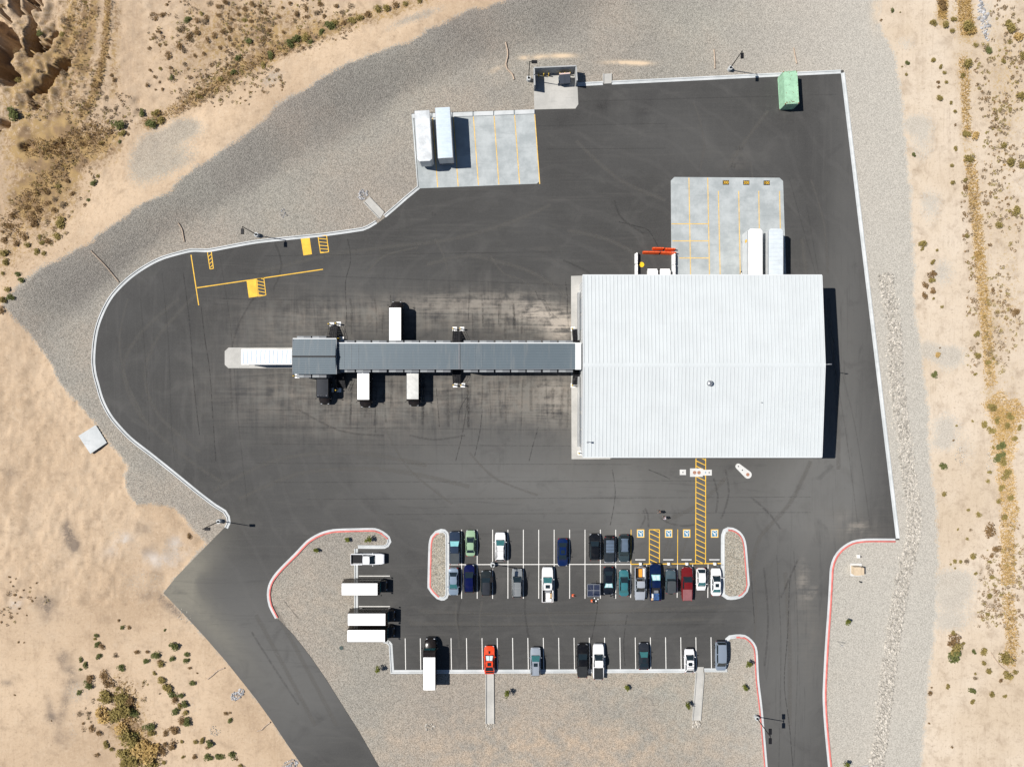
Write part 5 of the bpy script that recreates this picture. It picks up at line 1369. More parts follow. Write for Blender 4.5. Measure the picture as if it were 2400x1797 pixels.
    if rails:
        for s in (-1, 1): MB().box(s * tw * .84, (rf + rr) / 2, zt + .03, .05, (rf - rr) * .86, .05).build('roof_rail', M['black'] if rails is True else M[rails], e)
    if hoodm: MB().add([(-.16, L / 2 - .35, zf + .035), (.16, L / 2 - .35, zf + .035), (.2, wf + .35, cw_ + .03), (-.2, wf + .35, cw_ + .03)], [(0, 1, 2, 3)]).build('hood_panel', M[hoodm], e)
    e['_d'] = 1; del e['_d']
    return e, K
M['tonneau'] = var_mat('charcoal_vinyl_cover', (.045, .052, .058), .7, .12, 1.5, 0, .2)
M['tonneau_black'] = var_mat('black_vinyl_cover', (.020, .022, .024), .7, .15, 1.5, 0, .2)
M['tonneau_red'] = var_mat('dull_red_cover', (.20, .075, .08), .6, .12, 1.5)
M['silver_shade'] = flat('silver_sunshade', (.50, .62, .64), .35)
M['rackpanel'] = var_mat('blue_grey_roof_panel', (.075, .105, .15), .45, .12, 1.2)
# upper row
car(1066, 1283, 'N', 'pickup', (.028, .044, .075), 'slate blue pickup with a flat charcoal bed cover next to the left gravel island', .3, 'glass_cyan', bed='tonneau')
car(1102.7, 1272.5, 'N', 'sedan', (.28, .42, .265), 'pale mint green sedan in the upper row', .15, L=4.6, W=1.76)
e, K = car(1172.5, 1280.5, 'N', 'suv', (.70, .70, .70), 'white wagon like car with two seams across its roof in the upper row', 0, 'glass_teal', L=5.1, W=1.95, rails=True)
for yy in (-.55, -1.35): MB().box(0, yy, K['H'] + .026, 1.25, .035, .012).build('roof_seam', M['black'], e)
car(1318.5, 1294, 'S', 'sedan', (.004, .016, .075), 'royal blue sedan nosed over the white centre line, dark sunroof', .2, 'glass', sunroof=-.1, L=4.95, W=1.88)
car(1393, 1281.5, 'N', 'suv', (.006, .007, .009), 'glossy black car in the upper row left of the car with the roof rack', .2, 'glass', L=4.7)
e, K = car(1427.5, 1287, 'S', 'jeep', (.022, .028, .034), 'dark grey off road car with a flat panel on its roof and a spare wheel', .1, roofm='rackpanel', glass='glass', L=4.5, W=1.9)
MB().cyl((0, -2.28, 1.0), (0, -2.06, 1.0), .38, .38, 18).build('spare_wheel', M['tyre'], e, 40)
MB().box(0, 2.30, .62, 1.7, .18, .2).build('front_bumper', M['steel'], e)
MB().box(0, -2.36, .62, 1.5, .14, .2).build('rear_bumper', M['black'], e)
rk = MB()
for s in (-1, 1): rk.box(s * .76, -.75, 1.86, .05, 2.3, .05)
for k_ in range(5): rk.box(0, -1.85 + k_ * .55, 1.865, 1.5, .04, .04)
rk.build('roof_rack', M['black'], e)
car(1462, 1284, 'S', 'suv', (.040, .062, .070), 'grey green sport utility car with a ribbed roof beside the yellow stall line', .3, rails=True, L=4.85, roofm='rackpanel')
# lower row
car(1063, 1362.5, 'S', 'sedan', (.27, .345, .43), 'silver blue car next to the lower end of the left gravel island, dark rear window', .4, 'glass_teal', L=4.9, W=1.82, sunroof=None)
car(1100, 1355.5, 'N', 'suv', (.003, .006, .055), 'deep blue sport utility car crossing the centre line in the lower row', .25, L=5.0, W=1.92)
car(1139.5, 1366, 'N', 'suv', (.018, .024, .026), 'black compact crossover below the light pole in the lower row', .2, L=4.45, W=1.86, H=1.62, roofm='vanblack')
e, K = car(1212, 1366, 'N', 'suv', (.27, .285, .285), 'silver grey sport utility car with roof bars, partly under a lamp shadow', .4, L=5.15, W=1.95, rails='steel')
MB().box(0, -.55, 1.80, 1.35, .06, .05).box(0, -1.75, 1.80, 1.35, .06, .05).build('crossbar', M['steel'], e)
e, K = car(1283, 1369, 'N', 'pickup', (.68, .68, .68), 'white pickup with a sunroof carrying white boxes in its open bed', 0, 'glass_teal', bed='open', sunroof=-.15, L=6.2, W=2.05)
M['carton'] = flat('cardboard', (.47, .33, .19), .8)
def in_bed(e, K, dx, dy, sx, sy, sz, m, label, cat, name, z=.84, rz=0):
    """cargo rests in the bed and is a thing of its own"""
    mw = e.matrix_basis @ Vector((dx, dy, 0)) if False else None
    c, s = math.cos(e.rotation_euler.z), math.sin(e.rotation_euler.z)
    o = MB()
    o.box(0, 0, sz / 2, sx, sy, sz, 0, 0, .97)
    o.box(0, 0, sz + .006, sx * .98, .06, .012)
    o = o.build(name, m if not isinstance(m, str) else M[m])
    o.location = (e.location.x + dx * c - dy * s, e.location.y + dx * s + dy * c, e.location.z + z); o.rotation_euler = (0, 0, e.rotation_euler.z + rz)
    return tag(o, label, cat)
in_bed(e, K, .05, -1.85, .72, .95, .42, 'white', 'white box in the open bed of the white pickup, beside the tan one', 'box', 'cargo_box')
in_bed(e, K, .58, -1.85, .32, .80, .40, 'carton', 'tan cardboard box in the open bed of the white pickup', 'box', 'carton')
in_bed(e, K, .2, -2.66, 1.05, .50, .36, 'white', 'white box across the tail end of the white pickup bed', 'box', 'cargo_box')
in_bed(e, K, .1, -1.2, 1.15, .30, .24, 'steel', 'grey toolbox behind the cab of the white pickup', 'toolbox', 'toolbox')
car(1426, 1360.5, 'S', 'sedan', (.007, .010, .016), 'black sedan beside the solar panels with a bright cyan windshield', .2, 'glass_cyan', shade='silver_shade', L=4.95, W=1.86, roofm=None)
car(1462, 1366, 'N', 'sedan', (.045, .20, .225), 'teal sedan between the black sedan and the pickup with an orange load', .35, 'glass', 'glass_teal', L=4.65, W=1.75)
e, K = car(1499.5, 1366, 'S', 'pickup', (.40, .43, .47), 'silver pickup reversed into its stall with a bright orange load in the bed', .3, 'glass', bed='open', L=5.9, W=1.92)
M['orangebox'] = flat('orange_tool_case', (.66, .27, .03), .5)
in_bed(e, K, -.05, -1.95, .58, 1.45, .42, 'orangebox', 'long orange case in the bed of the silver pickup', 'case', 'tool_case')
in_bed(e, K, -.58, -1.95, .40, 1.5, .22, 'white', 'white panels lying in the bed of the silver pickup', 'panel', 'panel_stack')
e, K = car(1535.5, 1363, 'N', 'pickup', (.003, .012, .055), 'navy pickup with tarpaulin and boxes piled in its open bed', .25, 'glass_cyan', bed='open', L=6.5, W=2.0, shade='silver_shade')
M['tarp'] = var_mat('blue_tarpaulin', (.02, .06, .16), .6, .5, 2.5)
in_bed(e, K, .12, -2.5, 1.05, 1.2, .34, 'tarp', 'crumpled blue tarpaulin bundle at the tail of the navy pickup', 'tarpaulin', 'tarpaulin_bundle')
in_bed(e, K, -.55, -2.35, .22, .7, .42, 'white', 'narrow white box at the side of the navy pickup bed', 'box', 'cargo_box')
in_bed(e, K, -.62, -2.95, .42, .36, .3, 'carton', 'small tan box at the tail corner of the navy pickup bed', 'box', 'carton')
in_bed(e, K, .1, -1.62, .75, .5, .36, 'steel', 'pale grey machine behind the cab of the navy pickup', 'machine', 'compressor')
e, K = car(1571, 1362, 'N', 'jeep', (.055, .088, .105), 'blue grey two door off road car with a soft top in the lower row', .2, L=4.15, W=1.82, roofm='tonneau')
MB().cyl((0, -2.12, .98), (0, -1.92, .98), .36, .36, 18).build('spare_wheel', M['tyre'], e, 40)
MB().box(0, 2.14, .62, 1.75, .16, .18).build('front_bumper', M['chrome'], e)
car(1609.5, 1367, 'N', 'pickup', (.17, .012, .014), 'dark red pickup with a dull red bed cover in the lower row', .3, 'glass', bed='tonneau_red', L=5.9, W=1.98)
car(1643, 1357, 'S', 'hatch', (.72, .72, .72), 'small white hatchback left of the white sedan in the lower row', 0, 'glass_teal', L=4.05)
car(1678, 1363.5, 'N', 'sedan', (.73, .73, .73), 'white sedan with a black sunroof beside the right gravel island', 0, 'glass', 'glass_teal', sunroof=-.2, L=4.9, W=1.84)
# bottom row
e, K = car(1147, 1546, 'N', 'coupe', (.70, .055, .008), 'bright red orange coupe with a black hood scoop', 0, 'glass', 'glass', sunroof=-.1, shade='silver_shade', L=5.0, W=1.92)
MB().box(0, 1.40, .90, .36, .50, .12, 0, 0, .75).build('hood_scoop', M['black'], e)
MB().box(0, -2.05, 1.10, 1.3, .24, .05).box(-.5, -2.05, 1.03, .06, .12, .12).box(.5, -2.05, 1.03, .06, .12, .12).build('spoiler', M['black'], e)
car(1255, 1550, 'N', 'suv', (.38, .42, .47), 'silver sport utility car with a square black sunroof in the bottom row', .4, 'glass_teal', sunroof=-.1, rails='steel', L=5.1, W=1.9)
car(1365, 1546.5, 'N', 'pickup', (.006, .006, .007), 'black pickup with a black bed cover beside the white pickup', .2, bed='tonneau_black', L=5.9, W=2.0)
car(1402, 1549, 'N', 'pickup', (.72, .72, .72), 'white pickup with a black bed cover in the bottom row', 0, 'glass', bed='tonneau_black', L=6.25, W=2.02)
car(1508.5, 1537.5, 'N', 'coupe', (.026, .030, .038), 'charcoal coupe with a black roof window alone in the bottom row', .3, 'glass_teal', sunroof=-.1, L=4.75, W=1.86)
M['bumper_bar'] = M['black']
e, K = car(1615.5, 1548, 'N', 'hatch', (.72, .72, .73), 'white compact car with black roof bars and a black front bar in the bottom row', 0, 'glass', L=4.25, W=1.78, sunroof=-.2)
MB().box(0, 2.16, .62, 1.1, .16, .22).build('bull_bar', M['black'], e)
rb_ = MB()
for yy in (-.25, -.75, -1.2): rb_.box(0, yy, 1.56, 1.1, .06, .05)
rb_.build('roof_bar', M['black'], e)
e, K = car(1689, 1536, 'S', 'van', (.29, .345, .415), 'silver blue van like car at the kerb corner, right end of the bottom row', .4, 'glass', L=5.2, W=1.95)
MB().box(0, -2.56, .75, 1.5, .20, .25).build('rear_bumper', M['black'], e)
car(862, 1309, 'E', 'pickup', (.70, .71, .73), 'white pickup with a dark empty bed parked across the left kerb above the box vans', 0, 'glass', bed='open', L=6.0, W=1.98)
# ------------------------------------------------------------------ solar mast trailer, cones, signs, barriers, small things
sx_, sy_ = P(1391.3, 1382.7, 1.3)
so = tag(empty('solar_trailer', sx_, sy_, .05), 'mobile solar trailer with four panels and a camera mast beside the black sedan', 'trailer')
M['pv'] = NT('solar_cells')
def _pv(t):
    p = t.obj()
    br = t.n.new('ShaderNodeTexBrick'); br.offset = 0; t.L(p, br.inputs['Vector'])
    br.inputs['Color1'].default_value = (.006, .010, .03, 1); br.inputs['Color2'].default_value = (.010, .015, .04, 1); br.inputs['Mortar'].default_value = (.07, .08, .11, 1)
    br.inputs['Scale'].default_value = 1; br.inputs['Mortar Size'].default_value = .012; br.inputs['Brick Width'].default_value = .16; br.inputs['Row Height'].default_value = .125
    return t.fin(br.outputs['Color'], .12, 0, .5)
M['pv'] = _pv(M['pv'])
fr_ = MB()
for k_ in (-1, 0, 1): fr_.box(k_ * 1.10, 0, 1.36, .08, 2.2, .06); fr_.box(0, k_ * 1.07, 1.36, 2.2, .08, .05)
fr_.build('panel_frame', M['steel'], so)
for i in (-1, 1):
    for j in (-1, 1): MB().box(i * .55, j * .535, 1.352, 1.03, 1.0, .035).build('solar_panel', M['pv'], so)
MB().box(0, 0, .62, 1.1, 1.9, .5).build('battery_box', M['white'], so)
MB().box(0, -.3, .34, 1.3, 2.4, .1).tube([(0, -1.3, .4), (0, -2.7, .42)], .05, 6).build('chassis', M['black'], so)
for s in (-1, 1):
    wv = MB().cyl((s * .68, 0, .3), (s * .88, 0, .3), .3, .3, 16).build('wheel', M['tyre'], so, 40); MB().cyl((s * .87, 0, .3), (s * .89, 0, .3), .18, .17, 10).build('rim', M['white'], wv, 40)
    MB().tube([(s * .5, -1.35, .45), (s * .5, -1.35, 0)], .04, 6).box(s * .5, -1.35, .02, .22, .22, .03).build('jack_leg', M['steel'], so)
MB().cyl((-.1, -.55, .4), (-.1, -.55, 5.4), .065, .04, 8).build('mast', M['steel'], so)
MB().box(-.1, -.55, 5.2, .9, .05, .05, .5).box(-.1, -.55, 5.2, .9, .05, .05, 2.07).build('mast_arm', M['blackmetal'], so)
for a in (.5, 2.07, 3.64, 5.21):
    cxx, cyy = -.1 + .45 * math.cos(a), -.55 + .45 * math.sin(a)
    MB().dome(cxx, cyy, 5.2, .12, .12, .12, 8, 3).cyl((cxx, cyy, 5.0), (cxx, cyy, 5.2), .08, .12, 8).build('camera', M['white'] if a < 3 else M['blackmetal'], so, 50)
MB().box(-.1, -.55, 5.42, .2, .2, .16).build('camera', M['white'], so)
for px, py, lb in ((1343,1394.5,'orange traffic cone standing alone in an empty stall'),(1387.5,1407,'orange traffic cone at the foot of the solar trailer')):
    x, y = P(px, py); e = tag(empty('traffic_cone', x, y, .05), lb, 'cone', 'orange traffic cones')
    MB().box(0, 0, .03, .42, .42, .05).build('base', M['cone'], e); MB().cyl((0, 0, .05), (0, 0, .78), .17, .035, 14).build('cone', M['cone'], e, 40)
    MB().cyl((0, 0, .42), (0, 0, .56), .105, .078, 14).build('reflective_band', M['white'], e, 40)
# wheel stops and accessible-parking signs
WS = [(1501,'white wheel stop of the leftmost wheelchair stall'),(1566.5,'white wheel stop of the second wheelchair stall from the left'),(1609.2,'white wheel stop of the third wheelchair stall from the left'),(1674.6,'white wheel stop of the rightmost wheelchair stall beside the right island')]
for x_, lb in WS:
    x, y = P(x_, 1310.8); o = MB().add([(-.92, -.09, 0), (.92, -.09, 0), (.92, .09, 0), (-.92, .09, 0), (-.86, -.05, .12), (.86, -.05, .12), (.86, .05, .12), (-.86, .05, .12)], [(4, 5, 6, 7), (0, 1, 5, 4), (1, 2, 6, 5), (2, 3, 7, 6), (3, 0, 4, 7)]).build('wheel_stop', M['white'], None)
    o.location = (x, y, .05); tag(o, lb, 'wheel stop', 'white wheel stops of the wheelchair stalls')
for x_, lb in ((1500.5,'sign post on a white base at the head of the leftmost wheelchair stall'),(1566.5,'sign post on a white base heading the second wheelchair stall from the left'),(1609,'sign post on a white base heading the third wheelchair stall from the left'),(1674.5,'sign post on a white base at the head of the rightmost wheelchair stall')):
    x, y = P(x_, 1320); e = tag(empty('parking_sign', x, y, .05), lb, 'sign', 'wheelchair parking signs')
    MB().prism([(-.24, -.24), (.24, -.24), (.24, .24), (-.24, .24)], 0, .45, 0, [(-.2, -.2), (.2, -.2), (.2, .2), (-.2, .2)]).build('base', M['white'], e)
    MB().cyl((0, 0, .45), (0, 0, 2.2), .03, .03, 8).build('post', M['steel'], e)
    pl = MB().box(0, .04, 1.9, .31, .012, .46).build('sign_plate', M['blue_mark'], e)
    MB().box(0, .048, 1.95, .12, .006, .2).build('symbol', M['white'], pl)
# jersey barriers north of the warehouse
def barrier(px, py, rz, L_, m, label, group, h=.95):
    x, y = P(px, py, .5)
    e = tag(empty('road_barrier', x, y, .055, rz), label, 'barrier', group)
    n_ = 7; pr = [(-.28, 0), (-.28, .18), (-.16, .38), (-.10, h), (.10, h), (.16, .38), (.28, .18), (.28, 0)]
    b = MB(); vs_ = []
    st = [-L_ / 2, -L_ / 2 + .12] + [L_ / 2 - .12, L_ / 2]
    for q in st:
        k_ = .86 if abs(q) > L_ / 2 - .01 else 1
        vs_ += [(q, a * k_, z) for a, z in pr]
    k_ = len(pr)
    b.add(vs_, [(i * k_ + j, i * k_ + j + 1, (i + 1) * k_ + j + 1, (i + 1) * k_ + j) for i in range(3) for j in range(k_ - 1)] + [tuple(range(k_)), tuple(range(3 * k_, 4 * k_))])
    b.build('body', M[m], e, 30)
    for q in (-.5, .5): MB().cyl((q, 0, h - .01), (q, 0, h + .02), .05, .05, 10).build('filler_cap', M['black'], e)
    MB().box(L_ / 2 + .05, 0, .5, .1, .12, .5).build('connector', M[m], e)
OG = 'orange plastic road barriers'; WG_ = 'white plastic road barriers'
barrier(1526, 591.5, R(-1), 2.9, 'orange', 'long orange road barrier, front row left', OG)
barrier(1566, 592.5, R(-2), 2.6, 'orange', 'orange road barrier, front row right beside the white one', OG)
barrier(1542, 582.5, R(-1), 1.9, 'orange', 'short orange road barrier set on the back row, left', OG, 1.0)
barrier(1570, 584, R(-2), 1.75, 'orange', 'short orange road barrier set on the back row, right', OG)
for px, py, lb in ((1492,606,'white road barrier left of the yellow lid, upper one of its line'),(1492.2,632,'white road barrier left of the yellow lid, lower one at the warehouse eave'),(1580,608,'white road barrier right of the white bins, upper one of its line'),(1580.2,634,'white road barrier right of the white bins, lower one at the warehouse eave')):
    barrier(px, py, R(90), 1.85, 'white', lb, WG_)
x, y = P(1503.5, 620.5); e = tag(empty('spill_drum', x, y, .045), 'flat round yellow lid on the asphalt beside the white barriers', 'lid')
MB().cyl((0, 0, 0), (0, 0, .10), .46, .46, 24).build('lid', flat('bright_yellow_plastic', (.72, .46, .01), .5), e, 40)
for px, lb in ((1529.5, 'white bin with a sloped lid on black wheels, the left one beside the warehouse'), (1559, 'white bin with a sloped lid on black wheels, the right one beside the warehouse')):
    x, y = P(px, 640, .9); e = tag(empty('tote_bin', x, y, .05), lb, 'bin', 'white bins beside the warehouse')
    MB().box(0, 0, .55, 1.72, .95, .85, 0, 0, 1.04).build('body', M['white'], e)
    MB().add([(-.9, -.46, 1.0), (.9, -.46, 1.0), (.9, .40, 1.06), (-.9, .40, 1.06), (-.9, -.46, 1.05), (.9, -.46, 1.05), (.9, .40, 1.11), (-.9, .40, 1.11)], [(3, 2, 1, 0), (4, 5, 6, 7), (0, 1, 5, 4), (1, 2, 6, 5), (2, 3, 7, 6), (3, 0, 4, 7)]).build('lid', M['white'], e)
    MB().box(0, .66, .62, 1.7, .26, .10).build('shelf', M['white'], e)
    MB().box(0, -.68, .62, 1.7, .22, .10).build('shelf', M['white'], e)
    for s in (-1, 1):
        for q in (-.4, .55): MB().cyl((s * .8 - .04, q, .1), (s * .8 + .04, q, .1), .1, .1, 10).build('wheel', M['tyre'], e)
# utility lids set in white concrete south of the warehouse
def lid(px, py, r, m, label, g):
    x, y = P(px, py); o = MB().cyl((0, 0, 0), (0, 0, .022), r, r, 20).cyl((0, 0, .02), (0, 0, .03), r * .8, r * .8, 20).build('manhole_lid', M[m], None, 40)
    o.location = (x, y, .062); tag(o, label, 'manhole lid', g)
M['padwhite'] = var_mat('new_white_concrete', (.52, .52, .51), .85, .06, 1.0)
struct('concrete_collar', MB().prism(W([(1593,1100),(1607.5,1100),(1607.5,1112.6),(1593,1112.6)])[::-1], .02, .063), M['padwhite'])
struct('concrete_collar', MB().prism(W([(1617,1097.2),(1647,1097.2),(1647,1100.3),(1668,1100.3),(1668,1113.7),(1647,1113.7),(1647,1116.7),(1617,1116.7)])[::-1], .02, .067), M['padwhite'])
cap = []
a_, b_ = np.array([1730, 1092.3]), np.array([1752.5, 1112])
d_ = (b_ - a_) / np.linalg.norm(b_ - a_); th = math.atan2(d_[1], d_[0])
for i in range(13): t_ = th + math.pi / 2 + i / 12 * math.pi; cap.append((a_[0] + 6.6 * math.cos(t_), a_[1] + 6.6 * math.sin(t_)))
for i in range(13): t_ = th - math.pi / 2 + i / 12 * math.pi; cap.append((b_[0] + 9 * math.cos(t_), b_[1] + 9 * math.sin(t_)))
struct('concrete_collar', MB().prism(W(cap)[::-1], .02, .063), M['padwhite'])
LG = 'round lids set in white concrete south of the warehouse'
lid(1627.7, 1107, .31, 'rust_lid', 'rusty round lid on the walkway, left one of the pair', LG); lid(1638, 1107, .31, 'rust_lid', 'rusty round lid on the walkway, right one of the pair', LG)
lid(1752.3, 1111.6, .31, 'rust_lid', 'rusty round lid in the wide end of the slanted capsule', LG)
lid(1600.3, 1106.4, .10, 'black', 'small dark lid in the square white collar', LG); lid(1653.3, 1107, .11, 'blue_mark', 'small bluish lid to the right of the rusty pair', LG); lid(1661.8, 1107, .11, 'black', 'small dark lid at the right end of the white collar', LG)
lid(1730.2, 1092.5, .11, 'black', 'small dark lid in the narrow end of the slanted capsule', LG); lid(1739.6, 1101.3, .11, 'black', 'small dark lid in the middle of the slanted capsule', LG)
x, y = P(800, 1517.6); o = MB().cyl((0, 0, 0), (0, 0, .07), .36, .36, 18).build('drain_cover', flat('dark_green_plastic', (.035, .055, .05), .6), None, 40); o.location = (x, y, 0); tag(o, 'dark round cover in the gravel below the box vans', 'drain cover')
# tan utility cabinet on its pad
x, y = P(2010, 1336, .7)
e = tag(empty('utility_cabinet', x, y), 'tan electrical cabinet on a white pad in the gravel by the right kerb corner', 'cabinet')
M['tan'] = flat('tan_cabinet_paint', (.50, .40, .28), .55)
px0, py0 = P(1993, 1319.5); px1, py1 = P(2019, 1349)
MB().box((px0 + px1) / 2 - x, (py0 + py1) / 2 - y, .06, px1 - px0, py0 - py1, .14).build('pad', M['padwhite'], e)
MB().box(-.30, 0, .72, 1.15, 1.45, 1.2, 0, 0, .97).build('body', M['tan'], e); MB().box(.60, -.05, .70, .60, 1.35, 1.15, 0, 0, .95).build('door', M['tan'], e)
MB().box(-.3, 0, 1.34, 1.2, 1.5, .05).build('lid', M['tan'], e)
x, y = P(2011, 1303); e = tag(empty('valve_box', x, y), 'small white valve box in the gravel just above the tan cabinet', 'box')
MB().box(0, 0, .12, .5, .52, .24).build('box', M['white'], e); MB().box(.4, -.04, .12, .18, .16, .3).build('valve', M['black'], e)
def small_bollard(px, py, label):
    x, y = P(px, py); e = tag(empty('short_post', x, y), label, 'post', 'short dark posts in the right gravel strip'); MB().cyl((0, 0, 0), (0, 0, .7), .09, .09, 10).dome(0, 0, .7, .09, .09, .06, 10, 3).build('post', M['black'], e, 40)
small_bollard(2014, 1362, 'short dark post in the gravel below the tan cabinet')
x, y = P(1962, 1502.5); e = tag(empty('road_sign', x, y), 'thin sign post with a small white plate in the gravel beside the right road', 'sign')
MB().cyl((0, 0, 0), (0, 0, 2.0), .03, .03, 8).build('post', M['steel'], e); MB().box(0, -.04, 1.75, .40, .02, .45).build('sign_plate', M['white'], e)
# ------------------------------------------------------------------ straw rolls, logs and stones
M['straw'] = var_mat('weathered_straw', (.40, .31, .235), .9, .2, 3, fine=.2)
def wattle(pts, label, r=.11, name='straw_roll', cat='straw roll', g='thin straw rolls lying across the gravel slope'):
    q = [G(a, b) for a, b in pts]
    q2 = catmull([(a, b) for a, b, c in q], .5)
    p3 = [(a, b, hgt(a, b) + r * .9) for a, b in q2]
    o = MB().tube(p3, r, 7).build(name, M['straw'], None, 60); tag(o, label, cat, g)
wattle([(1185,100),(1190,122),(1190,134),(1186,150),(1189,163),(1201,175),(1205,187)], 'wavy pale straw roll lying on the gravel left of the trash enclosure', .14)
wattle([(1673,117),(1675,140),(1675.5,162)], 'straight pale straw roll in the gravel above the top kerb, left of the light pole')
wattle([(1860,113),(1863,132),(1867,150)], 'pale straw roll in the gravel above the green container')
wattle([(418,523),(427,537),(430,552),(433,567)], 'short bent straw roll on the gravel slope above the yellow lines')
wattle([(214,588),(245,620),(262,640),(279,661)], 'long pale straw roll across the gravel slope near the left kerb curve')
LGp = 'pale dead branches on the sand'
wattle([(487,1590),(500,1580),(511,1570),(527,1564)], 'pale dead branch on the sand left of the road bend', .12, 'dead_branch', 'branch', LGp)
wattle([(603,1712),(613,1709),(622,1700),(634,1691)], 'pale dead branch on the sand near the rock pile at the lower road', .12, 'dead_branch', 'branch', LGp)
wattle([(660,1794),(672,1788),(690,1780)], 'pale dead branch at the bottom edge beside the road', .12, 'dead_branch', 'branch', LGp)
wattle([(2312,1410),(2318,1422),(2335,1426),(2350,1430),(2358,1442)], 'pale curved branch in the golden grass on the right', .08, 'dead_branch', 'branch', LGp)
wattle([(2322,1528),(2333,1545),(2345,1560),(2362,1572)], 'pale long branch at the foot of the golden grass, lower right', .08, 'dead_branch', 'branch', LGp)
def stone_material(name, a, b):
    t = NT(name); g = t.n.new('ShaderNodeNewGeometry')
    c = t.mix(g.outputs['Random Per Island'], a, b)
    c = t.mix(t.math('MULTIPLY', t.rng(t.noise(t.pos(), 12, 3), .4, .7), .3), c, tuple(x * .6 for x in a))
    return t.fin(c, .9, 0, .2)
M['stone'] = stone_material('pale_riprap_stone', (.22, .205, .18), (.56, .52, .46))
M['stone2'] = stone_material('grey_rock', (.16, .16, .165), (.52, .52, .53))
def stones(mb, n, sampler, rmin, rmax, seed):
    rn = random.Random(seed)
    for _ in range(n):
        px, py = sampler(rn); x, y, z = G(px, py)
        r = rmin + (rmax - rmin) * rn.random() ** 2
        rot = rn.random() * 6.28; c, s = math.cos(rot), math.sin(rot)
        a, b, h_ = r * rn.uniform(.8, 1.3), r * rn.uniform(.6, 1), r * rn.uniform(.5, .9)
        tops = [(1, 0), (.4, .85), (-.6, .75), (-1, -.1), (-.3, -.9), (.65, -.7)]
        vs_ = []
        for q, zz in ((1.0, -.2), (.95, .45), (.5, 1.0)):
            for u, v in tops:
                uu, vv_ = u * a * q * rn.uniform(.85, 1.1), v * b * q * rn.uniform(.85, 1.1)
                vs_.append((x + uu * c - vv_ * s, y + uu * s + vv_ * c, z + zz * h_))
        mb.add(vs_, [(i, (i + 1) % 6, 6 + (i + 1) % 6, 6 + i) for i in range(6)] + [(6 + i, 6 + (i + 1) % 6, 12 + (i + 1) % 6, 12 + i) for i in range(6)] + [tuple(range(12, 18))])
def along(poly, w):
    seg = [(poly[i], poly[i + 1]) for i in range(len(poly) - 1)]
    ln_ = [math.dist(a, b) for a, b in seg]
    def f(rn):
        t = rn.random() * sum(ln_); i = 0
        while t > ln_[i] and i < len(ln_) - 1: t -= ln_[i]; i += 1
        (a, b) = seg[i]; u = t / ln_[i]; d = (b[0] - a[0], b[1] - a[1]); l = ln_[i]
        o = (rn.random() + rn.random() - 1) * w if rn.random() < .25 else rn.uniform(-.70, .70) * w
        return (a[0] + d[0] * u - d[1] / l * o, a[1] + d[1] * u + d[0] / l * o)
    return f
rp_ = MB(); stones(rp_, 5600, along(RIPRAP, 24), .09, .27, 5)
tag(rp_.build('riprap_strip', M['stone'], None), 'long strip of pale loose rocks running down the right gravel', 'rocks', kind='stuff')
def pile(cx_, cy_, rx_, ry_, n, label, seed, m='stone2', rot=0, rmin=.08, rmax=.26):
    def f(rn):
        a = rn.random() * 6.28; r = math.sqrt(rn.random()); u, v = rx_ * r * math.cos(a), ry_ * r * math.sin(a); c, s = math.cos(R(rot)), math.sin(R(rot))
        return (cx_ + u * c - v * s, cy_ + u * s + v * c)
    b = MB(); stones(b, n, f, rmin, rmax, seed); tag(b.build('rock_pile', M[m], None), label, 'rocks', kind='stuff')
pile(557, 1627, 18, 10, 120, 'heap of grey rocks on the sand beside the left road', 1, rot=-40)
pile(680, 1793, 20, 12, 110, 'heap of grey rocks at the bottom edge beside the left road', 2, rot=-30)
pile(850, 456, 11, 13, 70, 'rocks spread above the slanted drain chute', 3, rot=40)
pile(667, 500, 12, 11, 34, 'loose ring of grey rocks on the gravel slope', 4, rmin=.07, rmax=.18)
pile(1007, 1702, 12, 9, 50, 'pale rocks sunk in the gravel at the bottom', 5, 'stone')
pile(1148, 1701, 10, 7, 50, 'rocks at the foot of the left drain chute', 6, 'stone')
pile(1632, 1697, 10, 10, 55, 'rocks at the foot of the right drain chute', 7, 'stone')
pile(2305, 45, 12, 52, 130, 'line of grey boulders in the scrub at the upper right', 8, rot=-12, rmax=.34)
pile(505, 1712, 14, 12, 40, 'scatter of white stones on the sand at the lower left', 9, 'stone', rmax=.14)
pile(2250, 1068, 12, 22, 46, 'scatter of pale stones on the right sand', 10, 'stone', rmax=.16)
pile(2320, 1080, 10, 34, 50, 'scatter of pale stones beside the golden grass', 11, 'stone', rmax=.15)
pile(430, 1442, 20, 14, 26, 'broken bits at the torn road edge on the left', 12, 'stone', rot=40, rmax=.12)
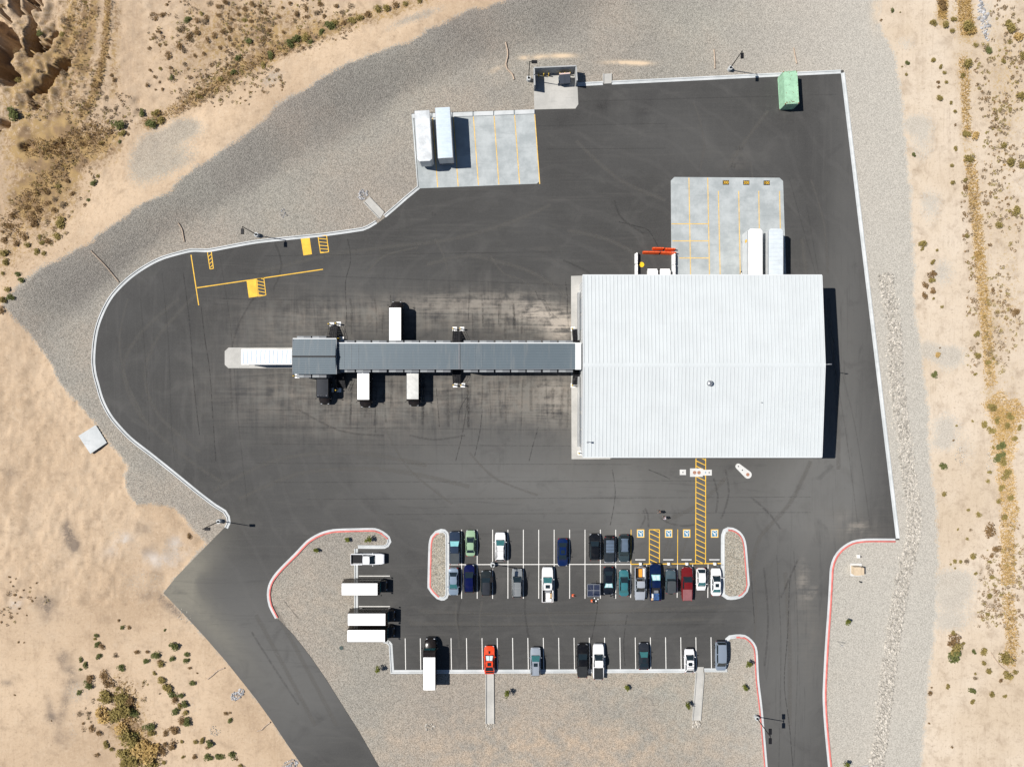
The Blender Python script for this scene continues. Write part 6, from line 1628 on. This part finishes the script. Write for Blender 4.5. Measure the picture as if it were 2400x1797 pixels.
# ------------------------------------------------------------------ people
def skin_mesh(name, nodes, edges, mat, parent, root=0, sub=1):
    me = bpy.data.meshes.new(name); me.from_pydata([n[0] for n in nodes], edges, []); me.materials.append(mat)
    o = bpy.data.objects.new(name, me); COL.objects.link(o); o.parent = parent
    m = o.modifiers.new('skin', 'SKIN'); m.use_smooth_shade = True
    for i, v in enumerate(me.skin_vertices[0].data):
        r = nodes[i][1]; v.radius = r if isinstance(r, tuple) else (r, r); v.use_root = (i == root)
    s = o.modifiers.new('sub', 'SUBSURF'); s.levels = sub; s.render_levels = sub
    dg = bpy.context.evaluated_depsgraph_get()
    me2 = bpy.data.meshes.new_from_object(o.evaluated_get(dg)); o.modifiers.clear(); o.data = me2
    me2.materials.clear(); me2.materials.append(mat); me2.polygons.foreach_set('use_smooth', [True] * len(me2.polygons))
    return o
def person(px, py, rz, label, shirt, trousers, hair, stride=.22):
    x, y = P(px, py)
    e = tag(empty('person', x, y, .05, rz), label, 'person', 'two people walking on the asphalt')
    N = [((0, 0, .96), (.15, .10)), ((0, .0, 1.15), (.14, .095)), ((0, .01, 1.34), (.165, .10)), ((0, 0, 1.46), (.09, .075)), ((0, .01, 1.53), .055), ((0, .03, 1.62), (.078, .09)), ((0, .03, 1.72), (.070, .085))]
    E = [(i, i + 1) for i in range(6)]
    def chain(base, pts):
        p = base
        for c in pts:
            N.append(c); E.append((p, len(N) - 1)); p = len(N) - 1
        return p
    for s in (-1, 1):
        f = stride * s
        chain(0, [((s * .10, .02, .88), .088), ((s * .11, f * .55, .50), .062), ((s * .11, f * .9 - .06, .10), .043), ((s * .115, f * .9 + .09, .035), (.042, .035))])
        g = -f * .8
        w = chain(2, [((s * .19, 0, 1.41), .060), ((s * .235, g * .4 - .03, 1.13), .043), ((s * .25, g + .08, .90), .030), ((s * .25, g + .11, .83), (.040, .020))])
        for k, (dx, l) in enumerate(((-.028, .066), (-.009, .078), (.010, .074), (.028, .058))):
            chain(w, [((s * .25 + dx * .5 * s, g + .115 + dx, .80), .0095), ((s * .25 - .010 * s, g + .125 + dx, .80 - l * .6), .009), ((s * .25 - .022 * s, g + .135 + dx, .80 - l), .008)])
        chain(w - 0, [((s * .25 - .03 * s, g + .145, .825), .010), ((s * .25 - .045 * s, g + .17, .785), .009)])
    skin_mesh('body', N, E, M['skin'], e, 0, 1)
    S = [((0, 0, .93), (.165, .118)), ((0, 0, 1.15), (.155, .112)), ((0, .01, 1.34), (.18, .115)), ((0, 0, 1.465), (.085, .075))]
    SE = [(0, 1), (1, 2), (2, 3)]
    for s in (-1, 1):
        g = -stride * s * .8; b = len(S)
        S += [((s * .19, 0, 1.41), .074), ((s * .235, g * .4 - .03, 1.13), .057), ((s * .248, g + .05, .95), .045)]; SE += [(2, b), (b, b + 1), (b + 1, b + 2)]
    skin_mesh('shirt', S, SE, shirt, e, 0, 1)
    T = [((0, 0, 1.0), (.160, .112)), ((0, 0, .92), (.165, .118))]; TE = [(0, 1)]
    for s in (-1, 1):
        f = stride * s; b = len(T)
        T += [((s * .10, .02, .84), .102), ((s * .11, f * .55, .50), .078), ((s * .11, f * .9 - .06, .12), .062)]; TE += [(1, b), (b, b + 1), (b + 1, b + 2)]
    skin_mesh('trousers', T, TE, trousers, e, 0, 1)
    MB().dome(0, .015, 1.655, .098, .112, .105, 14, 5).build('hair', hair, e, 60)
    fc = MB()
    for s in (-1, 1): MB().dome(s * .033, .108, 1.645, .013, .008, .010, 8, 3).build('eye', M['white'], e, 60); MB().box(s * .088, .02, 1.63, .02, .045, .06).build('ear', M['skin'], e)
    MB().add([(-.014, .108, 1.60), (.014, .108, 1.60), (0, .135, 1.605), (0, .112, 1.645)], [(0, 2, 3), (2, 1, 3), (0, 1, 2)]).build('nose', M['skin'], e)
    MB().box(0, .112, 1.575, .045, .008, .010).build('mouth', M['pinkish'], e)
    for s in (-1, 1): MB().box(s * .115, stride * s * .9 + .02, .04, .10, .27, .085, 0, 0, .85).build('shoe', M['black'], e)
M['cloth_black'] = flat('black_cloth', (.010, .010, .012), .9); M['cloth_pale'] = flat('pale_lilac_cloth', (.36, .34, .42), .9); M['hair_dark'] = flat('dark_hair', (.018, .012, .010), .6); M['hair_grey'] = flat('grey_white_hair', (.55, .54, .53), .7); M['cloth_teal'] = flat('dark_teal_cloth', (.012, .022, .030), .9)
person(1544, 1197, R(78), 'person with dark hair in black clothes walking, the upper of the two', M['cloth_teal'], M['cloth_black'], M['hair_dark'])
person(1555.5, 1210.5, R(80), 'person with pale hair in a pale top walking, the lower of the two', M['cloth_pale'], M['cloth_black'], M['hair_grey'])

# ------------------------------------------------------------------ shrubs, young trees and grass
def leaf_material(name, a, b):
    t = NT(name); g = t.n.new('ShaderNodeNewGeometry')
    c = t.mix(g.outputs['Random Per Island'], a, b)
    oi = t.n.new('ShaderNodeObjectInfo')
    c = t.mix(t.math('MULTIPLY', oi.outputs['Random'], .35), c, tuple(x * .75 for x in a))
    m = t.fin(c, .85, 0, .15)
    tr = t.n.new('ShaderNodeBsdfTranslucent'); t.L(c, tr.inputs[0]); mx = t.n.new('ShaderNodeMixShader'); mx.inputs[0].default_value = .35
    out = t.n['Material Output']; t.L(t.b.outputs[0], mx.inputs[1]); t.L(tr.outputs[0], mx.inputs[2]); t.L(mx.outputs[0], out.inputs[0])
    return m
M['leaf_green'] = leaf_material('green_shrub_leaves', (.115, .132, .042), (.215, .222, .088))
M['leaf_olive'] = leaf_material('olive_shrub_leaves', (.235, .185, .062), (.40, .325, .125))
M['leaf_brown'] = leaf_material('dry_brown_twigs', (.195, .122, .058), (.35, .235, .115))
M['leaf_grey'] = leaf_material('grey_brown_twigs', (.205, .155, .10), (.34, .26, .17))
M['leaf_gold'] = leaf_material('golden_dry_grass', (.44, .30, .11), (.66, .48, .22))
M['leaf_bright'] = leaf_material('fresh_green_leaves', (.10, .115, .022), (.22, .235, .055))
M['leaf_scrub'] = leaf_material('golden_brown_scrub', (.22, .135, .055), (.42, .28, .115))
M['wood'] = flat('grey_brown_wood', (.16, .11, .075), .85)
def leaf_cloud(mb, n, rx_, rz_, rn, size, lobes=5, flat_=.7, cx_=0, cy_=0, cz_=0, ragged=.35):
    lb = [(rn.uniform(-.55, .55), rn.uniform(-.55, .55), rn.uniform(.25, .75), rn.uniform(.40, .68)) for _ in range(lobes)]
    for _ in range(n):
        lx_, ly_, lz_, lr = lb[rn.randrange(lobes)]
        while True:
            u, v, w = rn.uniform(-1, 1), rn.uniform(-1, 1), rn.uniform(-1, 1)
            d = math.sqrt(u * u + v * v + w * w)
            if .05 < d < 1: break
        k = lr * (1 + ragged * (rn.random() - .4)) * (d ** -.45)
        x, y, z = lx_ + u * k, ly_ + v * k, lz_ + w * k * .7
        z = max(.03, z)
        c = Vector((cx_ + x * rx_, cy_ + y * rx_, cz_ + z * rz_))
        s = size * rn.uniform(.6, 1.4)
        nv = Vector((rn.gauss(0, .55), rn.gauss(0, .55), 1)).normalized(); a = nv.orthogonal().normalized(); a = Matrix.Rotation(rn.random() * 6.28, 3, nv) @ a; b = nv.cross(a)
        mb.add([c - a * s, c + b * s * .45, c + a * s, c - b * s * .45], [(0, 1, 2, 3)])
def shrub_mesh(name, mat, seed, n=260, lobes=5, size=.16, h=.75):
    rn = random.Random(seed); mb = MB()
    leaf_cloud(mb, n, 1.0, h, rn, size, lobes)
    for _ in range(9):
        a = rn.random() * 6.28; r = rn.uniform(.2, .6)
        mb.cyl((0, 0, -.05), (r * math.cos(a), r * math.sin(a), h * rn.uniform(.4, .8)), .02, .01, 3, 1, False)
    me = mb.mesh(name, [M[mat], M['wood']])
    return me
SH = {}
for key, mat, n, size in (('G', 'leaf_green', 330, .15), ('O', 'leaf_olive', 280, .15), ('B', 'leaf_brown', 210, .15), ('Y', 'leaf_gold', 260, .17), ('K', 'leaf_grey', 170, .14)):
    SH[key] = [shrub_mesh('shrub', mat, 11 * i + ord(key), n, 4 + i % 3, size) for i in range(5)]
rs_ = random.Random(21)
def shrub(px, py, rpx, key, label, group, cat='shrub'):
    x, y, z = G(px, py)
    r = rpx / SC / .97
    o = bpy.data.objects.new({'G': 'green_shrub', 'O': 'olive_shrub', 'B': 'dry_bush', 'Y': 'golden_bush', 'K': 'dry_bush'}[key], SH[key][rs_.randrange(5)])
    COL.objects.link(o)
    o.location = (x, y, z); o.rotation_euler = (0, 0, rs_.random() * 6.28)
    k = r * rs_.uniform(.92, 1.1); o.scale = (k, k * rs_.uniform(.85, 1.15), min(k, .55 + .5 * k) * rs_.uniform(.85, 1.1))
    return tag(o, label, cat, group)
CN = {'G': 'green leafy shrub', 'O': 'olive yellow shrub', 'B': 'dry brown bush', 'Y': 'golden dry bush', 'K': 'grey brown dry tuft'}
def shrubs(lst, ox, oy, s, where):
    n = {}
    for x, y, r, k in lst:
        shrub(ox + x * s, oy + y * s, r * s, k, CN[k] + ' ' + where, CN[k] + 's ' + where)
q1 = .27174
shrubs([(835,518,22,'G'),(820,548,16,'O'),(845,600,26,'G'),(885,620,26,'B'),(850,690,32,'G'),(695,728,22,'G'),(745,775,26,'G'),(695,815,15,'G'),(1190,662,24,'B'),(1270,655,22,'B'),(1005,692,22,'K'),(1345,682,40,'G'),(1485,715,28,'G'),(1265,748,30,'G'),(1385,745,24,'B'),(1405,770,32,'O'),(1045,800,34,'G'),(1520,597,42,'G'),(1615,680,22,'G'),(1612,738,28,'G'),(1635,800,16,'B'),(1335,840,24,'O'),(1400,905,38,'O'),(1665,930,27,'G'),(1460,945,45,'O'),(1488,1018,32,'G'),(1560,1032,30,'G'),(1510,1080,36,'B'),(1550,1130,30,'O'),(1610,1108,34,'G'),(1520,1170,38,'G'),(1595,1175,32,'O'),(1568,1248,36,'B'),(1632,1265,40,'G'),(1295,1298,42,'G'),(1310,1355,36,'O'),(1435,1352,30,'B'),(1500,1335,40,'B'),(690,1010,24,'G'),(770,940,36,'G'),(790,880,45,'B'),(900,855,45,'B'),(945,930,42,'B'),(1025,985,24,'O'),(1060,450,20,'G'),(1112,450,20,'B'),(1027,392,16,'B'),(1425,475,14,'G'),(1698,1430,22,'O'),(1760,1425,30,'O'),(1825,1442,38,'G'),(1790,1485,18,'B'),(1585,1567,20,'O'),(1677,1560,24,'B'),(1800,1572,38,'G'),(1900,1555,36,'G'),(2005,1550,34,'G'),(2045,1590,12,'B'),(1985,1250,24,'G'),(1955,1192,18,'B'),(1985,1185,12,'B'),(1570,1435,20,'O'),(1415,1610,24,'O'),(935,1450,34,'O'),(965,1505,22,'O'),(855,1350,30,'B'),(795,1320,26,'B'),(690,1190,22,'K'),(760,1190,24,'K'),(720,1275,14,'B'),(840,1548,22,'B'),(2080,1645,30,'O'),(1700,845,10,'B'),
        (920,1050,70,'O'),(1060,1060,80,'O'),(1140,1080,52,'B'),(1080,1150,80,'O'),(1165,1175,40,'G'),(900,1190,66,'Y'),(1000,1200,66,'O'),(1060,1300,66,'Y'),(1090,1370,66,'O'),(1150,1380,40,'G'),(1150,1440,74,'O'),(1060,1520,58,'O'),(1230,1480,76,'Y'),(1310,1540,86,'Y'),(1180,1600,76,'O'),(1090,1610,58,'O'),(1300,1620,66,'O'),(1400,1500,45,'B'),(1480,1480,40,'B'),(1430,1450,30,'B')], 0, 1347, q1, 'on the sand left of the entrance road, lower left')
shrubs([(80,15,12,'B'),(140,30,10,'B'),(92,60,9,'B'),(113,92,10,'B'),(320,66,10,'B'),(205,130,10,'B'),(128,172,14,'B'),(180,190,12,'B'),(278,222,12,'B'),(165,288,12,'B'),(12,405,12,'B'),(150,330,8,'B'),(230,345,8,'B'),(160,580,10,'B'),(210,580,8,'B'),(130,1035,10,'B'),(445,1258,8,'B')], 0, 1347, q1, 'tiny and sparse at the far left edge')
q2 = .3623
shrubs([(248,70,16,'G'),(303,84,7,'O'),(178,133,9,'B'),(515,158,24,'O'),(590,165,26,'O'),(645,140,24,'O'),(640,205,18,'O'),(345,413,17,'G'),(315,432,7,'O'),(345,483,13,'O'),(512,392,20,'O'),(570,437,16,'O'),(588,475,16,'O'),(545,535,13,'B'),(550,565,11,'B'),(602,530,13,'O'),(555,640,22,'O'),(628,668,13,'O'),(650,726,13,'O'),(658,810,9,'B'),(383,1005,15,'G'),(650,965,18,'O'),(640,1070,13,'O'),(640,1190,17,'O'),(445,1580,26,'O'),(440,1612,17,'O'),(538,1620,12,'O'),(732,1530,18,'O'),(715,1160,18,'O'),(718,1215,19,'B'),(788,292,18,'O'),(870,330,26,'G'),(1010,272,15,'O'),(970,395,20,'O'),(940,1450,28,'O'),(1040,1370,34,'O'),(1080,625,32,'O'),(1085,370,28,'O'),(965,935,24,'O'),(1010,1050,32,'O'),(1085,1070,26,'O'),(975,1068,10,'Y'),(880,1585,14,'B'),(985,145,24,'O'),(1010,190,36,'O'),(1070,240,36,'Y'),(720,190,44,'O'),(770,210,30,'Y'),(575,60,30,'B'),(560,20,30,'B'),(725,885,28,'O'),(785,880,30,'Y'),(740,1025,36,'O'),(720,410,36,'O'),(705,490,20,'O')], 2000, 0, q2, 'on the pale sand at the upper right')
shrubs([(518,45,20,'O'),(505,120,28,'B'),(505,170,22,'O'),(508,225,22,'B'),(458,185,25,'B'),(460,262,23,'B'),(518,275,10,'O'),(570,328,11,'O'),(548,638,21,'Y'),(558,594,7,'B'),(525,768,22,'G'),(770,1065,10,'O'),(665,1093,10,'O'),(648,1190,8,'B'),(575,1355,26,'G'),(588,1540,19,'O'),(790,505,24,'O'),(800,645,23,'O'),(790,770,15,'O'),(880,1400,17,'O'),(870,1455,15,'O'),(905,1235,13,'O'),(740,1640,12,'O'),(1045,370,28,'B'),(900,215,15,'B'),(840,1090,25,'O'),(885,1120,28,'O'),(890,980,36,'O'),(980,1095,24,'O'),(945,1215,32,'G'),(980,1325,34,'O'),(930,1310,28,'G'),(970,1420,34,'O'),(1080,1110,24,'O'),(1010,1030,26,'O'),(930,1060,24,'O'),(1040,1180,22,'O'),(950,1280,26,'G'),(1000,1380,24,'O'),(960,1500,26,'O'),(1010,1560,24,'O'),(940,1590,18,'O'),(870,700,20,'O'),(905,660,14,'O')], 2000, 600, q2, 'on the pale sand at the middle right')
shrubs([(812,12,18,'O'),(682,113,11,'O'),(760,118,13,'K'),(740,172,13,'O'),(780,288,24,'O'),(650,318,17,'O'),(688,318,15,'O'),(735,318,20,'K'),(633,338,9,'O'),(660,365,8,'O'),(792,397,13,'O'),(645,830,44,'B'),(640,875,44,'O'),(655,930,44,'G'),(645,785,18,'O'),(712,850,15,'O'),(775,908,19,'G'),(840,905,24,'O'),(845,980,18,'O'),(885,1030,22,'O'),(790,1080,17,'K'),(790,1050,9,'O'),(608,1133,19,'O'),(768,1162,23,'G'),(780,1235,20,'O'),(895,1183,22,'O'),(980,1192,16,'O'),(500,1172,21,'B'),(505,1137,8,'B'),(490,1370,8,'B'),(640,1525,9,'B'),(880,105,42,'B'),(915,235,36,'B'),(890,285,20,'B'),(885,325,15,'O'),(895,420,20,'O'),(880,540,22,'O'),(870,660,17,'O'),(985,940,42,'O'),(1000,1050,33,'O'),(1050,1035,20,'O'),(955,1095,15,'B'),(980,30,24,'O')], 2000, 1200, .3604, 'on the pale sand at the lower right')
shrubs([(1622,182,34,'G'),(1440,47,16,'B'),(1395,135,26,'B'),(1345,165,20,'B'),(1378,285,20,'B'),(1375,390,16,'B'),(1435,390,14,'B'),(1455,485,28,'B'),(1735,125,22,'O'),(1895,140,24,'B'),(1970,120,12,'B'),(2000,165,20,'B'),(2060,125,22,'B'),(2110,180,26,'O'),(2165,185,20,'B'),(1980,330,20,'B'),(2150,360,30,'G'),(2060,505,32,'G'),(2015,620,34,'G'),(1905,690,26,'O'),(1490,678,24,'G'),(1340,668,18,'B'),(1380,600,20,'O'),(1375,712,12,'B'),(1345,775,14,'B'),(1405,775,18,'B'),(1270,735,18,'B'),(1240,980,40,'G'),(1340,975,40,'O'),(1310,1065,50,'G'),(1380,1040,40,'O'),(1030,1075,48,'G'),(1050,1150,40,'O'),(1105,1160,16,'B'),(1035,1225,18,'G'),(880,1240,22,'O'),(820,1590,35,'G'),(850,1525,20,'O'),(510,1600,24,'O'),(590,1570,30,'B'),(145,985,56,'G'),(355,300,30,'G'),(415,580,30,'G'),(1720,850,30,'O'),
        (1700,180,24,'B'),(1780,160,26,'B'),(1760,200,30,'K'),(1620,330,34,'B'),(1650,350,28,'K'),(1700,290,26,'B'),(1560,400,36,'B'),(1590,440,26,'K'),(1790,340,26,'B'),(1850,310,30,'B'),(1930,280,30,'B'),(1990,250,24,'B'),(1880,60,28,'B'),(1940,20,30,'B'),(1810,40,28,'K'),(2120,80,26,'B'),(2180,40,26,'B'),(1900,410,22,'B'),(1760,460,22,'B'),(1680,480,20,'B'),(1600,560,22,'K'),(1470,590,18,'B'),(1300,610,16,'B'),(1290,420,18,'B'),(1330,330,18,'B'),(960,650,18,'B'),(940,500,18,'B'),(920,850,24,'K'),(985,690,18,'B'),(1000,940,20,'K'),(540,300,26,'O'),(560,180,34,'K'),(480,440,26,'K'),(330,620,24,'K'),(560,640,34,'K'),(160,700,30,'O'),(60,480,40,'O'),(120,440,34,'B'),(30,60,26,'B')], 0, 0, q1, 'on the eroded slope at the upper left')
shrubs([(640,225,46,'G'),(570,285,30,'G'),(680,215,32,'O'),(350,340,44,'G'),(290,390,40,'G'),(440,345,40,'O'),(470,365,25,'G'),(120,480,34,'G'),(405,420,20,'B'),(50,575,30,'O'),(560,40,26,'B'),(235,70,18,'B'),(300,30,20,'B'),(440,150,20,'B'),(115,265,20,'B'),(240,280,20,'B'),(200,150,16,'B'),(70,350,20,'B'),(760,200,32,'B'),(830,180,36,'O'),(900,150,40,'O'),(970,125,40,'B'),(1050,90,40,'O'),(1130,80,40,'O'),(1200,50,36,'B'),(1290,40,30,'O'),(1400,15,30,'O'),(30,60,20,'B'),(80,110,20,'B'),(345,130,30,'B'),(590,150,26,'B'),(690,60,26,'B'),(750,110,24,'K'),(820,60,24,'K'),(430,75,26,'B'),(520,120,26,'K')], 600, 0, q1, 'along the track edge above the gravel bank')
shrubs([(620,20,26,'B'),(765,70,18,'G'),(735,115,16,'B'),(540,265,60,'O'),(500,380,38,'O'),(110,215,32,'B'),(250,130,26,'B'),(300,260,46,'B'),(335,390,24,'O'),(315,520,32,'O'),(385,530,24,'O'),(160,705,24,'G'),(190,755,26,'G'),(75,830,30,'O'),(95,920,40,'G'),(30,930,38,'O'),(15,1020,32,'B'),(215,385,42,'B'),(250,450,34,'O'),(150,440,38,'B'),(50,420,34,'B'),(85,300,32,'B'),(20,345,20,'B'),(375,450,24,'O'),(425,425,36,'B'),(40,530,46,'O'),(60,600,32,'O'),(20,705,20,'O'),(475,160,30,'B'),(290,190,24,'B'),(340,150,34,'B'),(410,10,28,'B'),(420,100,24,'B'),(545,120,30,'K'),(470,60,26,'K')], 0, 450, q1, 'on the sand outside the gravel point at the left edge')
# young landscaped trees: thin trunk, stake and a small ragged crown
def young_tree(px, py, r, h, label):
    x, y, z = G(px, py)
    e = tag(empty('young_tree', x, y, z), label, 'tree', 'young trees planted in the gravel')
    rn = random.Random(int(px * 7 + py))
    tb = MB(); tb.tube([(0, 0, 0), (.03, .02, h * .4), (-.02, .03, h * .72)], .035, 6)
    for k in range(5):
        a = rn.random() * 6.28; tb.cyl((0, .01, h * (.4 + .07 * k)), (r * .7 * math.cos(a), r * .7 * math.sin(a), h * (.62 + .07 * k)), .018, .008, 4, 0, False)
    tb.build('trunk', M['wood'], e)
    cbm = MB(); leaf_cloud(cbm, 190, r, h * .55, rn, .13, 5, .7, 0, 0, h * .42, .6)
    cbm.build('crown', M['leaf_bright'], e)
for px, py, r, h, lb in ((865,1262,.62,1.3,'bushy young tree inside the rounded gravel nose above the white pickup'),(816,1262,.45,.8,'small young plant left of the bushier one in the rounded gravel nose'),(742,1288,.45,.8,'small young plant by the red kerb of the left gravel island'),
                      (888,1562,.5,1.9,'young tree in the gravel left of the bottom left kerb corner'),(1190,1617,.55,2.0,'young tree in the gravel right of the left drain chute'),(1469.5,1608,.5,.9,'low young plant in the middle of the bottom gravel'),(1608,1645,.55,1.9,'young tree with a dark shadow left of the right drain chute'),
                      (1750,1550,.6,1.6,'young tree beside the right road kerb, upper one of the two'),(1744,1609,.6,1.0,'young plant beside the right road kerb, lower one of the two'),(1983,1455,.62,1.4,'young tree in the right gravel strip below the tan cabinet'),(1979,1787,.55,1.7,'young tree at the bottom edge of the right gravel strip')):
    young_tree(px, py, r, h, lb)
x, y, z = G(446, 1257); o = bpy.data.objects.new('dry_bush', shrub_mesh('dry_bush', 'leaf_brown', 77, 320, 4, .13, .7)); COL.objects.link(o); o.location = (x, y, z); o.scale = (.42, .62, .5)
tag(o, 'single dark brown bush beside the light pole at the left entrance', 'shrub')
# dry golden grass strips on the right: nobody could count the blades
def grass(name, label, mat, spots, n, seed, hmin=.25, hmax=.7):
    rn = random.Random(seed); mb = MB()
    tot = sum(s[3] for s in spots)
    for (f, w, dens, wt) in spots:
        for _ in range(int(n * wt / tot)):
            px, py = along(f, w)(rn) if isinstance(f, list) else f(rn)
            x, y, z = P(px, py) + (0,)
            h = rn.uniform(hmin, hmax); a = rn.random() * 6.28; l = rn.uniform(.9, 1.9) * h; t = rn.uniform(.03, .075)
            c, s = math.cos(a), math.sin(a)
            mb.add([(x - s * t, y + c * t, z), (x + s * t, y - c * t, z), (x + c * l * .5 + s * t * .7, y + s * l * .5 - c * t * .7, z + h * .7), (x + c * l, y + s * l, z + h), (x + c * l * .5 - s * t * .7, y + s * l * .5 + c * t * .7, z + h * .7)], [(0, 1, 2, 3, 4)])
    tag(mb.build(name, M[mat], None), label, 'grass', kind='stuff')
gold = [([(2255,135),(2261,200),(2264,290),(2268,320)], 9, 1, 1.0), ([(2272,372),(2279,435),(2287,510),(2295,590),(2298,640),(2305,709),(2312,781),(2316,840),(2322,905)], 12, 1, 4.2), ([(2322,930),(2350,965),(2355,1020),(2348,1075)], 26, 1, 2.6), ([(2395,950),(2370,970),(2350,1000)], 24, 1, 1.2),
        ([(2352,1080),(2359,1143),(2366,1194),(2362,1236)], 18, 1, 2.0), ([(2358,1240),(2362,1300),(2360,1370)], 15, 1, 1.8), ([(2362,1390),(2366,1452),(2372,1506),(2362,1560)], 13, 1, 1.4), ([(2210,-10),(2207,45)], 9, 1, .8), ([(2255,-10),(2262,30),(2268,82)], 16, 1, 1.4), ([(2285,600),(2300,595)], 8, 1, .3)]
grass('dry_grass', 'golden dry grass in a ragged strip down the right side', 'leaf_gold', [(f, w * 1.5, d, wt) for f, w, d, wt in gold], 10500, 4, .10, .36)
brushy = [([(1010,0),(900,38),(800,60),(700,95),(640,125)], 9, 1, 2), ([(640,125),(560,165),(470,225),(400,262),(340,290)], 9, 1, 2), ([(60,345),(120,350),(200,310),(260,300)], 16, 1, 2.4), ([(256,-10),(248,60),(243,120),(232,175),(218,220),(192,268)], 5, 1, 1.4), ([(250,330),(170,360),(110,420),(60,470)], 14, 1, 1.8), ([(280,1600),(300,1640),(290,1690),(330,1740),(345,1797)], 22, 1, 2.0), ([(20,560),(60,520),(110,480)], 34, 1, 2.2), ([(195,0),(180,80),(160,150)], 26, 1, 1.2)]
def disc(cx_, cy_, rx_, ry_):
    def f(rn):
        while True:
            u, v = rn.uniform(-1, 1), rn.uniform(-1, 1)
            if u * u + v * v < 1: return (cx_ + u * rx_, cy_ + v * ry_)
    return f
# sparse tiny dry tufts scattered over the open sand
def tufts(name, label, regions, n, seed, mats, avoid_gravel=True):
    rn = random.Random(seed); mb = MB()
    tot = sum(r[4] for r in regions); pts = []
    for (a, b, c, d, wt) in regions:
        for _ in range(int(n * wt / tot)): pts.append(disc(a, b, c, d)(rn))
    xy = np.array([P(*p) for p in pts]); ok = sdf(xy[:, 0], xy[:, 1], WG) < -1.2
    clump = vnoise(xy[:, 0], xy[:, 1], .22, seed) > .40
    hs = hgt_np(xy[:, 0], xy[:, 1])
    for (x, y), z, o_, cl in zip(xy, hs, ok, clump):
        if not o_ or not cl: continue
        r = rn.uniform(.12, .40) * (1.25 if rn.random() < .25 else 1); mi = rn.randrange(len(mats))
        for _ in range(int(8 + r * 34)):
            a = rn.random() * 6.28; q = r * math.sqrt(rn.random()); h = rn.uniform(.08, .5) * r * 1.6
            cx_, cy_ = x + q * math.cos(a), y + q * math.sin(a); s = rn.uniform(.05, .11); b_ = rn.random() * 3.14
            c_, s_ = math.cos(b_), math.sin(b_)
            mb.add([(cx_ - c_ * s, cy_ - s_ * s, z + h * .4), (cx_ + s_ * s * .6, cy_ - c_ * s * .6, z + h), (cx_ + c_ * s, cy_ + s_ * s, z + h * 1.2), (cx_ - s_ * s * .6, cy_ + c_ * s * .6, z + h * .7)], [(0, 1, 2, 3)], mi)
    tag(mb.build(name, [M[m] for m in mats], None), label, 'scrub', kind='stuff')
grass('dry_scrub', 'tangled dry brown scrub along the tracks and gullies on the left', 'leaf_scrub', [(f, w, d, wt) for f, w, d, wt in [(f, w * 1.9, d, wt) for f, w, d, wt in brushy]], 4600, 9, .10, .35)
tufts('dry_tufts', 'countless small dry tufts over the left slope', [(560,70,150,90,3.0),(480,150,110,100,2.6),(700,60,140,70,2.4),(400,60,60,120,1.0),(560,200,120,60,1.6),(190,120,60,130,2.0),(100,300,130,70,2.2),(250,260,70,60,1.2),(90,520,90,90,2.4),(140,420,80,70,1.6),(40,620,50,70,1.0),(310,1690,120,110,1.2),(60,1430,60,60,.3)], 2100, 12, ['leaf_brown', 'leaf_grey', 'leaf_grey', 'leaf_olive'])
tufts('dry_tufts', 'countless small dry tufts over the right sand', [(2345,160,60,160,2.6),(2350,430,50,200,3.0),(2350,760,48,160,2.2),(2370,1300,36,120,.8),(2320,1380,30,120,.9),(2280,760,16,160,.8),(2270,500,18,120,.5),(2330,1440,40,90,.8),(2385,1420,20,160,.6)], 1150, 13, ['leaf_grey', 'leaf_olive', 'leaf_grey', 'leaf_brown'])
